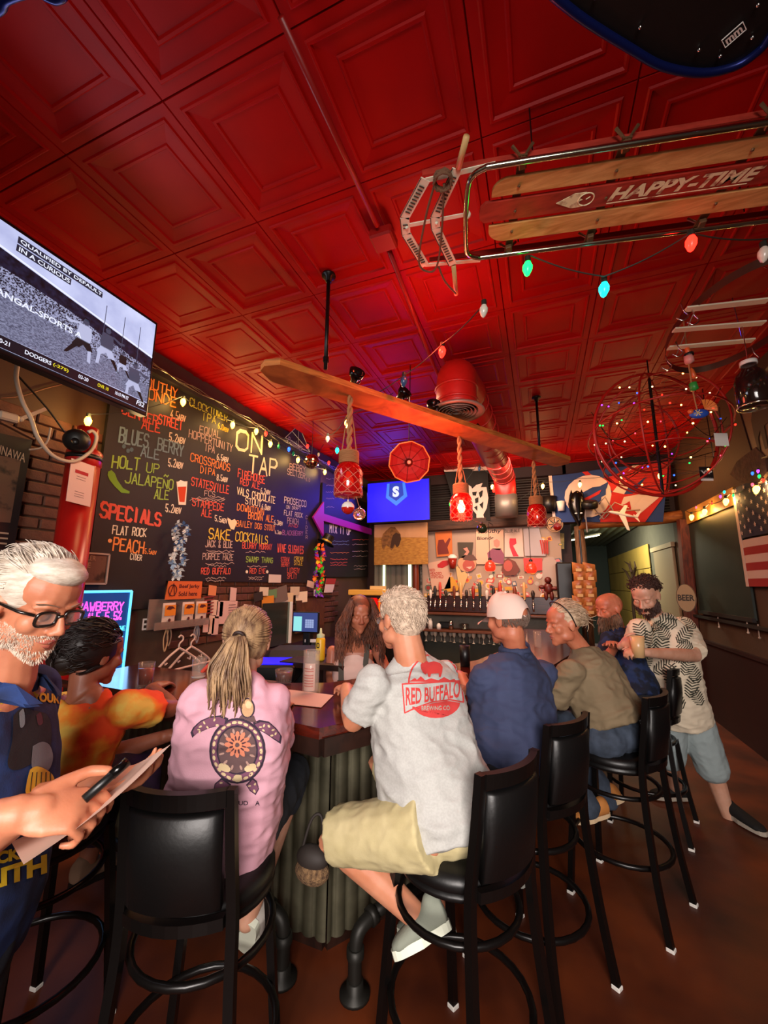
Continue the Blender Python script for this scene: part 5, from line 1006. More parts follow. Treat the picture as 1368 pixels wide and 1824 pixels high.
# stickered grey panel between post and stickers
x0, z0, x1, z1 = yq(748, 1008, 762, 1095, 6.9); solo('grey_sticker_panel', 'narrow grey stickered panel beside the turned post', 'panel', wallplate(x0, z0, x1, z1, 6.93, .01), mat('grey_stickered', '7a7268', .6, col2='4a443c', vscale=16, thr=(.45, .6)))
# slush machine behind the bartender
x0, z0, x1, z1 = yq(622, 1050, 688, 1110, 5.6); t = thing('slush_machine', 'slush machine with glowing red tank and gold top', 'machine', ((x0+x1)/2, 5.7, z0-.5))
obj('housing', G().box(((x0+x1)/2, 5.8, (z0+z1)/2-.3), (x1-x0, .3, z1-z0+.5), bev=.01), m_black, t); obj('red_tank', G().box(((x0+x1)/2-.06, 5.63, (z0+z1)/2-.06), ((x1-x0)*.7, .12, (z1-z0)*.75), bev=.02), mat('red_tank', 'd01010', .2, emit=.6), t); obj('orange_tank', G().box((x1-.06, 5.63, (z0+z1)/2-.06), ((x1-x0)*.2, .12, (z1-z0)*.75), bev=.02), mat('orange_tank', 'f07a18', .2, emit=.6), t)
obj('gold_top', G().box(((x0+x1)/2, 5.66, z1-.04), (x1-x0, .2, .08), bev=.01), mat('gold_top', 'd09a40', .4, emit=.15), t); obj('carton', G().box((x1-.17, 5.7, z1+.03), (.2, .15, .05)), mat('cream_carton', 'd8b878', .6), t)
# flags
def yflag(nm, label, pts, y, m, wav=.03):
    a, b, c, d = [onY(px, py, y) for px, py in pts]; t = thing(nm, label, 'flag', tuple(d))
    f = lambda u, v: a.lerp(b, u).lerp(d.lerp(c, u), v)+V((0, wav*math.sin(u*9+v*2), 0)); g = G(); g.grid(lambda u, v: f(u, v), 16, 8)
    obj('cloth', g, m, t, smooth=True); return t, f
def onflag(t, f, nm, pts, m, l=.012):
    # fan out a simple outline over the waving cloth
    c = (sum(p[0] for p in pts)/len(pts), sum(p[1] for p in pts)/len(pts)); g = G(); n = len(pts)
    g.v = [f(*c)+V((0, -l, 0))]
    for s_ in (.5, 1): g.v += [f(c[0]+(u-c[0])*s_, c[1]+(v-c[1])*s_)+V((0, -l, 0)) for u, v in pts]
    for i in range(n): j = (i+1) % n; g.f += [(0, 1+i, 1+j), (1+i, 1+n+i, 1+n+j, 1+j)]
    g.m = [0]*len(g.f); return obj(nm, g, m, t)
m_fw = mat('flag_white', 'c8b0a4', .8); m_fblk = mat('flag_black', '141210', .8); m_fblue = mat('flag_blue', '1c3468', .8); m_fred = mat('flag_red', 'b0201c', .8)
t, f = yflag('sports_flag', 'black flag with a white bison head on the back wall', [(789, 831), (868, 829), (874, 928), (815, 922)], 6.75, m_fblk)
onflag(t, f, 'white_band', [(0, 0), (1, 0), (1, .09), (0, .11)], m_fw)
onflag(t, f, 'bison_head', [(.42, .45), (.50, .36), (.58, .40), (.56, .46), (.70, .36), (.86, .32), (.80, .40), (.95, .40), (.98, .6), (.92, .78), (.80, .90), (.82, .97), (.58, .99), (.60, .90), (.48, .80), (.44, .66), (.54, .62), (.48, .52)], m_fw)
for q in ([(.58, .50), (.70, .48), (.66, .56), (.58, .56)], [(.62, .62), (.72, .58), (.70, .68), (.62, .70)], [(.74, .50), (.86, .44), (.82, .56), (.76, .60)], [(.56, .78), (.66, .74), (.64, .84)], [(.72, .72), (.84, .66), (.80, .80)]): onflag(t, f, 'bison_marking', q, m_fblk, .018)
t, f = yflag('sports_flag', 'blue white and red flag with a charging buffalo emblem', [(977, 848), (1190, 822), (1180, 930), (985, 930)], 6.70, m_fblue)
onflag(t, f, 'white_edge', [(0, 0), (.03, 0), (.03, 1), (0, 1)], m_fw); onflag(t, f, 'red_field', [(.30, 0), (1, 0), (1, .55), (.85, 1), (.45, 1), (.5, .5)], m_fred)
onflag(t, f, 'white_oval', [(.34+.21*math.cos(a), .50+.42*math.sin(a)) for a in [k*PI/9 for k in range(18)]], m_fw, .016)
onflag(t, f, 'buffalo_emblem', [(.22, .66), (.24, .52), (.30, .42), (.38, .34), (.46, .33), (.50, .40), (.50, .50), (.42, .58), (.32, .62), (.26, .72)], m_fblue, .021); onflag(t, f, 'buffalo_emblem', [(.44, .34), (.52, .26), (.51, .36), (.49, .44)], m_fblue, .021); onflag(t, f, 'buffalo_emblem', [(.40, .56), (.46, .54), (.45, .68), (.42, .66)], m_fblue, .021); onflag(t, f, 'red_streak', [(.21, .62), (.46, .40), (.44, .48), (.23, .70)], m_fred, .026)
onflag(t, f, 'white_stripe', [(.56, .45), (.72, 0), (.80, 0), (.66, .5)], m_fw, .018); onflag(t, f, 'blue_stripe', [(.66, .5), (.80, 0), (.92, 0), (.74, .5)], m_fblue, .018); onflag(t, f, 'white_stripe', [(.66, .55), (.86, .5), (.95, .6), (.75, .95), (.6, .9)], m_fw, .018)
# things on the log beam
p = onY(1030, 935, 6.6); 
t = thing('animal_mask', 'glossy black animal mask with white eyes hung on the log post', 'mask', tuple(onY(1029, 938, 6.6)))
g = G(); q = onY(1029, 912, 6.62); g.loft([[q+V((rx*math.cos(a), -.10*max(0, -math.sin(a))-.03, z+ry*0)) for a in [k*PI/8 for k in range(16)]] for z, rx, ry in ((.30, .03, 0), (.26, .10, 0), (.12, .125, 0), (.0, .11, 0), (-.12, .06, 0), (-.22, .012, 0))]); obj('face', g, mat('black_gloss'), t, smooth=True, fix=True)
for s_ in (-1, 1): g = G(); g.ball(q+V((s_*.035, -.135, -.04)), (.018, .01, .010), 8, 6); obj('eye', g, mat('eye_white', 'e8e0d8', .4, emit=.3), t, smooth=True); g = G(); g.lathe([(.03, 0), (.0, .09)], 6, q+V((s_*.07, -.05, .25))); obj('ear', g, mat('black_gloss'), t)
t = thing('model_airplane', 'white model airliner hanging below the log beam', 'model airplane', tuple(onY(1100, 912, 6.4))); A_p, B_p = onY(1084, 911, 6.4), onY(1136, 922, 6.4); d = (B_p-A_p); dn = d.normalized()
g = G(); g.tube([A_p, A_p+d*.08, A_p+d*.3, A_p+d*.7, B_p], [.004, .018, .022, .02, .006], 10); obj('fuselage', g, m_white, t, smooth=True)
C_ = A_p+d*.45
for tip, nm, w in ((onY(1117, 944, 6.3), 'wing', .09), (onY(1113, 900, 6.5), 'wing', .07)): g = G(); g.add([C_-dn*w/2, C_+dn*w/2, tip+dn*.035, tip], [(0, 1, 2, 3)]); g.add([v+V((0, 0, .006)) for v in (C_-dn*w/2, C_+dn*w/2, tip+dn*.035, tip)], [(3, 2, 1, 0)]); obj(nm, g, m_white, t)
for tip in (onY(1140, 910, 6.4), onY(1138, 929, 6.35), onY(1128, 916, 6.45)): g = G(); g.add([B_p-dn*.05, B_p, tip+dn*.015, tip], [(0, 1, 2, 3)]); obj('tail_fin', g, m_white, t)
obj('hanging_line', G().tube([C_, V((C_.x, 6.76, 2.62))], .002, 3), m_black, t)
t = thing('metal_stand', 'tangle of chrome legs and a black stool pad on the log beam', 'stand', tuple(onY(1050, 925, 6.55)))
for q in (((1042, 925), (1040, 890), (1046, 948)), ((1050, 895), (1075, 925), (1085, 915)), ((1058, 905), (1078, 885), (1092, 910)), ((1068, 925), (1095, 895), (1120, 905)), ((1060, 915), (1110, 910), (1140, 908))): g = G(); g.tube([onY(a, b, 6.55) for a, b in q], .01, 6); obj('leg', g, mat('dull_chrome', '9a8478', .3, .8), t)
g = G(); g.lathe([(0, 0), (.10, 0), (.11, .02), (.11, .09), (.09, .11), (0, .11)], 18, onY(1051, 905, 6.55), (0, -.4, 1)); obj('pad', g, m_vinyl, t, smooth=True)
t = thing('bucket', 'black bucket at the left end of the log beam', 'bucket', tuple(onY(982, 930, 6.7))); g = G(); g.lathe([(0, 0), (.10, 0), (.12, .24), (.11, .24), (.09, .01)], 18, (onY(980, 930, 6.75).x, 6.72, 2.75)); obj('pail', g, m_black, t, smooth=True)
g = G(); g.lathe([(.0, 0), (.045, 0), (.06, .15), (.052, .15), (.04, .01)], 14, (onY(1001, 930, 6.72).x, 6.68, 2.75)); solo('paper_cup', 'white paper cup beside the black bucket', 'cup', g, m_white, smooth=True)
# wooden carved disc, map
q = onY(988, 934, 6.725); t = thing('wooden_disc', 'round carved wooden disc with a compass pattern', 'disc', tuple(q-V((0, 0, .12)))); g = G(); g.lathe([(0, 0), (.115, 0), (.12, .012), (0, .012)], 24, q, (0, -1, 0)); obj('disc', g, mat('pale_carved_wood', '9a7450', .6), t); g = G()
for k in range(8): a_ = k*PI/4; g.beam(q+V((.02*math.cos(a_), -.015, .02*math.sin(a_))), q+V((.09*math.cos(a_), -.015, .09*math.sin(a_))), .014, .004, up=(0, 1, 0))
g.tube([q+V((.105*math.cos(k*PI/12), -.013, .105*math.sin(k*PI/12))) for k in range(24)], .004, 4, closed=True); obj('carving', g, m_ink, t)['kind'] = 'stuff'
solo('map_sheet', 'greenish map sheet pinned under the carved disc', 'map', ypoly([(982, 948), (1005, 950), (1005, 978), (984, 978)], 6.9), mat('map_green', '8a7c4c', .7, col2='5a5a34', vscale=16), fix=True)
# snack stand of hanging chip bags
t = thing('chip_stand', 'tall rack of hanging orange chip bags by the hallway', 'rack', (onY(1040, 1090, 5.9).x, 5.9, 1.0)); 
g = G(); xx = onY(1041, 1050, 5.9).x; g.tube([(xx, 5.95, .0), (xx, 5.95, 2.35)], .012, 6); g.lathe([(0, 0), (.16, 0), (.16, .015), (0, .02)], 20, (xx, 5.95, 0)); obj('pole', g, m_black, t); m_bag = mat('chip_bag', 'c8803c', .35, col2='a85828', vscale=10)
for r in range(6):
    for c in range(2):
        q = onY(1030+c*19+(r % 2)*3, 1014+r*15, 5.85); bag = thing('chip_bag', ('left', 'right')[c]+' orange chip bag in the '+('top', 'second', 'third', 'fourth', 'fifth', 'lowest')[r]+' row of the rack', 'chip bag', tuple(q-V((0, 0, .07))), group='chip bags on the rack by the hallway')
        g = G(); w, h_ = .075, .075; tl = random.uniform(-.5, .5)
        g.grid(lambda a, b: q+V(((a-.5)*2*w*math.cos(tl), -.03*math.sin(PI*a)*math.sin(PI*b)-(b)*.03, (b-.5)*2*h_+(a-.5)*tl*.12)), 4, 4); obj('pouch', g, m_bag, bag, smooth=True); g = G(); g.grid(lambda a, b: q+V(((a-.5)*w*.9, -.045, (b-.5)*h_*.5-.01)), 1, 1); obj('label', g, mat('bag_label', 'd8a868', .5), bag)
solo('tall_cooler', 'tall black cooler case at the end of the back bar', 'cooler', G().box((onY(1008, 1050, 6.4).x, 6.55, 1.15), (.22, .3, 1.6), bev=.02), m_black)
q = onY(977, 1048, 6.64); t = thing('figurine', 'small dark red bear figurine above the taps', 'figurine', tuple(q-V((0, 0, .2)))); g = G(); m_fig = mat('figurine_brown', '5a1c14', .4)
for c, r in (((0, 0, 0), (.07, .06, .09)), ((0, -.02, .12), .05), ((-.09, -.03, .02), (.05, .03, .03)), ((.09, -.03, .0), (.06, .03, .03)), ((-.04, -.02, -.11), (.03, .03, .07)), ((.04, -.02, -.11), (.03, .03, .07))): g.ball(q+V(c), r, 10, 8)
obj('body', g, m_fig, t, smooth=True)['kind'] = 'stuff'
# ---- hallway
YB_ = mat('hall_yellow_planks', 'b89c50', .7, var=.2, vscale=2)
P = [onX(1083, 995, 1.9), onX(1153, 964, 1.9)]; t = thing('plywood_panel', 'yellow-lit plywood board on the hallway wall', 'panel', (1.9, 10, .6))
ya, yb = P[1].y, min(P[0].y, 13.6); k = 0
for z in (.6, 1.05, 1.5, 1.95):
    g = G(); y = ya
    g.box((1.905, (ya+yb)/2, z+.22), (.02, yb-ya-.02, .44), bev=.006); obj('plank', g, YB_, t)
t = solo('hall_door', 'plain grey-brown door in the hallway wall', 'door', G().box((1.9, 7.75, 1.1), (.04, 1.1, 2.2), bev=.01), mat('hall_door_paint', '857662', .6)); 
solo('hall_door_trim', 'pale trim strip over the plain hallway door', 'trim', G().box((1.89, 7.8, 2.24), (.05, 1.25, .07)), mat('pale_trim', 'a89880', .6))
t = thing('dry_branches', 'bare dark branches standing against the yellow hallway board', 'branches', tuple(onX(1128, 1070, 1.75)))
for q in ([(1140, 1150), (1128, 1080), (1126, 1030), (1122, 1000)], [(1127, 1040), (1115, 1018), (1108, 1012)], [(1127, 1035), (1132, 1010), (1130, 1000)], [(1126, 1020), (1120, 1005), (1112, 1000)]): g = G(); g.tube([V((1.75, onX(1128, 1080, 1.75).y, 0)) if a == 1140 else onX(a, b, 1.75) for a, b in q], ([.03, .03, .02, .008] if len(q) == 4 else [.03, .02, .008]), 6); obj('branch', g, mat('dark_branch', '2c160c', .8), t)
q = onX(1222, 1065, 1.72); t = thing('beer_sign', 'oval tin sign reading BEER on the door post', 'sign', tuple(q-V((0, 0, .2)))); g = G(); n_ = V((-.35, -1, 0)).normalized(); e_ = V((n_.y*-1, n_.x, 0)); e_ = V((1, -.35, 0)).normalized()
g.slab([(.105*math.cos(a), .175*math.sin(a)) for a in [k*PI/12 for k in range(24)]], q, e_, (0, 0, 1), .01); obj('plate', g, mat('sign_tan', '8a7458', .6), t, fix=True); g = G(); g.tube([q+n_*.008+e_*.10*math.cos(k*PI/12)+V((0, 0, .172*math.sin(k*PI/12))) for k in range(24)], .004, 4, closed=True)
block_text(g, 'BEER', q+n_*.008-e_*.085-V((0, 0, .035)), e_, (0, 0, 1), .17, .075, n_, .004, bold=.03); obj('lettering', g, m_ink, t)['kind'] = 'stuff'
obj('bracket', G().beam(q+V((0, .01, .05)), q+V((.10, .06, .05)), .02, .02), m_ink, t)
# ------------------------------------------------------------------ right wall
XW = XR-.005; NL = V((-1, 0, 0))
def rpoly(pts, x, t=.01): P = [onX(a, b, x) for a, b in pts]; g = G(); g.slab([(-p.y, p.z) for p in P], (x, 0, 0), (0, -1, 0), (0, 0, 1), t); g.v = [V((x+(x-p.x), p.y, p.z)) if 0 else p for p in g.v]; return g
t = thing('blackboard', 'big blank greenish blackboard on the right wall', 'blackboard', (XW, 5.6, 1.25)); P = [onX(a, b, 1.90) for a, b in ((1233, 935), (1318, 890), (1345, 1100), (1250, 1094))]
y0_, y1_ = 4.97, 6.42; z0_, z1_ = 1.30, 2.43; obj('slate', G().box((1.905, (y0_+y1_)/2, (z0_+z1_)/2), (.02, y1_-y0_, z1_-z0_)), mat('slate_green', '26302a', .5, var=.35, vscale=3), t)
for a, b, nm in (((1.89, y0_, z1_+.09), (1.89, y1_, z1_+.09), .18), ((1.89, y0_, z0_), (1.89, y1_, z0_), .04)): g = G(); g.beam(a, b, .03, nm); obj('frame_board', g, mat('yellow_pine', 'a8782e', .6, wood=5, col2='8a5c20') if nm > .1 else m_dark, t)
t = thing('national_flag', 'stars and stripes flag hanging down the right wall', 'flag', (1.88, 4.6, 1.6)); ya, yb, zt, zb = 3.6, 4.95, 2.58, 1.62
f = lambda u, v: V((1.875-.012*math.sin(u*14), yb+(ya-yb)*u, zt+(zb-zt)*v)); nS = 13
zc = zt-(zt-zb)*.52
g = G(); g.grid(lambda u, v: f(u*.72, v*.52), 12, 4); obj('blue_canton', g, mat('flag_navy', '1a1e34', .8), t, smooth=True)
for k in range(13):
    v0, v1 = k/13, (k+1)/13; u0 = .72 if k < 7 else 0
    g = G(); g.grid(lambda u, v: f(u0+(1-u0)*u, v0+(v1-v0)*v)+V((.001, 0, 0)), 12, 1); obj('stripe', g, mat('flag_red_dim2', '8a1c1c', .8) if k % 2 == 0 else mat('flag_cream', 'b8a094', .8), t, smooth=True)
g = G()
for r in range(9):
    for c in range(6 if r % 2 == 0 else 5):
        u = (.06+.12*c+(.06 if r % 2 else 0)); v = .03+.055*r; q = f(u, v)+V((-.004, 0, 0)); s_ = .024
        g.slab([(s_*(1 if k % 2 == 0 else .42)*math.cos(PI/2+k*PI/5), s_*(1 if k % 2 == 0 else .42)*math.sin(PI/2+k*PI/5)) for k in range(10)], q, (0, -1, 0), (0, 0, 1), .002)
for p in g.v: p.x -= .003
obj('star', g, mat('flag_cream'), t)['kind'] = 'stuff'
obj('white_hem', G().box((1.872, 4.955, (zt+zb)/2), (.004, .05, zt-zb)), mat('flag_cream'), t)
# horse picture leaning out from the wall
P = [onX(x, y, 1.80) for x, y in ((1297, 690), (1420, 560), (1400, 800), (1330, 798))]
t = thing('horse_picture', 'large sepia picture of a horse high on the right wall', 'picture', tuple(P[3])); P = [V((1.86, 4.55, 3.32)), V((1.78, 3.5, 3.36)), V((1.80, 3.5, 2.62)), V((1.86, 4.42, 2.72))]
g = G(); g.add(P, [(0, 1, 2, 3)]); g.add([p+V((.02, 0, 0)) for p in P], [(3, 2, 1, 0)]); obj('print', g, mat('sepia_paper', '6a5438', .6, var=.2, vscale=3), t); g = G(); g.tube(P, .012, 4, closed=True); obj('frame', g, m_apron, t)
hf = lambda u, v: P[0].lerp(P[1], u).lerp(P[3].lerp(P[2], u), v)+V((-.006, 0, 0))
g = G(); g.add([hf(*q) for q in ((.16, .40), (.22, .30), (.40, .34), (.6, .30), (.8, .22), (.9, .1), (.97, .2), (.85, .36), (.75, .5), (.7, .6), (.72, .85), (.66, .88), (.64, .62), (.5, .58), (.36, .60), (.33, .9), (.27, .9), (.27, .62), (.2, .7), (.17, .92), (.13, .92), (.14, .6))], [tuple(range(22))]); obj('horse', g, mat('horse_brown', '2c1c12', .7), t)
# pine slab sconce with fairy lights; lower rail clutter
q = [onX(x, y, 1.84) for x, y in ((1318, 860), (1300, 845), (1312, 822), (1345, 797), (1362, 812), (1366, 840), (1350, 862))]
g = G(); g.slab([(-p.y, p.z) for p in q], (1.87, 0, 0), (0, -1, 0), (0, 0, 1), .03); solo('bark_slab', 'rough bark slab above the string lights on the right wall', 'wood slab', g, mat('bark', '4c3020', .9, bump=1, bscale=40, var=.5, vscale=14), fix=True)
g = G(); g.tube([onX(x, y, 1.80) for x, y in ((1240, 1135), (1300, 1155), (1368, 1180))], .012, 6)
pts = [(1232, 918, 'amber'), (1255, 908, 'amber'), (1293, 889, 'amber'), (1347, 866, 'amber')]
string('amber bulbs glowing along the top of the blackboard on the right wall', 'amber string lights', [onX(x, y, 1.80) for x, y in ((1222, 910), (1232, 912), (1262, 898), (1300, 880), (1345, 860), (1368, 850))], [(onX(x, y-3, 1.80), c) for x, y, c in pts], r=.026, glow=3.0, gcol=(1, .6, .22))
pts = [(1283, 880, 'purple'), (1306, 878, 'green'), (1268, 892, 'red'), (1340, 858, 'pink'), (1290, 872, 'teal'), (1359, 850, 'red'), (1240, 900, 'pink'), (1352, 843, 'green'), (1340, 838, 'blue'), (1350, 834, 'purple')]
string('tiny multicoloured fairy lights mixed into the amber string on the right wall', 'coloured string lights', [onX(x, y, 1.77) for x, y, c in pts[:1]], [(onX(x, y, 1.77), c) for x, y, c in pts], r=.011)
# string of big bulbs across the ceiling from sled to plank
A1 = [onZ(1368, 432, 3.2), onZ(1355, 438, 3.2), onZ(1230, 418, 3.2), onZ(1076, 498, 3.05), onZ(940, 462, 3.2)]
def hb(px, py, z, c): return (onZ(px, py, z), c)
string('big coloured bulbs strung under the sled, green teal and red ones lit', 'large bulb string over the room', [onZ(1368, 425, 3.22), onZ(1230, 415, 3.22), onZ(1076, 492, 3.1), onZ(945, 455, 3.22)], [hb(1231, 417, 3.22, 'red'), hb(1076, 500, 3.1, 'teal'), hb(940, 463, 3.22, 'green'), hb(1360, 437, 3.2, 'offw')], r=.026)
string('loose bulbs strung between sled and plank, one of them glowing red', 'large bulb string over the room', [onZ(863, 540, 3.2), onZ(788, 612, 3.15), onZ(720, 668, 3.0), onZ(640, 712, 2.99)], [hb(862, 540, 3.2, 'offw'), hb(788, 615, 3.15, 'red'), hb(720, 668, 3.03, 'offb')], r=.026)
lamp('red_bulb_glow', 'POINT', onZ(788, 618, 3.12)+V((-.08, -.03, .02)), 9, (1, .08, .03), .03)
string('colourful bulbs strung behind the jar lanterns toward the back wall', 'large bulb string over the room', [onZ(583, 775, 3.2), onZ(619, 738, 3.0), onZ(700, 700, 3.3)], [hb(584, 775, 3.2, 'offw'), hb(601, 796, 3.2, 'teal'), hb(619, 746, 3.0, 'warm')], r=.024)
bk = [(763, 893, 'teal'), (803, 893, 'green'), (887, 835, 'pink'), (900, 811, 'green'), (842, 810, 'offw'), (877, 862, 'warm'), (902, 910, 'warm'), (967, 861, 'warm'), (1033, 858, 'warm'), (1105, 848, 'warm'), (1175, 842, 'warm'), (854, 830, 'offb'), (880, 868, 'red')]
string('warm and coloured bulbs along the top of the back wall and flags', 'bulb string on the back wall', [onY(x, y, 6.45) for x, y in ((763, 888), (803, 886), (850, 828), (887, 850), (905, 900), (967, 858), (1033, 852), (1105, 842), (1180, 838))], [(onY(x, y, 6.42), c) for x, y, c in bk], r=.026)
for x in (967, 1105): lamp('bulb_glow', 'POINT', onY(x, 862, 6.25), 6, (1, .6, .22), .05)
lamp('bulb_glow', 'POINT', onY(1170, 840, 5.6), 8, (1, .5, .16), .05)
# ---- big wire ring cage with fairy lights
cc = at(1168, 772, 3.45); vw = (CP-cc).normalized(); sx = vw.cross(V((0, 0, 1))).normalized()*-1; 
m_ring = mat('red_ring_metal', '9a160e', .4, 0); rc = thing('wire_globe', 'big red openwork globe of metal rings hung with fairy lights', 'globe', tuple(cc-V((0, 0, .56))))
ax1 = V((.9, .25, .1)).normalized(); 
def ringo(c, r1, r2, nrm, nm='ring', rad=.009):
    nrm = V(nrm).normalized(); a = nrm.cross(V((0, 0, 1))).normalized(); b = nrm.cross(a)
    obj(nm, G().tube(circ(c, (r1, r2), a, b, 40), rad, 6, closed=True), m_ring, rc, smooth=True)
R0 = .52
for nv, r, off, rad in (((-.35, .95, 0), R0, (0, 0, 0), .014), ((-.05, 1, .1), R0*.86, (.12, .25, .02), .008), ((-.35, .95, 0), R0*.62, (-.02, .3, .08), .009), ((.5, .85, 0), R0*.97, (0, 0, 0), .008), ((-.9, .4, 0), R0*.95, (0, 0, 0), .008), ((0, .2, 1), R0*.8, (0, 0, -.28), .007), ((0, .2, 1), R0, (0, 0, 0), .007)):
    ringo(cc+V(off), r, r*1.05, nv, rad=rad)
rnd = random.Random(4)
g = G(); g.tube([cc+V((0, 0, -.55)), cc+V((0, 0, .5))], .012, 8); obj('centre_rod', g, m_blackiron, rc); g = G(); g.tube([cc+V((0, 0, .5)), V((cc.x, cc.y, 3.585))], .006, 5); obj('hanging_chain', g, m_blackiron, rc)
for k in range(14):
    a = rnd.uniform(0, 2*PI); b = a+rnd.uniform(.8, 1.6); P1 = cc+V((R0*.9*math.cos(a), R0*.9*math.sin(a), rnd.uniform(-.35, .3))); P2 = cc+V((R0*.9*math.cos(b), R0*.9*math.sin(b), rnd.uniform(-.35, .3))); obj('wire', G().tube(spline([P1, (P1+P2)/2-V((0, 0, .08)), P2], 5), .0035, 4), m_blackiron, rc)
ft = thing('fairy_lights', 'tiny multicoloured fairy lights wound through the red wire globe', 'string lights', tuple(cc)); Pf = []
cs = ['white', 'blue', 'purple', 'red', 'green', 'warm', 'pink', 'white', 'warm']
for i in range(62):
    th = i*2.4; zz = -0.9+1.8*i/61; rr = math.sqrt(max(0, 1-zz*zz))*rnd.uniform(.75, 1); Pf.append(cc+V((R0*rr*math.cos(th), R0*rr*math.sin(th), R0*zz)))
obj('cord', G().tube(Pf, .0016, 3), m_cordg, ft)
for i, p in enumerate(Pf):
    g = G(); g.ball(p, .007, 8, 5); obj('light_bulb', g, bm_(cs[(i*5+i//3) % 9]), ft, smooth=True)
# small things hung on the globe
def tagcard(px, py, d, w, h, label, m, txt=None, mt=None):
    p = at(px, py, d); t = thing('lanyard_card', label, 'badge', tuple(p-V((0, 0, h/2)))); e = _r; u = V((0, 0, 1)); n = e.cross(u)*-1 if 0 else -_f
    g = G(); g.box(p, (w, .003, h), Matrix((_r.normalized(), _r.cross(V((0, 0, 1))).normalized()*-1, V((0, 0, 1)))).transposed() if 0 else Matrix.Rotation(-YAW, 3, 'Z')); obj('card', g, m, t)
    g = G(); g.tube([p+V((0, 0, h/2)), p+V((.01, 0, h/2+.10))], .002, 4); obj('strap', g, m_black, t)
    if txt: g = G(); f_ = V((math.sin(YAW), math.cos(YAW), 0)); r_ = V((math.cos(YAW), -math.sin(YAW), 0)); block_text(g, txt, p-r_*w*.42-V((0, 0, h*.12))-f_*.003, r_, (0, 0, 1), w*.84, h*.3, -f_, .001, bold=.05); obj('lettering', g, mt, t)
    return t, p
tagcard(1285, 783, 3.0, .10, .10, 'plain white card hanging at the right edge of the wire globe', m_white)
t, p = tagcard(1258, 842, 3.3, .11, .10, 'black card reading VIP hanging under the wire globe', mat('card_black', '141010', .5), 'VIP', m_white)
f_ = V((math.sin(YAW), math.cos(YAW), 0)); g = G(); g.box(p-V((0, 0, .055)), (.10, .003, .025), Matrix.Rotation(-YAW, 3, 'Z')); obj('white_strip', g, m_white, t)
# pot rack with hooks
zr = 3.28; pr = thing('pot_rack', 'oval steel pot rack with pale cross bars under the ceiling', 'pot rack', (1.25, 3.05, zr)); c_ = V((1.27, 3.03, zr)); m_band = mat('brushed_steel_band', '7a6a58', .3, .9); m_bar = mat('pale_bar', 'e0d4b8', .5)
N_ = 48; g = G()
for i in range(N_):
    a = 2*PI*i/N_; 
    for z in (0, .05): g.v.append(c_+V((.34*math.cos(a), .60*math.sin(a), z)))
g.f = [(2*i, (2*i+2) % (2*N_), (2*i+3) % (2*N_), 2*i+1) for i in range(N_)]; g.m = [0]*N_; obj('band', g, m_band, pr, smooth=True)
for (ax_, ay_), (bx_, by_) in (((1221, 551), (1368, 535)), ((1200, 588), (1361, 575)), ((1190, 620), (1342, 606))):
    g = G(); g.beam(onZ(ax_, ay_, zr), onZ(bx_, by_, zr), .045, .01); obj('cross_bar', g, m_bar, pr)
for px, py in ((1186, 640), (1232, 556), (1213, 548), (1340, 625), (1205, 615)):
    p = onZ(px, py, zr-.02); g = G(); g.tube(spline([p+V((0, 0, .03)), p+V((.01, 0, -.02)), p+V((.03, .0, -.06)), p+V((0, 0, -.085)), p+V((-.03, 0, -.06))], 5), .0045, 6); obj('hook', g, m_chrome, pr, smooth=True)
for p in ((1.05, 2.7), (1.45, 2.7), (1.05, 3.35), (1.45, 3.35)): g = G(); g.tube([(p[0], p[1], zr+.04), (p[0]*.5+.63, p[1]*.5+1.5, 3.585)], .003, 4); obj('chain', g, m_chrome, pr)
# string of painted floats
t = thing('float_string', 'cord of painted wooden floats and shells hanging from the pot rack', 'ornament', tuple(at(1240, 745, 2.85)))
P = [at(x, y, 2.85) for x, y in ((1216, 560), (1221, 600), (1224, 630), (1231, 680), (1238, 715), (1243, 735))]; obj('cord', G().tube(P, .0045, 6), m_rope, t)
def lz(px, py, pr_, m, nm='float'): g = G(); g.lathe(pr_, 12, at(px, py, 2.85), (-.12, 0, 1)); obj(nm, g, m, t, smooth=True)
lz(1225, 625, [(0, -.03), (.016, -.02), (.014, .03), (0, .05)], mat('float_orange', 'c85a28', .4)); lz(1227, 640, [(0, -.035), (.028, -.025), (.03, 0), (.026, .028), (0, .035)], mat('float_pink', 'd08880', .4)); lz(1227, 632, [(.029, -.008), (.031, 0), (.029, .01)], m_black, 'float_band')
lz(1235, 668, [(0, -.03), (.018, -.02), (.012, .04), (0, .06)], mat('float_orange')); lz(1235, 687, [(0, -.04), (.026, -.03), (.024, .02), (0, .03)], mat('float_green', '2c8a38', .4))
q = at(1245, 737, 2.85); g = G(); g.ball(q, (.06, .02, .035), 12, 8); obj('blue_fish', g, mat('fish_blue', '2448a0', .4), t, smooth=True); g = G()
for k in range(6): a_ = -.3+k*.35; g.add([q+V((.03, -.02, .02)), q+V((.03+.075*math.cos(a_), -.02, .02+.075*math.sin(a_))), q+V((.03+.072*math.cos(a_+.3), -.024, .02+.072*math.sin(a_+.3)))], [(0, 1, 2)])
obj('shell', g, mat('shell_orange', 'd8742c', .5), t); g = G(); g.ball(q+V((-.05, -.01, .02)), (.02, .012, .018), 8, 6); obj('fish_head', g, mat('float_orange'), t, smooth=True)
g = G(); 
for k in range(6): a_ = k*PI/3; g.beam(q+V((-.012, -.022, 0)), q+V((-.012+.025*math.cos(a_), -.022, .025*math.sin(a_))), .005, .004)
obj('wheel_charm', g, mat('float_yellow', 'd8c080', .5), t)
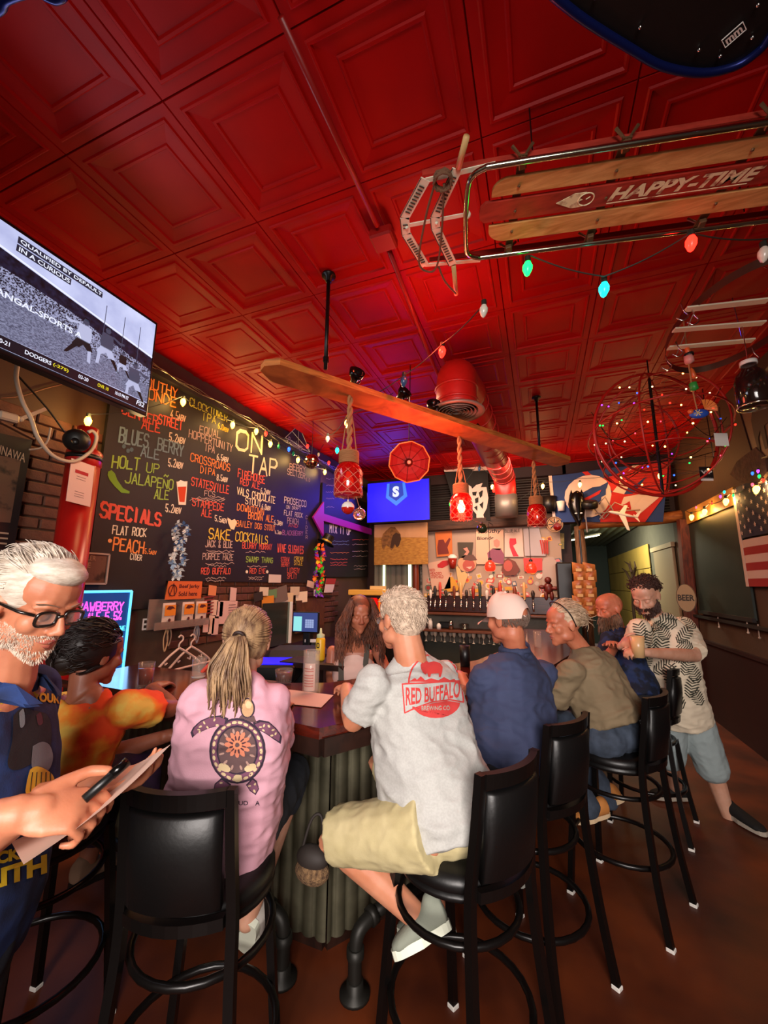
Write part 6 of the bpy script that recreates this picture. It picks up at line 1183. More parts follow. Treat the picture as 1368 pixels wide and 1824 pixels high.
# jar lantern hanging from rack at the far right
p = at(1340, 690, 2.5); t = thing('glass_lantern', 'dark glass jar lantern hanging from the pot rack', 'lantern', tuple(p-V((0, 0, .12)))); g = G(); g.lathe([(0, -.13), (.07, -.13), (.085, -.11), (.087, .04), (.07, .09), (.04, .12), (.038, .15)], 22, p); obj('jar', g, mat('smoky_glass', '1a1210', .06, alpha=.75, coat=.6), t, smooth=True)
g = G(); g.lathe([(.04, .15), (.044, .15), (.044, .175), (0, .18)], 18, p); obj('white_lid', g, m_white, t, smooth=True); g = G(); g.tube(circ(p+V((0, 0, -.125)), .087, (1, 0, 0), (0, 1, 0), 22), .005, 5, closed=True); obj('base_rim', g, m_chrome, t, smooth=True); g = G(); g.box(p+V((-.0, -.03, -.05)), (.02, .02, .06), bev=.004); obj('candle', g, mat('candle_red', '8a3c2c', .5), t); g = G(); g.tube([p+V((0, 0, .17)), V((p.x, p.y, zr-.03))], .003, 4); obj('hanger', g, m_chrome, t)
# small clutter on the dado rail of the right wall
g = G()
for x, y, h_ in ((1252, 1105, 20), (1284, 1100, 22), (1330, 1110, 30), (1348, 1112, 26)): pass
for i, (x, y, m, lb) in enumerate(((1278, 1105, 'b8a898', 'short white pull cord dangling left below the blackboard'), (1330, 1115, 'c0b0a0', 'white pull cord dangling below the flag'), (1350, 1124, '98887a', 'longer grey cord dangling at the far right below the flag'))):
    g = G(); a = onX(x, y-12, 1.90); b = onX(x+3, y+12, 1.90); g.tube([a, b], .006, 5); g.ball(b, .012, 8, 5); solo('pull_cord', lb, 'cord', g, mat('cord_'+m, m, .6), 'cords dangling on the right wall')
# ledge under blackboard
struct('trim_3', G().box((1.89, 5.2, 1.24), (.05, 2.9, .03)), m_dark)
# ------------------------------------------------------------------ people
from mathutils import noise as _nz
def fuse(name, g, m, parent, voxel=.008, smooth=3, folds=0, fscale=6, seed=0, label=None, fdir=(1, 1, 1), trim=None):
    """melts overlapping closed shapes into one continuous skin"""
    I = mw(parent).inverted() if parent else Matrix.Identity(4)
    me = g.mesh('tmp', m); o = bpy.data.objects.new('tmp', me); COL.objects.link(o)
    r = o.modifiers.new('r', 'REMESH'); r.mode = 'VOXEL'; r.voxel_size = voxel; r.use_smooth_shade = True
    s = o.modifiers.new('s', 'SMOOTH'); s.factor = .5; s.iterations = smooth
    dg = bpy.context.evaluated_depsgraph_get(); me2 = bpy.data.meshes.new_from_object(o.evaluated_get(dg)); bpy.data.objects.remove(o)
    if folds:
        fd = V(fdir)
        C = [v.co.copy() for v in me2.vertices]; Nn = [v.normal.copy() for v in me2.vertices]; out = []
        for c, nn in zip(C, Nn):
            p = V((c.x*fd.x, c.y*fd.y, c.z*fd.z))*fscale+V((seed*7.1, seed*3.3, 0)); q = c+nn*((.35-abs(_nz.noise(p))-.5*abs(_nz.noise(p*2.3)))*folds); out += [q.x, q.y, q.z]
        me2.vertices.foreach_set('co', out)
    me2.transform(I); me2.name = name; me2.materials.clear(); me2.materials.append(m)
    me2.polygons.foreach_set('material_index', [0]*len(me2.polygons))
    me2.shade_smooth(); ob = bpy.data.objects.new(name, me2); COL.objects.link(ob); ob.parent = parent
    if label: ob['label'] = label
    return ob
def capsule(g, pts, rad, n=12):
    pts = [V(p) for p in pts]; g.tube(pts, rad, n); g.ball(pts[0], rad[0], n, 8); g.ball(pts[-1], rad[-1], n, 8)
def limb(g, a, b, c, r):           # shoulder-elbow-wrist or hip-knee-ankle with muscle bulges; r: five radii
    a, b, c = V(a), V(b), V(c)
    capsule(g, [a, a.lerp(b, .4), a.lerp(b, .85), b, b.lerp(c, .25), b.lerp(c, .6), c], [r[0], r[0]*.98, r[1], r[1], r[2], r[2]*.85, r[3]])
def ring(c, lat, fwd, rx, ry, n=20, e=.8, back=1.0):
    out = []
    for i in range(n):
        a = 2*PI*i/n; x = math.copysign(abs(math.cos(a))**e, math.cos(a)); y = math.copysign(abs(math.sin(a))**e, math.sin(a))
        out.append(c+lat*x*rx+fwd*y*ry*(back if y < 0 else 1))
    return out
def frame(fwd, up=(0, 0, 1)):      # columns: right, forward, up
    f = V(fwd).normalized(); u = V(up); x = f.cross(u).normalized(); z = x.cross(f)
    return Matrix((x, f, z)).transposed()
def head(g, c, R, s=1.0, jaw=1.0, beard=False, fem=False):
    T = lambda p: V(c)+R @ (V(p)*s)
    def E(p, r): g.ball(T(p), tuple(x*s for x in r), 16, 12, R=R)
    E((0, -.018, .032), (.077, .097, .088)); E((0, .012, .05), (.071, .080, .068)); E((0, .028, -.032), (.059, .062, .078)); E((0, .055, -.075), (.040*jaw, .034, .036)); E((0, .071, -.098), (.024*jaw, .020, .019))
    for k in (-1, 1):
        E((k*.046*jaw, .012, -.062), (.020, .042, .028)); E((k*.040, .058, -.022), (.024, .024, .026)); E((k*.076, -.008, -.006), (.008, .020, .032)); E((k*.080, -.016, .006), (.007, .014, .020)); E((k*.0115, .100, -.033), (.0095, .010, .0085))
        E((k*.031, .069, .004), (.0165, .0145, .0135)); capsule(g, [T((k*.012, .086, .024)), T((k*.034, .083, .030)), T((k*.052, .068, .022))], [.007*s, .0085*s, .006*s], 8)
    capsule(g, [T((0, .084, .022)), T((0, .098, -.004)), T((0, .109, -.026))], [.0075*s, .0085*s, .0115*s], 8)
    capsule(g, [T((-.022, .080, -.060)), T((-.008, .0895, -.0575)), T((.008, .0895, -.0575)), T((.022, .080, -.060))], [.003*s, .0058*s, .0058*s, .003*s], 8)
    capsule(g, [T((-.020, .079, -.066)), T((0, .0885, -.071)), T((.020, .079, -.066))], [.003*s, .0072*s, .003*s], 8)
def lips(t, c, R, s, m):
    T = lambda p: V(c)+R @ (V(p)*s); g = G()
    capsule(g, [T((-.021, .0815, -.0605)), T((-.008, .0912, -.0582)), T((.008, .0912, -.0582)), T((.021, .0815, -.0605))], [.002*s, .0056*s, .0056*s, .002*s], 8); capsule(g, [T((-.018, .081, -.0665)), T((0, .0905, -.0705)), T((.018, .081, -.0665))], [.002*s, .0066*s, .002*s], 8); obj('lips', g, m, t, smooth=True)
def eyes(t, c, R, s=1.0, iris='4a3626', lid=.5, skin=None):
    for k in (-1, 1):
        p = V(c)+R @ (V((k*.031, .0705, .003))*s); g = G(); g.ball(p, .0155*s, 12, 8, R=R); e = obj('eye', g, mat('eye_white_wet', 'c8beb4', .15), t, smooth=True)
        g = G(); g.lathe([(0, .0160*s), (.0045*s, .0156*s), (.0052*s, .0148*s)], 10, p, R @ V((0, 1, -.25))); obj('iris', g, mat('iris_'+iris, iris, .1), e, smooth=True)
        g = G(); q = R @ Matrix.Rotation(-.35+lid*.9, 3, 'X'); vs = []
        g.lathe([(.0172*s*math.sin(a), .0172*s*math.cos(a)) for a in [i*PI/2/6 for i in range(7)]], 12, p, R @ V((0, .55-lid*.35+.35, .85)).normalized()); obj('eyelid', g, skin, t, smooth=True)
def hand(g, w, d, nrm, side=1, s=1.0, curl=.5, spread=.12, thumb=.6, curls=None):
    """w wrist, d direction of the palm, nrm back-of-hand normal, side +1: thumb towards d x nrm"""
    d = V(d).normalized(); nrm = V(nrm); nrm = (nrm-d*nrm.dot(d)).normalized(); lat = d.cross(nrm)*side
    w = V(w); R = Matrix((lat, d, nrm)).transposed()
    g.ball(w+d*.045*s, (.040*s, .052*s, .016*s), 14, 10, R=R); g.ball(w+d*.07*s, (.040*s, .024*s, .014*s), 14, 8, R=R); capsule(g, [w-d*.02*s, w+d*.03*s], [.026*s, .027*s], 12)
    for i, (off, L, r) in enumerate(((.030, .078, .0088), (.010, .088, .0092), (-.011, .081, .0088), (-.031, .064, .0078))):
        p = w+d*(.088-.006*abs(i-1))*s+lat*off*s; a = spread*(1.2-i)*.35; dd = (d*math.cos(a)+lat*math.sin(a)).normalized(); c = curls[i] if curls else curl; pts = [p-d*.025*s, p]; ang = 0
        for k, fr in enumerate((.45, .31, .24)):
            ang += c*(1.1 if k else .8); p = p+(dd*math.cos(ang)-nrm*math.sin(ang))*L*fr*s; pts.append(p)
        capsule(g, pts, [r*s*1.05, r*s, r*s*.95, r*s*.9, r*s*.78], 10)
    p = w+d*.02*s+lat*.026*s; q = w+d*.052*s+lat*.052*s-nrm*.012*s*thumb; q2 = q+(d*.85+lat*.35-nrm*thumb).normalized()*.034*s; q3 = q2+(d-lat*.1-nrm*thumb*.7).normalized()*.027*s
    capsule(g, [p, q, q2, q3], [.017*s, .0125*s, .0108*s, .009*s], 10)
def torso(g, P, fw_h, S, fw_s, N, dims, n=20, top=True, hem=None):
    """dims: list of (t, rx, ry, belly) from pelvis (t=0) to shoulder line (t=1)"""
    P, S, N = V(P), V(S), V(N); ax = (S-P); rings = []
    mid = P.lerp(S, .5)
    for t, rx, ry, bl in dims:
        f = (V(fw_h)*(1-t)+V(fw_s)*t); up = ax.normalized(); f = (f-up*f.dot(up)).normalized(); lat = f.cross(up).normalized(); rings.append(ring(P+ax*t+f*bl, lat, f, rx, ry, n))
    if top:
        f = V(fw_s); up = (N-S).normalized() if (N-S).length > .01 else ax.normalized(); f2 = (f-up*f.dot(up)).normalized(); lat = f2.cross(up).normalized()
        rings.append(ring(S.lerp(N, .55), lat, f2, dims[-1][1]*.62, dims[-1][2]*.8, n)); rings.append(ring(N, lat, f2, .066, .062, n))
    g.loft(rings)
# strands of hair: roots on the scalp ellipsoid, combed by a direction function
def strands(g, c, R, s, n, zone, comb, L, r=.0022, curl=0, segs=6, seed=1, ell=(.080, .100, .093), off=(0, -.018, .032), nside=4, jit=.2):
    rnd = random.Random(seed); k = 0; tries = 0
    while k < n and tries < n*30:
        tries += 1; z = rnd.uniform(-1, 1); a = rnd.uniform(0, 2*PI); q = math.sqrt(1-z*z); d = V((q*math.cos(a), q*math.sin(a), z))
        if not zone(d): continue
        k += 1; p = V((d.x*ell[0], d.y*ell[1], d.z*ell[2]))+V(off); nn = V((d.x/ell[0], d.y/ell[1], d.z/ell[2])).normalized()
        dr = V(comb(d)); dr = (dr-nn*dr.dot(nn)*.85+V((rnd.uniform(-1, 1), rnd.uniform(-1, 1), rnd.uniform(-1, 1)))*jit).normalized(); l = L*rnd.uniform(.7, 1.25); pts = []; ph = rnd.uniform(0, 6.28); side = dr.cross(nn).normalized(); pp_ = p.copy(); dd = dr.copy()
        for i in range(segs+1):
            t = i/segs; q_ = pp_+side*math.sin(ph+t*6)*curl*t+nn*math.cos(ph+t*6)*curl*t*.6; pts.append(V(c)+R @ (q_*s)); 
            pp_ = pp_+dd*l/segs
            e = V(((pp_.x-off[0])/ell[0], (pp_.y-off[1])/ell[1], (pp_.z-off[2])/ell[2])); m = e.length
            if m < 1.03: e = e*(1.03/m); pp_ = V((e.x*ell[0], e.y*ell[1], e.z*ell[2]))+V(off)
            elif m > 1.1: n2 = V((e.x/ell[0], e.y/ell[1], e.z/ell[2])).normalized(); dd = (dd-n2*.35*max(0, dd.dot(n2)+.15)).normalized()
        g.tube(pts, [r*s*(1-.75*(i/segs)**2) for i in range(segs+1)], nside, caps=False)
    return g
def stubble(t, body, c, R, s, n, L, r, m, seed=1, nm='beard', top=-.034, down=.8, y0=-.025):
    M = mw(body); bv = BVHTree.FromPolygons([M @ v.co for v in body.data.vertices], [tuple(p.vertices) for p in body.data.polygons]); rnd = random.Random(seed); g = G(); k = 0; Ri = R.inverted()
    for _ in range(n*25):
        if k >= n: break
        z = rnd.uniform(-1, .15); a = rnd.uniform(0, 2*PI); q = math.sqrt(1-z*z); d = R @ V((q*math.cos(a), q*math.sin(a), z)); o = c+R @ V((0, .02, -.04))*s; h = bv.ray_cast(o+d*.22, -d, .22)
        if h[0] is None: continue
        p = Ri @ (h[0]-c)/s; x, y, z = p
        if z < -.125 or y < y0: continue
        if not ((z < top-(.0 if y < .05 else .02) and y < .073) or z < -.083 or (-.056 < z < -.043 and abs(x) < .034 and y > .07) or (abs(x) > .026 and z < top-.01)): continue
        if abs(x) < .026 and -.079 < z < -.056 and y > .06: continue
        k += 1; e = (h[1]*.6-UZ*down+V((rnd.uniform(-1, 1), rnd.uniform(-1, 1), rnd.uniform(-1, 1)))*.25).normalized(); l = L*rnd.uniform(.6, 1.3)*(1+(.5 if z < -.08 else 0)); b = h[0]-h[1]*.001
        g.tube([b, b+(e+h[1]*.2)*l*.5, b+(e*.9-UZ*.25)*l], [r*s, r*s*.8, r*s*.3], 3, caps=False)
    return obj(nm, g, m, t)
def skinmat(n, c, c2=None):
    m = mat('skin_'+n, c, .48, col2=c2, vscale=14, thr=(.3, .8), bump=.12, bscale=220, dist=.002); m.node_tree.nodes['Principled BSDF'].inputs['Subsurface Weight'].default_value = .12; m.node_tree.nodes['Principled BSDF'].inputs['Subsurface Scale'].default_value = .01
    m.node_tree.nodes['Principled BSDF'].inputs['Subsurface Radius'].default_value = (1, .3, .15); return m
def cloth(n, c='808080', c2=None, vs=8, thr=None, bump=.35, bs=260, rough=.85, **k): return mat('cloth_'+n, c, rough, col2=c2, vscale=vs, thr=thr, bump=bump, bscale=bs, dist=.0015, **k)
# printing on clothes: flat figures laid on the fabric by dropping them along a direction
class Printer:
    def __init__(s, ob, o, ex, ey, d, off=.0022):
        dg = bpy.context.evaluated_depsgraph_get(); M = mw(ob); me = ob.data
        s.t = BVHTree.FromPolygons([M @ v.co for v in me.vertices], [tuple(p.vertices) for p in me.polygons]); s.o = V(o); s.ex = V(ex).normalized(); s.d = V(d).normalized(); s.ex = (s.ex-s.d*s.ex.dot(s.d)).normalized(); s.ey = s.ex.cross(s.d)*-1; 
        if s.ey.dot(V(ey)) < 0: s.ey = -s.ey
        s.off = off; s.ob = ob
    c = None
    def put(s, u, v, l=0):
        if s.c: d = sight(s.c[0]+u/s.c[2], s.c[1]-v/s.c[2]).normalized(); h = s.t.ray_cast(CP+d*.3, d, 4); return (h[0]+h[1]*(s.off+l)) if h[0] is not None else None
        a = s.o+s.ex*u+s.ey*v; h = s.t.ray_cast(a-s.d*.6, s.d, 1.6)
        return (h[0]+h[1]*(s.off+l)) if h[0] is not None else None
    def drape(s, nm, vs, fs, m, cell=.012, l=0, parent=None):
        bm = bmesh.new(); V_ = [bm.verts.new((u, v, 0)) for u, v in vs]
        for f in fs:
            try: bm.faces.new([V_[i] for i in f])
            except ValueError: pass
        bmesh.ops.triangulate(bm, faces=bm.faces)
        for _ in range(5):
            E = [e for e in bm.edges if e.calc_length() > cell]
            if not E: break
            bmesh.ops.subdivide_edges(bm, edges=E, cuts=1, use_grid_fill=False); bmesh.ops.triangulate(bm, faces=[f for f in bm.faces if len(f.verts) > 3])
        g = G(); ok = {}
        bm.verts.index_update()
        for v in bm.verts:
            p = s.put(v.co.x, v.co.y, l)
            if p is not None: ok[v.index] = len(g.v); g.v.append(p)
        for f in bm.faces:
            idx = [ok.get(v.index) for v in f.verts]
            if None in idx: continue
            P = [g.v[i] for i in idx]
            if max((P[i]-P[i-1]).length for i in range(3)) > cell*5: continue
            g.f.append(tuple(idx)); g.m.append(0)
        bm.free()
        return obj(nm, g, m, parent or s.ob, smooth=True) if g.f else None
    def poly(s, nm, pts, m, l=0, cell=.012): return s.drape(nm, pts, [tuple(range(len(pts)))], m, cell, l)
    def text(s, nm, txt, u, v, w, h, m, bold=.03, arch=0, l=0, slant=0):
        vs, fs = font_flat(txt, bold); return s.drape(nm, [(u+a*w+b*h*slant, v+b*h+arch*(1-(2*a-1)**2)) for a, b in vs], fs, m, .012, l)
    def line(s, nm, polys, w, m, l=0):
        vs = []; fs = []
        for pl in polys:
            for a, b in zip(pl, pl[1:]):
                dx, dy = b[0]-a[0], b[1]-a[1]; L = math.hypot(dx, dy) or 1; px, py = -dy/L*w/2, dx/L*w/2; tx_, ty_ = dx/L*w*.3, dy/L*w*.3; k = len(vs)
                vs += [(a[0]-tx_+px, a[1]-ty_+py), (a[0]-tx_-px, a[1]-ty_-py), (b[0]+tx_-px, b[1]+ty_-py), (b[0]+tx_+px, b[1]+ty_+py)]; fs.append((k, k+1, k+2, k+3))
        return s.drape(nm, vs, fs, m, .012, l)
def shoe(t, heel, toe, up, m_up, m_sole, s=1.0, label=None):
    heel, toe = V(heel), V(toe); d = (toe-heel).normalized(); u = V(up); u = (u-d*u.dot(d)).normalized(); lat = d.cross(u); L = (toe-heel).length
    def rg(x, z, w, h): c = heel+d*L*x+u*z; return ring(c, lat, u, w, h, 16, .9)
    g = G(); g.loft([rg(-.01, .045, .012, .012), rg(.03, .055, .034, .042), rg(.18, .060, .040, .048), rg(.4, .050, .043, .038), rg(.65, .038, .048, .030), rg(.88, .030, .043, .022), rg(.98, .026, .026, .012), rg(1.0, .024, .008, .006)]); g.ball(heel+d*L*.17+u*.085, (.034, .034, .03), 12, 8)
    up_ = fuse('shoe', g, m_up, t, .007, 2)
    g = G(); o_ = []
    for i in range(24):
        a = 2*PI*i/24; x = .5-.52*math.cos(a); w = (.034 if x < .45 else .044)*abs(math.sin(a))**.6*(1 if math.sin(a) >= 0 else -1); o_.append((x*L, w))
    g.slab(o_, heel-u*.002, d, lat, .026*(1 if d.cross(lat).dot(u) > 0 else -1)); obj('sole', g, m_sole, up_, fix=True); return up_
UZ = V((0, 0, 1)); FW = V((math.sin(YAW), math.cos(YAW), 0)); RT = V((math.cos(YAW), -math.sin(YAW), 0))
sk_a = skinmat('fair', 'c98a6c', 'b87454'); sk_b = skinmat('ruddy', 'c47c5c', 'ac5f44'); sk_c = skinmat('tan', '9c6048', '844a36'); sk_d = skinmat('pale', 'd0a088', 'bb8468')
def person(label, foot): return thing('person', label, 'person', tuple(foot))
# ============ man in the grey shirt
def gray_man():
    t = person('man in a grey printed t-shirt and khaki shorts on a stool at the bar corner', (-.4, 1.7, 0))
    hc = at(712, 1104, 1.72); fd = (FW*.80-RT*.62-UZ*.12); R = frame(fd)
    P = V((-.36, 1.58, .86)); N = at(733, 1168, 1.67); shL, shR = at(668, 1215, 1.52), at(790, 1205, 1.84); S = (shL+shR)/2; S.z = N.z-.075
    fh = V((-.87, .5, 0)); fs = (fd*V((1, 1, 0))).normalized()*.5+fh*.6
    knL, anL = at(592, 1487, 1.52), at(742, 1632, 1.42); knR, anR = P+V((-.40, .38, -.06)), at(792, 1600, 1.72)
    hL, hR = P+V((-.06, -.12, -.05)), P+V((.04, .11, -.05)); elL, wrL = at(630, 1284, 1.56), at(618, 1228, 1.78); elR, wrR = shR+V((-.20, .12, -.26)), shR+V((-.42, .1, -.2))
    g = G(); head(g, hc, R, 1.02, 1.1); capsule(g, [hc+R @ V((0, -.03, -.06)), N-UZ*.03], [.060, .068], 14)
    torso(g, P, fh, S, fs, N, [(0, .15, .10, 0), (.5, .14, .10, 0), (1, .11, .05, 0)], top=False); limb(g, shL, elL, wrL, (.050, .043, .044, .030)); limb(g, shR, elR, wrR, (.050, .043, .044, .030))
    limb(g, hL, knL, anL, (.085, .062, .060, .040)); limb(g, hR, knR, anR, (.085, .062, .060, .040)); hand(g, wrL, (-.6, .8, -.1), (0, 0, 1), 1, 1, .35); hand(g, wrR, (-.7, .6, -.1), (0, 0, 1), -1, 1, .5)
    fuse('body', g, sk_a, t, .0065, 3)
    g = G(); torso(g, P-UZ*.02, fh, S, fs, N+UZ*.005, [(-.20, .19, .16, .01), (-.12, .205, .175, .01), (-.02, .21, .18, .02), (.2, .21, .18, .03), (.45, .205, .165, .03), (.7, .21, .15, .02), (.88, .205, .13, 0), (1, .185, .095, 0)])
    g.tube([shL, shL.lerp(elL, .4), shL.lerp(elL, .78)], [.066, .066, .070], 14); g.ball(shL, .066); limb(g, shR, shR.lerp(elR, .5), elR, (.072, .078, .078, .074)); 
    sh = fuse('t_shirt', g, cloth('grey_marl', 'afaea9', 'a8a7a2', 150, (.4, .6)), t, .007, 4, .021, 6, 1, fdir=(1, 1, 2))
    g = G(); g.tube([hL+V((.04, 0, .02)), hL.lerp(knL, .3), hL.lerp(knL, .6), hL.lerp(knL, .93)], [.12, .105, .098, .096], 16); g.tube([hR, hR.lerp(knR, .5), hR.lerp(knR, .9)], [.11, .10, .094], 16); g.ball(P-UZ*.03, (.17, .17, .13), 16, 10)
    fuse('shorts', g, cloth('khaki', 'c2b488', 'b0a276', 12), t, .008, 3, .010, 9, 2)
    m1, m2 = cloth('sage_shoe', '83887a', bump=.6, bs=120), mat('off_white_sole', 'd8dcc8', .5)
    shoe(t, at(803, 1652, 1.40), at(703, 1708, 1.36), (-.1, .35, .9), m1, m2, 1); shoe(t, at(812, 1668, 1.66), at(770, 1690, 1.62)+V((-.16, .05, -.02)), (0, .2, .9), m1, m2)
    # hair: short, tousled silver
    g = G(); T = lambda p: hc+R @ (V(p)*1.02)
    g.ball(T((0, -.022, .040)), (.084, .100, .092), 20, 14, R=R); g.ball(T((0, -.055, .0)), (.075, .060, .080), 16, 10, R=R); g.ball(T((0, .03, .085)), (.066, .055, .040), 14, 8, R=R); m_sil = mat('silver_hair', 'd4bca4', .6, col2='a08a76', vscale=60, bump=.6, bscale=150, dist=.004)
    zone = lambda d: (d.y < .45 and d.z > -.55 and not (abs(d.x) > .8 and d.y > -.1 and d.z < .1)) or d.z > .55
    strands(g, hc, R, 1.03, 1200, zone, lambda d: V((d.x*.3, -.4, -.6)) if d.z < .5 else V((.5, -.3+d.y, 0)), .038, .0028, .004, 5, 3, jit=.30); obj('hair', g, m_sil, t, smooth=True)
    glasses(t, hc, R, 1.02, mat('thin_gold', '6a4a30', .3, .7), .0022, thin=True)
    # print on the back
    d = -(S-CP).normalized()*-1; pr = Printer(sh, at(776, 1222, 1.65), RT, UZ, (sight(776, 1222)).normalized()); k = 1.65/FPX; pr.c = (776, 1222, k); m = cloth('print_red', 'c03a38')
    X_ = lambda x, y: ((x-776)*k*1.02, (1222-y)*k*1.04)
    arc = [X_(773+44*math.cos(a), 1218+50*math.sin(-a)) for a in [PI*i/20 for i in range(-0, 21)]]; pr.line('printed_arch', [arc], .0065, m)
    pr.poly('printed_bison', [X_(*q) for q in ((750, 1193), (749, 1186), (753, 1180), (759, 1178), (763, 1182), (772, 1180), (783, 1183), (788, 1190), (787, 1199), (784, 1207), (781, 1207), (781, 1201), (768, 1202), (766, 1207), (763, 1207), (761, 1201), (757, 1203), (753, 1199))], m)
    pr.poly('printed_grass', [X_(*q) for q in ((729, 1215), (740, 1209), (743, 1212), (750, 1206), (757, 1212), (768, 1209), (780, 1212), (790, 1207), (800, 1212), (808, 1210), (814, 1216), (770, 1215))], m)
    pr.line('printed_banner', [[X_(*q) for q in ((718, 1219), (820, 1213), (824, 1250), (800, 1246), (770, 1250), (745, 1258), (722, 1268), (718, 1219))]], .0055, m)
    vs, fs = font_flat('RED BUFFALO', .02); pr.drape('printed_name', [X_(724+a*94, (1256-a*14+5*(2*a-1)**2*0)-b*(32-6*math.sin(PI*a))) for a, b in vs], fs, m)
    pr.poly('printed_roundel', [X_(735, 1262), X_(755, 1256), X_(772, 1252), X_(795, 1248), X_(818, 1251)]+[X_(776+42*math.cos(a), 1250+27*math.sin(a)) for a in [PI*i/12 for i in range(1, 12)]], m); pr.text('printed_small_name', 'BREWING CO', (750-776)*k, (1222-1265)*k, .115, .017, cloth('print_grey', '9a9488'), .02, l=.0015)
def glasses(t, c, R, s, m, r=.003, thin=False, lens=None):
    T = lambda p: V(c)+R @ (V(p)*s); w, h = (.024, .017) if not thin else (.022, .015); o = None
    g = G(); g.tube([T((-.010, .096, .006)), T((0, .098, .009)), T((.010, .096, .006))], r*s, 6)
    for k in (-1, 1):
        P = [T((k*.033+w*math.copysign(abs(math.cos(a))**.6, math.cos(a)), .094-.10*(abs(k*.033+w*math.cos(a))-.01)**2*6, .002+h*math.copysign(abs(math.sin(a))**.6, math.sin(a)))) for a in [i*PI/12 for i in range(24)]]; g.tube(P, r*s, 6, closed=True)
        g.tube([T((k*.057, .086, .010)), T((k*.076, .060, .010)), T((k*.0815, .0, .008)), T((k*.082, -.022, -.004))], r*s, 6)
    o = obj('glasses', g, m, t, smooth=True)
    for k in (-1, 1): g = G(); g.add([T((k*.033+w*.95*math.copysign(abs(math.cos(a))**.6, math.cos(a)), .0945-.10*(abs(k*.033+w*math.cos(a))-.01)**2*6, .002+h*.95*math.copysign(abs(math.sin(a))**.6, math.sin(a)))) for a in [i*PI/12 for i in range(24)]], [tuple(range(24))]); obj('lens', g, mat('lens_glass', 'ffffff', .05, alpha=.12, spec=.6), o)
    return o
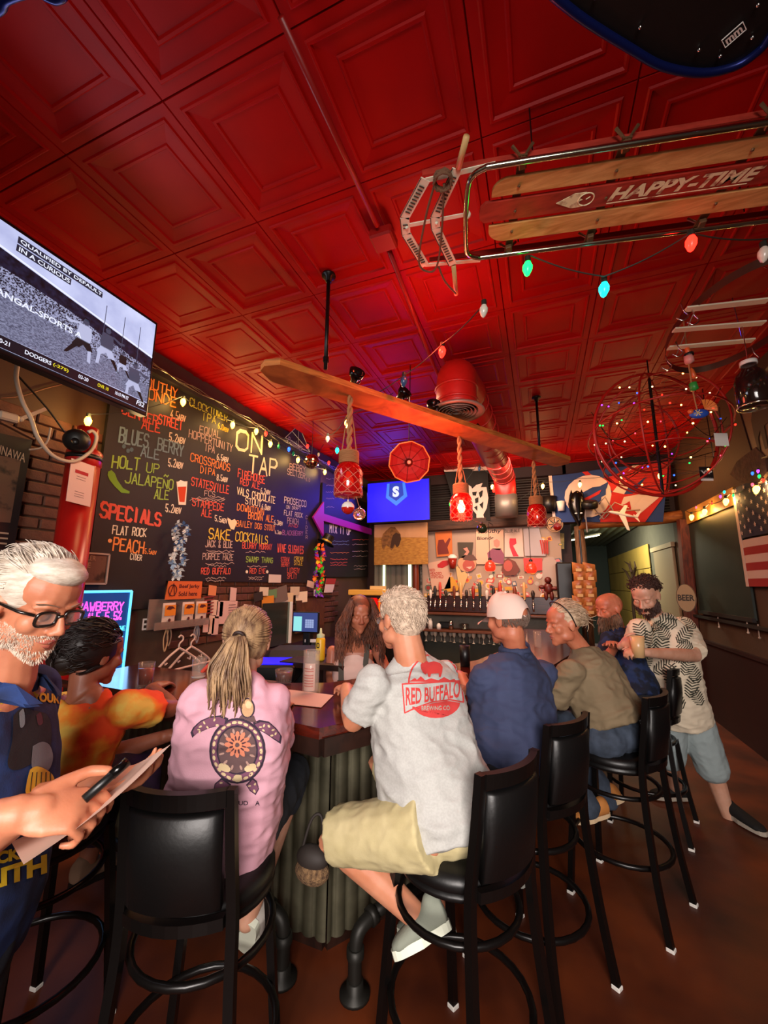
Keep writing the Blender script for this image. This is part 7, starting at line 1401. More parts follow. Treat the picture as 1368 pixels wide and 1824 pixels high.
# ============ woman in pink with a ponytail
def pink_woman():
    t = person('woman with a ponytail and a pink turtle t-shirt seated at the bar, back turned', (-1.05, 1.2, 0))
    hc = at(441, 1143, 1.46); fd = FW*.9-RT*.12-UZ*.30; R = frame(fd); P = V((-1.06, 1.24, .83)); N = at(428, 1205, 1.38); shL, shR = at(358, 1250, 1.30), at(488, 1250, 1.36); S = (shL+shR)/2; S.z = N.z-.06
    fh = V((-.31, .95, 0)); fs = FW
    elL, wrL = at(345, 1290, 1.58), at(396, 1185, 1.56); elR, wrR = at(497, 1318, 1.50), at(500, 1262, 1.72)
    hL, hR = P+V((-.09, -.04, -.04)), P+V((.08, .04, -.04)); knL, knR = hL+fh*.44, hR+V((-.1, .44, 0)); anL, anR = knL+V((.02, -.12, -.42)), at(440, 1640, 1.58)
    g = G(); head(g, hc, R, .97, .9); capsule(g, [hc+R @ V((0, -.02, -.06)), N-UZ*.02], [.046, .052], 14); torso(g, P, fh, S, fs, N, [(0, .13, .09, 0), (.5, .12, .09, 0), (1, .12, .07, 0)])
    limb(g, shL, elL, wrL, (.043, .036, .036, .024)); limb(g, shR, elR, wrR, (.043, .036, .036, .024)); hand(g, wrL, (.12, .1, 1), (-.7, -.6, 0), 1, .9, .55); hand(g, wrR, (-.3, .9, 0), UZ, -1, .9, .3)
    limb(g, hL, knL, anL, (.08, .06, .055, .036)); limb(g, hR, knR, anR, (.08, .06, .055, .036)); fuse('body', g, sk_d, t, .0065, 3)
    g = G(); torso(g, P, fh, S, fs, N-UZ*.005, [(-.34, .165, .145, 0), (-.2, .190, .165, .0), (.05, .196, .165, .01), (.3, .190, .155, .01), (.55, .192, .145, .01), (.8, .188, .125, 0), (1, .150, .085, 0)])
    limb(g, shL, shL.lerp(elL, .55), elL.lerp(wrL, .06), (.066, .066, .070, .066)); limb(g, shR, shR.lerp(elR, .55), elR, (.058, .058, .058, .056)); sh = fuse('t_shirt', g, cloth('pink', 'cc9aa8', 'c08c9a', 5), t, .007, 4, .019, 6, 3, fdir=(1, 1, 2))
    g = G(); capsule(g, [hL, hL.lerp(knL, .5), knL, knL.lerp(anL, .2)], [.10, .09, .075, .07], 12); capsule(g, [hR, hR.lerp(knR, .5), knR, knR.lerp(anR, .2)], [.10, .09, .075, .07], 12); g.ball(P-UZ*.02, (.15, .14, .10), 14, 8); fuse('shorts', g, cloth('dark_denim', '23252c'), t, .009, 3, .008, 9, 4)
    shoe(t, at(448, 1650, 1.55), at(428, 1712, 1.55)+V((-.05, .08, -.04)), (.3, .3, .8), cloth('white_shoe', 'a8a098'), mat('off_white_sole')); shoe(t, anL+V((.02, -.06, -.05)), anL+V((-.08, .16, -.08)), UZ, cloth('white_shoe', 'a8a098'), mat('off_white_sole'))
    # hair
    s = .99; T = lambda p: hc+R @ (V(p)*s); tie = T((-.006, -.118, -.004)); g = G(); mh = mat('ash_blonde_hair', 'a5835e', .5, col2='5e4230', vscale=14, stretch=(3, 3, 1), thr=(.35, .62), bump=.5, bscale=120, dist=.003)
    g.ball(T((0, -.020, .034)), (.081, .099, .090), 20, 14, R=R); g.ball(T((0, -.02, -.02)), (.076, .07, .06), 16, 10, R=R)
    rnd = random.Random(9); tl = R.inverted() @ (tie-hc)/s
    for i in range(330):
        z = rnd.uniform(-.75, 1); a = rnd.uniform(0, 2*PI); q = math.sqrt(max(0, 1-z*z)); d = V((q*math.cos(a), q*math.sin(a), z))
        if d.y > .55 and d.z < .4: continue
        e = (.083, .102, .093); o_ = V((0, -.018, .030)); pts = []
        dt = V(((tl.x-o_.x)/e[0], (tl.y-o_.y)/e[1], (tl.z-o_.z)/e[2])).normalized()
        for k in range(8):
            u = k/7; w = d.slerp(dt, u) if d.dot(dt) > -.98 else d; ww = 1.0+.03*math.sin(PI*u)+rnd.uniform(-.006, .01)+.06*max(0, u-.75); pts.append(T(V((w.x*e[0], w.y*e[1], w.z*e[2]))*ww+o_))
        g.tube(pts, .0030, 4, caps=False)
    obj('hair', g, mh, t, smooth=True)
    g = G(); dn = V((0, 0, -1)); bk = -FW
    for i in range(230):
        a = rnd.uniform(0, 2*PI); rr = math.sqrt(rnd.random()); ox, oy = rr*math.cos(a), rr*math.sin(a); L = rnd.uniform(.17, .29)*(1-.15*abs(ox)); ph = rnd.uniform(0, 1.2); pts = []
        for k in range(11):
            u = k/10; w = .012+.062*math.sin(min(1, u*1.5)*PI/2); x = ox*w+.010*math.sin(ph+u*9)*u-(.02*u); y = oy*w*.5; pts.append(tie+RT*x+bk*(.012+.035*math.sin(u*PI*.8)+y)+dn*(L*u-.02*math.sin(min(1, u*3)*PI)*(1-u)))
        pts[-1] += RT*rnd.uniform(-.02, .02); g.tube(pts, [.0038*(1-.6*(k/10)**2) for k in range(11)], 4, caps=False)
    obj('ponytail', g, mh, t, smooth=True); g = G(); g.tube(circ(tie+bk*.008, .017, RT, UZ*.6+bk*.4, 16), .006, 6, closed=True); obj('hair_tie', g, mat('hair_tie', '2a1814', .6), t, smooth=True)
    # turtle print
    k = 1.26/FPX; cx, cy = 424, 1330; pr = Printer(sh, at(cx, cy, 1.26), RT, UZ, sight(cx, cy).normalized()); pr.c = (cx, cy, k); X_ = lambda x, y: ((x-cx)*k, (cy-y)*k)
    mo, mp, mc, mk, mt_ = cloth('turtle_outline', '2e2030'), cloth('turtle_plum', '6e4258'), cloth('turtle_cream', 'c8b088'), cloth('turtle_peach', 'c8785c'), cloth('turtle_taupe', '5c4444')
    def el(x, y, a, b, n=20, r=0): return [X_(x+a*math.cos(q)*math.cos(r)-b*math.sin(q)*math.sin(r), y+a*math.cos(q)*math.sin(r)+b*math.sin(q)*math.cos(r)) for q in [2*PI*i/n for i in range(n)]]
    for nm, pts in (('printed_flipper', [(340, 1305), (345, 1295), (358, 1284), (375, 1276), (395, 1274), (407, 1280), (405, 1290), (390, 1292), (370, 1298), (352, 1306), (343, 1314)]), ('printed_flipper', [(450, 1287), (462, 1282), (478, 1285), (492, 1298), (501, 1312), (499, 1325), (488, 1318), (475, 1308), (460, 1300)]), ('printed_flipper', [(396, 1384), (383, 1395), (380, 1410), (390, 1417), (402, 1408), (412, 1396)]), ('printed_flipper', [(438, 1397), (445, 1408), (455, 1416), (461, 1405), (457, 1390), (450, 1384)])):
        pr.poly(nm, [X_(*q) for q in pts], mo); cxx = sum(p[0] for p in pts)/len(pts); cyy = sum(p[1] for p in pts)/len(pts); pr.poly(nm, [X_(cxx+(a-cxx)*.86, cyy+(b-cyy)*.82) for a, b in pts], mp, .0008)
        for j in range(7): a, b = pts[(j*2) % len(pts)]; pr.poly('printed_spot', el(cxx+(a-cxx)*.5, cyy+(b-cyy)*.5, 3, 1.8, 6, j), mc, .0016)
    pr.poly('printed_head', el(441, 1262, 13, 18), mo); pr.poly('printed_head', el(441, 1262, 10.5, 15.5), cloth('turtle_sand', 'b8926c'), .0008); pr.poly('printed_head_mark', el(443, 1256, 6, 8, 6), mc, .0016); pr.poly('printed_neck', [X_(*q) for q in ((425, 1280), (430, 1274), (452, 1275), (458, 1288), (440, 1284))], mt_)
    pr.poly('printed_shell', el(423, 1337, 50, 58, 28), mo); pr.poly('printed_shell_rim', el(423, 1337, 46, 54, 28), mp, .0008)
    for j in range(26): a = 2*PI*j/26; pr.poly('printed_plate', el(423+42*math.cos(a), 1337+50*math.sin(a), 4.6, 2.6, 8, a+PI/2), mc, .0016)
    pr.poly('printed_shell_inner', el(423, 1335, 37, 44, 24), mo, .0020); pr.poly('printed_shell_inner', el(423, 1335, 34, 41, 24), mt_, .0026)
    for j in range(12): a = 2*PI*j/12+.3; pr.poly('printed_swirl', el(423+28*math.cos(a), 1334+33*math.sin(a), 5, 2.2, 8, a), cloth('turtle_line', 'a88478'), .0032)
    for x, y in ((401, 1366), (446, 1366)): pr.poly('printed_leaf', el(x, y, 12, 7, 10, .5 if x < 420 else -.5), mc, .0032)
    pr.poly('printed_leaf', el(424, 1384, 8, 6, 10), mc, .0032)
    for j in range(12): a = 2*PI*j/12; pr.poly('printed_petal', el(424+15*math.cos(a), 1325+15*math.sin(a), 9, 4, 8, a), mk, .0038); 
    for j in range(12): a = 2*PI*(j+.5)/12; pr.poly('printed_petal', el(424+11*math.cos(a), 1325+11*math.sin(a), 5, 1.6, 6, a), cloth('turtle_dark', '4a2a30'), .0043)
    pr.poly('printed_flower_heart', el(424, 1325, 8, 8, 12), cloth('turtle_coral', 'd8805c'), .0049); pr.poly('printed_flower_heart', el(424, 1325, 4, 4, 8), mt_, .0054)
    for txt, x in (('B', 362), ('E', 378), ('R', 395), ('M', 411), ('U', 425), ('D', 434), ('A', 454)): pr.text('printed_letter', txt, (x-cx)*k, (cy-1434)*k, .014, .014, mo, .01)
    # phone at her ear
    g = G(); a, b = at(368, 1196, 1.58), at(405, 1160, 1.58); g.beam(a, b, .012, .075, up=(0, 1, 0), bev=.004); solo('menu_booklet', 'slim red-edged booklet held up beside the ponytailed woman', 'booklet', g, mat('booklet_red', 'a83828', .5))
# ============ white-haired man with glasses, standing at the left
def left_man():
    t = person('white-haired man with glasses and short beard standing at left, reading a sheet', (-1.5, .45, 0))
    hc = at(60, 1076, 1.0); fd = RT*.90-FW*.20-UZ*.36; R = frame(fd); s = 1.0
    N = at(8, 1192, 1.0); ch = (RT*.98+FW*.12).normalized(); lt = UZ.cross(ch); S = N-UZ*.065-ch*.03; shL, shR = S+lt*.155-UZ*.02, S-lt*.165-UZ*.02; P = S-UZ*.52+V((-.04, 0, 0))
    elR, wrR = shR+V((.04, .0, -.30)), at(30, 1452, .66); elL, wrL = shL+V((.0, -.02, -.29)), at(165, 1400, .86)
    g = G(); head(g, hc, R, s, 1.06); capsule(g, [hc+R @ (V((0, -.03, -.07))*s), N-UZ*.03], [.060, .066], 16)
    torso(g, P, ch, S, ch, N, [(0, .14, .09, 0), (1, .14, .09, 0)]); limb(g, shL, elL, wrL, (.048, .04, .04, .028))
    limb(g, shR, elR, wrR, (.048, .042, .046, .030)); hd_ = (at(150, 1440, .70)-wrR).normalized()
    hand(g, wrR, hd_, (-FW*.55+UZ*.75-RT*.1), -1, 1.02, .8, thumb=-.1, curls=(.55, .95, 1.0, 1.05)); hand(g, wrL, (RT*.9+UZ*.15+FW*.1), (-UZ*.9+FW*.3), -1, .95, .35)
    hL, hR = P+lt*.09, P-lt*.09; fL = V((hL.x, hL.y, .09)); fR = V((hR.x, hR.y, .09)); limb(g, hL, (hL+fL)/2, fL, (.085, .06, .058, .04)); limb(g, hR, (hR+fR)/2, fR, (.085, .06, .058, .04))
    body = fuse('body', g, skinmat('rosy', 'cc8664', 'b06a4c'), t, .0048, 2)
    eyes(t, hc, R, s, '3a3020', .95, _M['skin_rosy']); lips(t, hc, R, s, mat('lip_rose', 'a85848', .5))
    glasses(t, hc, R, s, mat('dark_horn_frame', '17110e', .25, coat=.5), .0038)
    m_nav = cloth('navy_aloha', '1c3468', '101c3c', 9, (.4, .6))
    g = G(); torso(g, P, ch, S, ch, N+ch*.012, [(-.12, .185, .150, .0), (.1, .185, .155, .02), (.4, .185, .15, .02), (.7, .185, .135, .01), (.9, .178, .11, 0), (1, .15, .085, 0)])
    for a, b in ((shL, elL), (shR, elR)): g.tube([a, a.lerp(b, .5), a.lerp(b, .92)], [.068, .076, .082], 14); g.ball(a, .068)
    sh = fuse('shirt', g, m_nav, t, .007, 4, .008, 7, 5)
    # open collar
    for k in (-1, 1):
        g = G(); a = N+lt*k*.060-UZ*.005-ch*.03; b = N+lt*k*.052+ch*.065-UZ*.025; c = N+lt*k*.030+ch*.118-UZ*.075; d = N+lt*k*.058+ch*.104-UZ*.070; e = N+lt*k*.086-UZ*.035
        g.add([a, b, c, d, e], [(0, 1, 2, 3, 4)]); g.add([p-UZ*.006-ch*.006 for p in (a, b, c, d, e)], [(4, 3, 2, 1, 0)]); obj('collar', g, m_nav, sh, smooth=False)
    g = G(); hL2 = P-UZ*.02; g.ball(hL2, (.17, .15, .13)); 
    for h, f in ((hL, fL), (hR, fR)): g.tube([h, h.lerp(f, .5), f], [.105, .085, .075], 14)
    fuse('trousers', g, cloth('dark_navy_cloth', '10131f'), t, .010, 3, .01, 7, 6)
    for f in (fL, fR): shoe(t, f+V((-.02, .0, -.08))-ch*.08, f+V((0, 0, -.08))+ch*.18, UZ, m_black, m_black)
    # hair, swept back, white; short beard
    T = lambda p: hc+R @ (V(p)*s); mw_ = mat('white_hair', 'd8ccbc', .55, col2='a89684', vscale=30, stretch=(1, 1, 3), bump=.4, bscale=120, dist=.003); g = G(); g.ball(T((0, -.026, .044)), (.084, .104, .094), 22, 16, R=R); g.ball(T((0, .02, .098)), (.064, .075, .036), 16, 10, R=R); g.ball(T((0, -.07, .0)), (.066, .05, .07), 14, 10, R=R)
    zn = lambda d: (d.z > .50 and d.y < .90) or (d.y < .20 and d.z > -.45 and not (abs(d.x) > .7 and d.y > -.32 and d.z < .08))
    strands(g, hc, R, s*1.03, 900, zn, lambda d: V((d.x*.2, -1, .35 if d.y > .2 else -.35)), .085, .0026, .003, 7, 5, jit=.16); obj('hair', g, mw_, t, smooth=True)
    stubble(t, body, hc, R, s, 3000, .0048, .0008, mat('white_beard', 'd0bca8', .7), 6)
    g = G()
    for k in (-1, 1):
        for i in range(26): a = T((k*(.014+.038*i/26), .094-.018*(i/26)**2, .030+.004*math.sin(i/26*PI))); g.tube([a, a+R @ V((k*.008, -.001, .003))], [.0014, .0006], 3, caps=False)
    obj('eyebrow', g, mat('grey_brow', '8a705c', .7), t)['kind'] = 'stuff'
    # yellow lettering and a plain dark motif on the shirt
    vd = sight(45, 1320).normalized(); dd = .86; pr = Printer(sh, at(45, 1320, dd), RT, UZ, vd); k = dd/FPX; pr.c = (45, 1320, k); my = cloth('yellow_print', 'c8a418'); X_ = lambda x, y: ((x-45)*k, (1320-y)*k)
    def wd(nm, txt, x0, y0, x1, y1, h): vs, fs = font_flat(txt, .05); pr.drape(nm, [X_(x0+(x1-x0)*a, y0+(y1-y0)*a-b*h) for a, b in vs], fs, my)
    wd('printed_word', 'AND', -22, 1270, 42, 1256, 24); wd('printed_word', 'YOUR', 57, 1250, 105, 1254, 17)
    mdk, mgr, mrd, myw = cloth('print_dark', '1a1414'), cloth('print_grey2', '6a6a6c'), cloth('print_maroon', '4a1c24'), cloth('print_gold', 'c89c28')
    pr.poly('printed_shape', [(p.x, p.y) for p in spline([V((*X_(*q), 0)) for q in ((22, 1275), (38, 1262), (60, 1266), (82, 1274), (90, 1300), (86, 1340), (70, 1352), (30, 1372), (12, 1362), (20, 1320), (22, 1275))], 4)][:-1], mdk)
    for q, m, l in ((((32, 1270), (40, 1264), (42, 1290), (34, 1296)), mgr, .001), (((62, 1275), (70, 1270), (74, 1288), (66, 1292)), mrd, .001), (((56, 1330), (72, 1322), (86, 1328), (92, 1350), (84, 1372), (66, 1378), (54, 1366)), mgr, .001), (((50, 1372), (62, 1366), (80, 1372), (92, 1384), (90, 1402), (46, 1416), (44, 1396)), myw, .002)): pr.poly('printed_shape', [(p.x, p.y) for p in spline([V((*X_(*a), 0)) for a in q+(q[0],)], 4)][:-1], m, l)
    for i in range(5): pr.line('printed_streak', [[X_(54+i*8, 1376), X_(50+i*9, 1410)]], .0018, mdk, .003)
    wd('printed_word', 'LACK OF', -40, 1548, 78, 1520, 22); wd('printed_word', 'FAITH', -60, 1598, 82, 1555, 34)
    # sheet of paper and marker
    A, B, C, D_ = at(42, 1540, .62), at(304, 1326, .80), at(226, 1372, .92), at(20, 1500, .80)
    tp_ = thing('sheet_of_paper', 'white sheet of paper held by the white-haired man', 'paper', tuple((A+C)/2)); nn = (B-A).cross(D_-A).normalized()
    g = G(); f = lambda u, v: A.lerp(B, u).lerp(D_.lerp(C, u), v)+nn*(-.012*math.sin(PI*u)); g.grid(f, 12, 6); obj('sheet', g, mat('warm_paper', 'c8a898', .8), tp_, smooth=True)
    a, b = at(150, 1424, .70), at(226, 1357, .76); t2 = thing('marker_pen', 'black marker pen in the white-haired man\'s right hand', 'pen', tuple(a)); g = G(); g.tube([a, b], .0078, 12); obj('barrel', g, m_black, t2, smooth=True); g = G(); c_ = a.lerp(b, .62); g.tube([c_, b+(b-a)*.02], .0088, 12); obj('cap', g, mat('black_gloss'), t2, smooth=True)
# ============ generic seated / standing figure for the people farther along the bar
def basic(t, hc, R, s, N, S_, shL, shR, elL, wrL, elR, wrR, P, fh, fs, legs, skin, dims, hands=((0, 1, 0), (0, 1, 0)), hn=(UZ, UZ), vox=.007, sl=None, jaw=1, am=1.0, curl=.45):
    g = G(); head(g, hc, R, s, jaw); capsule(g, [hc+R @ (V((0, -.025, -.065))*s), N.lerp(S_, .25)], [.054*am, .048*am], 14); torso(g, P, fh, S_, fs, N, [(0, .13, .09, 0), (1, .13, .07, 0)])
    limb(g, shL, elL, wrL, (.048*am, .04*am, .041*am, .028)); limb(g, shR, elR, wrR, (.048*am, .04*am, .041*am, .028)); hand(g, wrL, hands[0], hn[0], 1, .97, curl); hand(g, wrR, hands[1], hn[1], -1, .97, curl)
    for h, k, a in legs: limb(g, h, k, a, (.08, .058, .057, .036))
    return fuse('body', g, skin, t, vox, 3)
def top_(t, nm, m, P, fh, S_, fs, N, dims, arms, folds=.010, seed=1, cover=.6, r=.068, vox=.008, fdir=(1, 1, 1.6)):
    g = G(); torso(g, P, fh, S_, fs, N, dims)
    for a, b, c, cv in arms:
        g.ball(a, r)
        if cv <= 1: g.tube([a, a.lerp(b, .4), a.lerp(b, cv)], [r, r*1.04, r*1.06], 14)
        else: g.tube([a, a.lerp(b, .5), b, b.lerp(c, cv-1)], [r, r, r*.9, r*.82], 14); g.ball(b, r*.9)
    if folds > .0085: g.tube(circ(N-UZ*.004, .070, fs, fs.cross(UZ), 20), .013, 6, closed=True)
    return fuse(nm, g, m, t, vox, 4, folds*1.5, 6, seed, fdir=(1, 1, 2))
def navy_man():
    t = person('broad man in a navy polo and white cap seated with his back to the camera', (-.15, 2.2, 0))
    hc = at(902, 1104, 2.12); fd = FW*.76-RT*.62-UZ*.08; R = frame(fd); s = 1.04; fh = V((-.84, .54, 0)); P = V((-.14, 2.14, .86)); N = at(918, 1155, 2.10); shL, shR = at(868, 1210, 1.98), at(966, 1200, 2.22); S = (shL+shR)/2; S.z = N.z-.07
    elL, wrL = at(848, 1268, 2.06), at(822, 1205, 2.30); elR, wrR = shR+V((-.18, .16, -.25)), shR+V((-.42, .16, -.2)); hL, hR = P+V((-.06, -.1, -.05)), P+V((.05, .1, -.05)); kL, kR = hL+fh*.42, hR+fh*.42; aL, aR = kL+V((.12, 0, -.42)), at(922, 1520, 1.95)
    basic(t, hc, R, s, N, S, shL, shR, elL, wrL, elR, wrR, P, fh, fd, ((hL, kL, aL), (hR, kR, aR)), sk_b, None, ((-.5, .8, .1), (-.8, .5, 0)), am=1.12)
    sh = top_(t, 'polo_shirt', cloth('navy_polo', '343c5a', '2a314c', 4), P, fh, S, (fd*V((1, 1, 0))).normalized()*.5+fh*.5, N, [(-.25, .20, .17, .01), (-.05, .225, .19, .02), (.25, .225, .19, .03), (.6, .225, .165, .02), (.85, .21, .13, 0), (1, .17, .095, 0)], ((shL, elL, wrL, .95), (shR, elR, wrR, .9)), .014, 11, r=.080)
    g = G(); ax = (N-S).normalized(); g.lathe([(.072, -.012), (.078, .0), (.072, .032), (.066, .034), (.070, -.01)], 20, N-ax*.012, ax); obj('collar', g, cloth('navy_polo'), sh, smooth=True)
    g = G(); capsule(g, [hL, hL.lerp(kL, .5), kL], [.115, .10, .085]); capsule(g, [hR, hR.lerp(kR, .5), kR], [.115, .10, .085]); g.ball(P-UZ*.03, (.18, .17, .11)); fuse('shorts', g, cloth('black_cloth', '14141a'), t, .010, 3, .008, 8, 12)
    shoe(t, aR+V((.02, -.02, -.05)), aR+V((-.02, .06, -.17)), (.3, .9, .3), cloth('grey_shoe', '9a9c94'), cloth('white_sole', 'b8bab0')); shoe(t, aL+V((.05, -.02, -.07)), aL+V((-.18, .1, -.09)), UZ, cloth('grey_shoe', '9a9c94'), cloth('white_sole', 'b8bab0'))
    T = lambda p: hc+R @ (V(p)*s); g = G(); strands(g, hc, R, s*1.01, 260, lambda d: d.y < .1 and -.55 < d.z < -.12, lambda d: V((0, -.2, -1)), .02, .0024, .002, 4, 3); obj('hair', g, mat('cropped_grey_hair', '6a5448', .8), t)
    ct = thing('baseball_cap', 'white baseball cap on the man in the navy polo', 'cap', tuple(T((0, 0, .05)))); mc_ = cloth('cap_white', 'd8bcae')
    g = G()
    def cap(u, v):
        a = 2*PI*u; ph = v*PI/2; rr = math.cos(ph)**.7; x, y, z = .092*rr*math.sin(a), .112*rr*math.cos(a)-.014, .018+.125*math.sin(ph)
        if y < -.05 and abs(x) < .038 and z < .07: z = max(z, .022+.045*math.sqrt(max(0, 1-(x/.038)**2))); 
        return T((x, y, z-.012*(y < 0)))
    g.grid(cap, 40, 12); obj('crown', g, mc_, ct, smooth=True)
    g = G(); g.grid(lambda u, v: T(((u-.5)*.14, .085+.075*v*(1-(2*u-1)**2*.45), .022-.03*v-.012*(2*u-1)**2)), 10, 5); obj('brim', g, mc_, ct, smooth=True); g = G(); g.grid(lambda u, v: T(((u-.5)*.085, -.112+.018*abs(2*u-1)**2, .004+.017*v)), 8, 1); obj('strap', g, mc_, ct, smooth=True)
    g = G(); g.ball(T((0, -.012, .135)), .008, 8, 5); obj('button', g, mc_, ct, smooth=True)
def tan_man():
    t = person('grey-haired smiling man in an olive shirt and jeans leaning left at the bar', (.35, 2.8, 0))
    hc = at(1004, 1112, 2.45); fd = -RT*.97-FW*.10-UZ*.12; R = frame(fd); s = 1.02; fh = V((-.86, .5, 0)); P = V((.33, 2.76, .85)); N = at(1042, 1158, 2.46); shL, shR = at(1018, 1195, 2.28), at(1068, 1180, 2.58); S = (shL+shR)/2; S.z = N.z-.05
    elL, wrL = at(985, 1250, 2.35), at(972, 1200, 2.62); elR, wrR = shR+V((-.2, .1, -.22)), shR+V((-.4, .1, -.1)); hL, hR = P+V((-.05, -.1, -.05)), P+V((.05, .1, -.05)); kL, kR = hL+fh*.42, hR+fh*.42; aL, aR = at(1050, 1440, 2.38), at(1085, 1425, 2.55)
    basic(t, hc, R, s, N, S, shL, shR, elL, wrL, elR, wrR, P, fh, fd, ((hL, kL, aL), (hR, kR, aR)), sk_b, None, ((-.6, .7, .1), (-.8, .5, 0)))
    eyes(t, hc, R, s, '3a3028', .35, sk_b); lips(t, hc, R, s, mat('lip_rose', 'a85848', .5))
    sh = top_(t, 'shirt', cloth('olive_shirt', '7c6a50', '6c5c44', 4), P+V((-.0, 0, .06)), fh, S+UZ*.022, fh, N+UZ*.012, [(-.18, .195, .15, 0), (0, .20, .165, 0), (.3, .20, .165, .02), (.6, .20, .155, .02), (.85, .19, .125, 0), (1, .155, .09, 0)], ((shL, elL, wrL, .95), (shR, elR, wrR, .9)), .016, 14, r=.072)
    g = G(); 
    for h, k, a in ((hL, kL, aL), (hR, kR, aR)): capsule(g, [h, h.lerp(k, .5), k, k.lerp(a, .5), k.lerp(a, .98)], [.11, .095, .078, .068, .066])
    g.ball(P-UZ*.03, (.17, .16, .12)); fuse('jeans', g, cloth('faded_denim', '3c4656', '28303c', 14), t, .009, 3, .012, 10, 15)
    mt, mp = cloth('tan_suede', 'a86a30'), mat('pale_sole', 'c8ac88', .6); shoe(t, at(1085, 1450, 2.40), at(1020, 1462, 2.40), (.1, -.2, .9), mt, mp, label=None); shoe(t, at(1112, 1425, 2.50), at(1055, 1440, 2.60), (.1, -.2, .9), mt, mp)
    g = G(); T = lambda p: hc+R @ (V(p)*s); g.ball(T((0, -.026, .042)), (.083, .102, .090), 18, 12, R=R); strands(g, hc, R, s*1.03, 520, lambda d: (d.z > .45 and d.y < .75) or (d.y < .1 and d.z > -.5 and not (abs(d.x) > .7 and d.y > -.3 and d.z < .05)), lambda d: V((0, -1, -.2)), .075, .0030, .004, 6, 4, jit=.3); obj('hair', g, mat('grey_swept_hair', 'd0b496', .6, col2='9a7c60', vscale=40), t, smooth=True)
    gl = thing('sunglasses', 'dark glasses pushed up on the grey-haired man\'s head', 'glasses', tuple(T((0, .04, .12)))); g = G(); g.tube(spline([T((-.082, -.03, -.01)), T((-.088, .0, .07)), T((-.05, .035, .128)), T((.05, .035, .128)), T((.088, 0, .07))], 6), .0035, 6); obj('frame', g, m_black, gl, smooth=True)
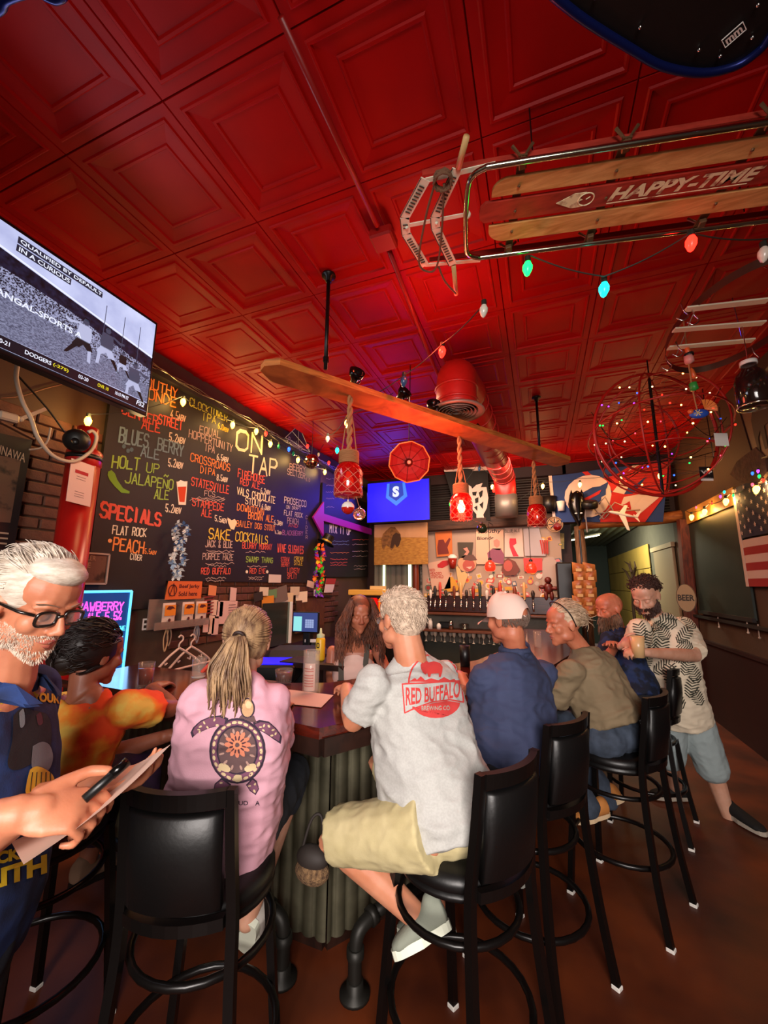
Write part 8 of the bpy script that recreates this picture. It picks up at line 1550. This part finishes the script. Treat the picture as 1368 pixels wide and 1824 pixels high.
def leaf_man():
    t = person('bearded man in a leaf-print shirt and grey shorts standing with a drink', (.9, 3.6, 0))
    hc = at(1150, 1062, 2.95); fd = -RT*.62-FW*.48-UZ*.42; R = frame(fd); s = 1.08; N = at(1168, 1098, 3.03); fs = V((-.80, -.55, 0)).normalized(); lt = V((-fs.y, fs.x, 0))*-1
    shR, shL = at(1140, 1122, 2.92), at(1218, 1118, 3.06); S = (shL+shR)/2; S.z = N.z-.06; P = at(1212, 1268, 3.0); elL, wrL = at(1238, 1168, 2.80), at(1148, 1162, 2.62); elR, wrR = at(1128, 1165, 3.02), at(1108, 1150, 2.74)
    hL, hR = P+RT*.09-UZ*.03, P-RT*.09-UZ*.03; kL, aL = at(1272, 1378, 2.95), at(1302, 1468, 2.86); kR, aR = at(1193, 1358, 3.05), at(1207, 1420, 3.13)
    body = basic(t, hc, R, s, N, S, shL, shR, elL, wrL, elR, wrR, P, fs, fs, ((hL, kL, aL), (hR, kR, aR)), sk_d, None, ((-.75, -.35, .1), (.3, -.5, .3)), hn=(V((.1, -.4, .8)), V((-.5, -.6, .4))), vox=.007, am=1.08, curl=.8)
    eyes(t, hc, R, s, '2a2420', .85, sk_d); lips(t, hc, R, s, mat('lip_rose', 'a85848', .5))
    sh = top_(t, 'shirt', cloth('cream_aloha', 'd8c8ae'), P+UZ*.05, fs, S, fs, N, [(-.16, .20, .175, .02), (0, .205, .18, .03), (.3, .205, .18, .04), (.6, .205, .165, .03), (.85, .205, .135, .01), (1, .17, .10, 0)], ((shL, elL, wrL, .88), (shR, elR, wrR, .8)), .010, 21, r=.082)
    g = G(); capsule(g, [hL, hL.lerp(kL, .5), hL.lerp(kL, .88)], [.125, .118, .108]); capsule(g, [hR, hR.lerp(kR, .5), hR.lerp(kR, .86)], [.12, .112, .105]); g.ball(P, (.17, .15, .12)); fuse('shorts', g, cloth('grey_blue_shorts', '96a2a2'), t, .009, 3, .010, 8, 22)
    for a, tx in ((aL, at(1338, 1510, 2.72)), (aR, at(1168, 1440, 3.08))): g = G(); g.tube([a+UZ*.03, a-UZ*.04], .045, 12); fuse('sock', g, cloth('black_sock', '141414'), t, .01, 1)
    mb, ms = cloth('black_shoe', '161413'), mat('pale_sole2', 'b0a494', .6)
    shoe(t, V((aL.x-.02, aL.y+.06, .01)), V((aL.x+.12, aL.y-.2, .01)), UZ, mb, ms); shoe(t, V((aR.x+.06, aR.y-.02, .01)), V((aR.x-.20, aR.y-.08, .01)), UZ, mb, ms)
    g = G(); T = lambda p: hc+R @ (V(p)*s); g.ball(T((0, -.022, .050)), (.083, .098, .086), 18, 12, R=R); strands(g, hc, R, s*1.03, 520, lambda d: (d.z > .45 and d.y < .85) or (d.y < .15 and d.z > -.35 and not (abs(d.x) > .7 and d.y > -.3 and d.z < .05)), lambda d: V((d.x, -.3, .5)), .032, .0042, .010, 5, 14, jit=.6); obj('hair', g, mat('dark_brown_hair', '3a2016', .7), t, smooth=True)
    stubble(t, body, hc, R, s, 1500, .016, .0022, mat('dark_brown_hair'), 16, down=.7)
    # palm leaves printed on the shirt, seen from the room side
    ml, k = cloth('leaf_green', '34342a'), 3.0/FPX; pr = Printer(sh, at(1180, 1190, 3.0), RT, UZ, sight(1180, 1190).normalized()); pr.c = (1180, 1190, k); rnd = random.Random(31)
    for x, y, L, a in ((1142, 1128, 24, .3), (1133, 1150, 20, -.4), (1160, 1142, 26, .2), (1178, 1158, 28, -.2), (1192, 1110, 26, 1.2), (1205, 1098, 22, 1.5), (1185, 1130, 22, .6), (1215, 1135, 24, -.7), (1222, 1150, 20, 1.3), (1160, 1215, 24, .5), (1178, 1190, 26, -1.1), (1195, 1205, 28, .1), (1222, 1190, 24, -.3), (1238, 1205, 22, .4), (1170, 1240, 24, .2), (1190, 1248, 26, -.8), (1208, 1250, 26, .7), (1230, 1228, 26, -.2), (1243, 1245, 22, .5), (1215, 1172, 20, 1.4), (1150, 1185, 20, -.5), (1230, 1112, 20, .8), (1168, 1118, 18, -1.0)):
        u, v = (x-1180)*k, (1190-y)*k; L *= k*1.25; ca, sa = math.cos(a+PI/2), math.sin(a+PI/2); vs = []; fs_ = []
        for j in range(7):
            q = -.45+j*.15; w = .42*math.cos(q*1.6)
            for sd in (-1, 1):
                n = len(vs); pts = [(q*L, 0), ((q+.20)*L, sd*w*L), ((q+.235)*L, sd*w*.8*L), ((q+.055)*L, 0)]; vs += [(u+a_*ca-b_*sa, v+a_*sa+b_*ca) for a_, b_ in pts]; fs_.append((n, n+1, n+2, n+3))
        pr.drape('printed_leaf', vs, fs_, ml, .03, .004)
    c = at(1136, 1152, 2.60); g = G(); g.lathe([(0, -.065), (.034, -.065), (.043, .065), (.040, .065), (.032, -.055), (0, -.055)], 18, c); solo('beer_cup', 'cup of beer in the bearded man\'s hands', 'cup', g, mat('cup_beer', 'c8a070', .3), smooth=True)
def bald_man():
    t = person('bald man with a long grey beard and dark blue patterned shirt at the bar', (.6, 3.6, 0))
    hc = at(1085, 1085, 3.25); fd = -RT*.95-FW*.25-UZ*.2; R = frame(fd); fh = V((-.9, .3, 0)); P = V((.62, 3.62, .86)); N = at(1102, 1118, 3.28); shL, shR = at(1085, 1140, 3.1), at(1120, 1130, 3.42); S = (shL+shR)/2; S.z = N.z-.06; elL, wrL = at(1075, 1180, 3.0), at(1095, 1152, 2.88); elR, wrR = shR+V((-.2, 0, -.22)), shR+V((-.4, 0, -.15))
    hL, hR = P+V((0, -.1, -.04)), P+V((0, .1, -.04)); kL, kR = hL+fh*.42, hR+fh*.42; aL, aR = kL+V((.1, 0, -.42)), kR+V((.1, 0, -.42))
    body = basic(t, hc, R, 1.04, N, S, shL, shR, elL, wrL, elR, wrR, P, fh, fh, ((hL, kL, aL), (hR, kR, aR)), sk_b, None, ((-.2, -.7, .4), (-.8, .3, 0))); eyes(t, hc, R, 1.04, '3a3028', .5, sk_b)
    top_(t, 'shirt', cloth('blue_pattern', '18284e', '0a1226', 18, (.45, .55)), P, fh, S, fh, N, [(-.2, .18, .15, 0), (0, .185, .16, 0), (.5, .185, .15, .01), (.85, .18, .12, 0), (1, .15, .09, 0)], ((shL, elL, wrL, .9), (shR, elR, wrR, .9)), .01, 31)
    g = G()
    for h, k, a in ((hL, kL, aL), (hR, kR, aR)): capsule(g, [h, h.lerp(k, .5), k, k.lerp(a, .9)], [.10, .09, .075, .06])
    g.ball(P, (.15, .15, .1)); fuse('trousers', g, cloth('black_cloth', '14141a'), t, .012, 3)
    for a in (aL, aR): shoe(t, a+V((.05, 0, -.06)), a+V((-.2, .05, -.07)), UZ, m_black, m_black)
    stubble(t, body, hc, R, 1.04, 900, .045, .003, mat('brown_grey_beard', '7a5a42', .7, col2='50382a', vscale=30), 17, down=1.2)
def bartender():
    t = person('bartender with long wavy brown hair, white top and grey overalls behind the bar', (-1.0, 2.95, 0))
    hc = at(640, 1095, 2.75); fd = RT*.25-FW*.95-UZ*.22; R = frame(fd); fh = V((.35, -.9, 0)).normalized(); N = at(634, 1142, 2.86); shR, shL = at(592, 1160, 2.85), at(672, 1160, 2.75); S = (shL+shR)/2; S.z = N.z-.06; P = S-UZ*.50; elR, wrR = at(588, 1205, 2.78), at(595, 1245, 2.55); elL, wrL = at(692, 1200, 2.65), at(668, 1235, 2.50)
    hL, hR = P+RT*.09, P-RT*.09; aL, aR = V((hL.x, hL.y, .09)), V((hR.x, hR.y, .09)); basic(t, hc, R, .95, N, S, shL, shR, elL, wrL, elR, wrR, P, fh, fh, ((hL, (hL+aL)/2, aL), (hR, (hR+aR)/2, aR)), skinmat('warm', 'b06a4c', '985640'), None, ((0, -.8, -.1), (0, -.8, -.1)), jaw=.85, am=.82); eyes(t, hc, R, .95, '3a281c', .5, _M['skin_warm'])
    top_(t, 'tank_top', cloth('white_top', 'cfa89c'), P, fh, S, fh, S-UZ*.0+fh*.0, [(-.1, .15, .11, 0), (.2, .145, .11, 0), (.5, .150, .12, .02), (.8, .15, .11, .01), (.93, .12, .08, 0)], (), .006, 41)
    g = G(); f0 = fh*.128; rt = V((-fh.y, fh.x, 0))*-1
    g.grid(lambda u, v: P+UZ*(-.02+.36*v)+rt*((u-.5)*.20)+fh*(.152-.02*abs(2*u-1)), 6, 6); obj('overall_bib', g, cloth('grey_overall', '4a443c'), t, smooth=True)
    for k in (-1, 1): g = G(); g.beam(P+UZ*.34+rt*k*.075+fh*.14, S+UZ*.05+rt*k*.09+fh*.03, .035, .006, up=fh); obj('overall_strap', g, cloth('grey_overall', '4a443c'), t)
    g = G(); 
    for h, a in ((hL, aL), (hR, aR)): capsule(g, [h, h.lerp(a, .5), a], [.10, .085, .08])
    g.ball(P, (.15, .13, .13)); fuse('overalls', g, cloth('grey_overall', '4a443c'), t, .012, 3, .01, 8, 42)
    for a in (aL, aR): shoe(t, a+V((0, .05, -.08)), a+V((0, -.17, -.08)), UZ, m_black, m_black)
    mh = mat('auburn_brown_hair', '7a4228', .55, col2='3a1c12', vscale=16, bump=.4, bscale=100, dist=.003); g = G(); T = lambda p: hc+R @ (V(p)*.95); g.ball(T((0, -.018, .048)), (.084, .100, .086), 16, 12, R=R); rnd = random.Random(3)
    for i in range(640):
        a = rnd.uniform(-.75, PI+.75); r0 = rnd.uniform(.3, 1); p = V((math.cos(a)*.085, -math.sin(a)*.095*r0+.02*(1-r0)+.03*abs(math.cos(a)), .06+.07*math.sqrt(max(0, 1-r0*r0)))); L = rnd.uniform(.26, .40); ph = rnd.uniform(0, 6.28); pts = []; sd = V((math.cos(a), -math.sin(a)*.7, 0))
        for k in range(12): u = k/11; w = T(p)+R @ V((sd.x*.075*min(1, u*1.6), sd.y*.06*min(1, u*1.6), 0))-UZ*L*u*.95; pts.append(w+V((math.cos(ph+u*11), math.sin(ph+u*11), 0))*.011*min(1, u*2)+FW*(-.045*max(0, u-.3) if abs(p.x) > .05 else 0))
        g.tube(pts, [.0032*(1-.5*(k/11)**2) for k in range(12)], 4, caps=False)
    obj('hair', g, mh, t, smooth=True)
def tie_dye_woman():
    t = person('dark-haired woman in an orange and yellow tie-dye top seated at left', (-1.8, 1.2, 0))
    hc = at(172, 1168, 1.68); fd = FW*.80+RT*.42-UZ*.15; R = frame(fd); P = V((-1.80, 1.12, .86)); N = at(140, 1238, 1.60); shL, shR = at(92, 1290, 1.62), at(222, 1262, 1.60); fs = FW*.8+RT*.2; S = (shL+shR)/2; S.z = N.z-.045
    fh = V((-.1, 1, 0)); elR, wrR = at(304, 1262, 1.80), at(272, 1226, 2.02); elL, wrL = shL+V((.0, .2, -.2)), shL+V((.25, .35, -.12)); hL, hR = P+V((-.09, 0, -.04)), P+V((.09, 0, -.04)); kL, kR = hL+fh*.4, hR+fh*.4; aL, aR = kL+V((0, -.1, -.42)), kR+V((.12, -.1, -.42))
    basic(t, hc, R, .97, N, S, shL, shR, elL, wrL, elR, wrR, P, fh, fs, ((hL, kL, aL), (hR, kR, aR)), sk_c, None, ((.3, .8, 0), (-.1, .9, .1)), jaw=.9)
    m = cloth('tie_dye', 'd8b04c', 'e04818', 3.4, (.42, .52)); m2 = m.node_tree; rr = [n for n in m2.nodes if n.type == 'VALTORGB'][0]; e = rr.color_ramp.elements.new(.47); e.color = lin('e08020')
    top_(t, 'tie_dye_top', m, P, fh, S, fs, S+(N-S)*.35+RT*-.0, [(-.25, .19, .15, 0), (0, .195, .16, 0), (.3, .185, .15, 0), (.6, .185, .135, 0), (.85, .18, .115, 0), (1, .15, .08, 0)], ((shL, elL, wrL, .6), (shR, elR, wrR, .62)), .010, 51, r=.070)
    g = G()
    for h, k, a in ((hL, kL, aL), (hR, kR, aR)): capsule(g, [h, h.lerp(k, .5), k, k.lerp(a, .7)], [.10, .09, .075, .07])
    g.ball(P, (.16, .15, .1)); fuse('trousers', g, cloth('plum_print', '33163a', '1c0c20', 20), t, .012, 3)
    for a in (aL, aR): shoe(t, a+V((0, -.06, -.06)), a+V((0, .17, -.08)), UZ, cloth('tan_shoe', '7a5c48'), m_black)
    g = G(); T = lambda p: hc+R @ (V(p)*.97); g.ball(T((0, -.04, .035)), (.092, .108, .098), 18, 12, R=R); g.ball(T((-.03, -.10, -.02)), (.07, .06, .06), 14, 10, R=R); strands(g, hc, R, 1.08, 560, lambda d: (d.z > .3 and d.y < .7) or (d.y < .25 and d.z > -.7 and not (abs(d.x) > .8 and d.y > -.15 and d.z < .1)), lambda d: V((-.3, -1, -.3)), .08, .004, .008, 6, 24, jit=.35); obj('hair', g, mat('near_black_hair', '1a0e0b', .5), t, smooth=True)
# ------------------------------------------------------------------ things on and behind the bar
ZB = 1.087
m_glass = mat('drinking_glass', 'd8c8b8', .05, alpha=.16, coat=.5)
def drink(x, y, label, h=.13, r=.038, c=None, fill=.7, z=ZB, grp='drinks on the bar'):
    t = thing('drinking_glass', label, 'glass', (x, y, z), group=grp); g = G(); g.lathe([(0, .002), (r*.85, .002), (r, h), (r*.95, h), (r*.8, .012)], 20, (0, 0, 0)); obj('glass', g, m_glass, t, smooth=True, world=False)
    if c: g = G(); g.lathe([(0, .012), (r*.8, .012), (r*.93, h*fill), (0, h*fill)], 18, (0, 0, 0)); obj('drink', g, mat('drink_'+c, c, .2), t, smooth=True, world=False)
p = onZ(258, 1222, ZB); drink(p.x, p.y, 'glass of red beer beside the woman in tie-dye', .12, .04, '8a3020', .75)
p = onZ(348, 1212, ZB); drink(p.x, p.y+.02, 'empty water glass left of the woman in pink', .12, .04, 'b0a8a0', .15)
p = onZ(505, 1216, ZB); drink(p.x, p.y, 'wide glass of dark red drink right of the woman in pink', .07, .05, '5a0c10', .8)
p = onZ(810, 1198, ZB); g = G(); g.lathe([(0, 0), (.032, 0), (.036, .13), (.03, .13), (0, .12)], 18, (-.50, 2.85, ZB)); solo('black_can', 'black can with pale rim held by the man in the white cap', 'can', g, m_black, smooth=True)
drink(-.18, 3.25, 'tall glass of amber beer in front of the grey-haired man', .15, .035, 'c8682c', .85)
drink(-.05, 3.9, 'clear glass near the bald man', .14, .035, None)
# clear cylinder of menus
cx, cy = onZ(553, 1232, ZB).x, onZ(553, 1232, ZB).y; t = thing('menu_cylinder', 'tall clear cylinder with rolled printed slips on the bar', 'holder', (cx, cy, ZB)); g = G(); g.lathe([(0, 0), (.042, 0), (.042, .20), (.040, .20), (.040, .004)], 24); obj('cylinder', g, m_glass, t, smooth=True, world=False)
g = G(); g.grid(lambda u, v: V((.034*math.cos(-2.4+2.0*u), .034*math.sin(-2.4+2.0*u), .01+.13*v)), 10, 1); obj('slip', g, mat('pinkish_paper'), t, world=False)
g = G()
for z in (.03, .042, .055, .068, .08, .10, .112): g.grid(lambda u, v: V((.0352*math.cos(-2.2+1.5*u), .0352*math.sin(-2.2+1.5*u), z+.006*v)), 6, 1)
obj('printed_lines', g, mat('red_ink'), t, world=False)['kind'] = 'stuff'
# papers on the bar
P = [onZ(x, y, ZB+.002) for x, y in ((514, 1228), (594, 1238), (572, 1260), (517, 1254))]; g = G(); g.add(P+[p-V((0, 0, .001)) for p in P], [(3, 2, 1, 0), (4, 5, 6, 7)]); solo('blank_sheet', 'blank sheet of paper lying on the bar by the grey-shirted man\'s elbow', 'paper', g, mat('pinkish_paper'))
# register, drawer, bottle and printer behind the bar
def bx(name, label, cat, c, d, m, parts=(), rz=0, group=None):
    t = thing(name, label, cat, c, rz, group); obj('body', G().box((0, 0, d[2]/2), d, bev=min(d)*.12), m, t, world=False)
    for nm, cc, dd, mm in parts: obj(nm, G().box(cc, dd, bev=min(dd)*.1), mm, t, world=False)
    return t
bt = solo('back_counter', 'dark under-counter running along the left wall behind the bar', 'counter', G().box((-2.55, 3.85, .45), (.75, 2.7, .9), bev=.01), m_apron)
q = at(545, 1108, 4.0); t = thing('register_screen', 'touch screen cash register showing a blue menu', 'register', (q.x, q.y, .9)); RZ = Matrix.Rotation(-YAW-.25, 3, 'Z')
obj('screen_case', G().box(q, (.28, .03, .20), RZ, bev=.006), m_black, t); e_ = RZ @ V((1, 0, 0)); n_ = RZ @ V((0, -1, 0))
def sq(u0, v0, u1, v1, m, nm, l=.017): g = G(); g.add([q+e_*(.26*(a-.5))+V((0, 0, .18*(b-.5)))+n_*l for a, b in ((u0, v0), (u1, v0), (u1, v1), (u0, v1))], [(0, 1, 2, 3)]); obj(nm, g, m, t)
sq(0, 0, 1, 1, em('reg_blue', '3a4c90', .8), 'display'); sq(.02, .03, .36, .8, em('reg_cyan', '90e0e0', 1.1), 'cyan_panel', .018); sq(.5, .2, .85, .65, em('reg_grid', 'a0b0e0', .9), 'keypad', .018)
for i in range(1, 4): sq(.5+.35*i/4-.004, .2, .5+.35*i/4+.004, .65, em('reg_blue', '3a4c90'), 'keypad_line', .019); sq(.5, .2+.45*i/4-.006, .85, .2+.45*i/4+.006, em('reg_blue', '3a4c90'), 'keypad_line', .019)
obj('stand', G().box((q.x, q.y+.05, (q.z+.9)/2-.05), (.08, .08, q.z-.9), bev=.01), m_black, t)
q2 = at(560, 1135, 4.1); bx('receipt_printer', 'black receipt printer under the register screen', 'printer', (q2.x, q2.y, .9), (.18, .2, .16), m_black, (('white_tray', (0, -.11, .17), (.15, .02, .03), m_white),), -YAW)
q2 = at(490, 1195, 2.9); bx('cash_drawer', 'black drawer box glowing blue on top, behind the pink shirt', 'drawer', (q2.x, q2.y, .95), (.34, .3, .12), m_black, (('blue_top', (0, 0, .124), (.30, .26, .006), em('drawer_blue', '1a10ff', 1.4)),), -YAW)
q2 = at(530, 1190, 3.2); bx('black_bin', 'tall black bin of bar supplies in front of the register', 'bin', (q2.x, q2.y, .5), (.45, .35, .62), mat('soft_black', '0e0d0f', .6), (), -YAW)
p = at(571, 1145, 2.9); t = thing('squeeze_bottle', 'yellow squeeze bottle with pale cap beside the bartender', 'bottle', (p.x, p.y, ZB-.0)); g = G(); g.lathe([(0, 0), (.032, 0), (.034, .01), (.034, .14), (.028, .155), (0, .155)], 18); obj('body', g, mat('yellow_label', 'd0a820', .4), t, smooth=True, world=False); g = G(); g.lathe([(.028, .155), (.029, .175), (.010, .185), (.006, .22), (0, .22)], 16); obj('cap', g, mat('pale_green_cap', 'a8b890', .4), t, smooth=True, world=False)
g = G(); stroke_text(g, 'O', V((-.012, -.0345, .09)), (1, -.1, 0), (0, 0, 1), .026, .03, .006, (0, -1, 0)); stroke_text(g, 'OILY', V((-.018, -.0345, .05)), (1, -.1, 0), (0, 0, 1), .036, .02, .003, (0, -1, 0)); obj('label_writing', g, m_ink, t, world=False)['kind'] = 'stuff'
bk_ = solo('speed_rack_shelf', 'dark shelf inside the bar carrying the squeeze bottle', 'shelf', G().box((p.x-.0, p.y, ZB-.02), (.5, .26, .035)), m_apron)
# mirror + menu on the wall by the postcards
a, b = onX(470, 1075, -2.9), onX(515, 1130, -2.9); t = thing('bar_mirror', 'grey framed mirror leaning under the row of postcards', 'mirror', (-2.9, a.y, b.z)); obj('glass', wall_poly(-2.9, [(a.y, b.z-.1), (b.y, b.z-.1), (b.y, a.z), (a.y, a.z)], .02), mat('dim_mirror', '6c7872', .12, .9), t, fix=True); g = G(); g.beam((-2.89, b.y, b.z-.1), (-2.89, b.y, a.z), .03, .03, up=(0, 1, 0)); obj('frame_post', g, m_white, t)
a, b = onX(533, 1070, -2.9), onX(580, 1130, -2.9); solo('wood_panel', 'brown wooden panel on the wall behind the register', 'panel', wall_poly(-2.93, [(a.y, 1.0), (b.y, 1.0), (b.y, a.z), (a.y, a.z)], .02), mat('brown_panel', '5a3820', .6, wood=6, col2='3c2414'), fix=True)
# straw bag hooked on the bar front
q = at(556, 1545, 1.62); t = thing('straw_bag', 'small straw bag with dark top hanging on the corrugated bar front', 'bag', tuple(q-V((0, 0, .05)))); g = G(); g.ball(q-V((0, 0, .012)), (.075, .045, .048), 18, 12); obj('straw_body', g, mat('straw_weave', '8a6a48', .9, col2='4a3424', vscale=70, bump=1, bscale=160), t, smooth=True); g = G(); g.ball(q+V((0, 0, .035)), (.070, .042, .045), 18, 10); obj('dark_top', g, mat('bag_dark', '2a221e', .7), t, smooth=True); g = G(); g.tube(spline([q+V((-.05, 0, .05)), q+V((-.02, .02, .16)), q+V((.02, .03, .17)), q+V((.05, 0, .06))], 5), .006, 6); obj('strap', g, mat('bag_dark'), t, smooth=True)
g = G(); stroke_text(g, 'b', onX(252, 1122, -2.945), (0, 1, 0), (0, 0, 1), .06, .11, .014, NX, lift=.002, mi=0); solo('chalk_mark', 'white letter b stuck on the wall left of the hangers', 'lettering', g, m_white)
gray_man(); pink_woman(); left_man(); navy_man(); tan_man(); leaf_man(); bald_man(); bartender(); tie_dye_woman()
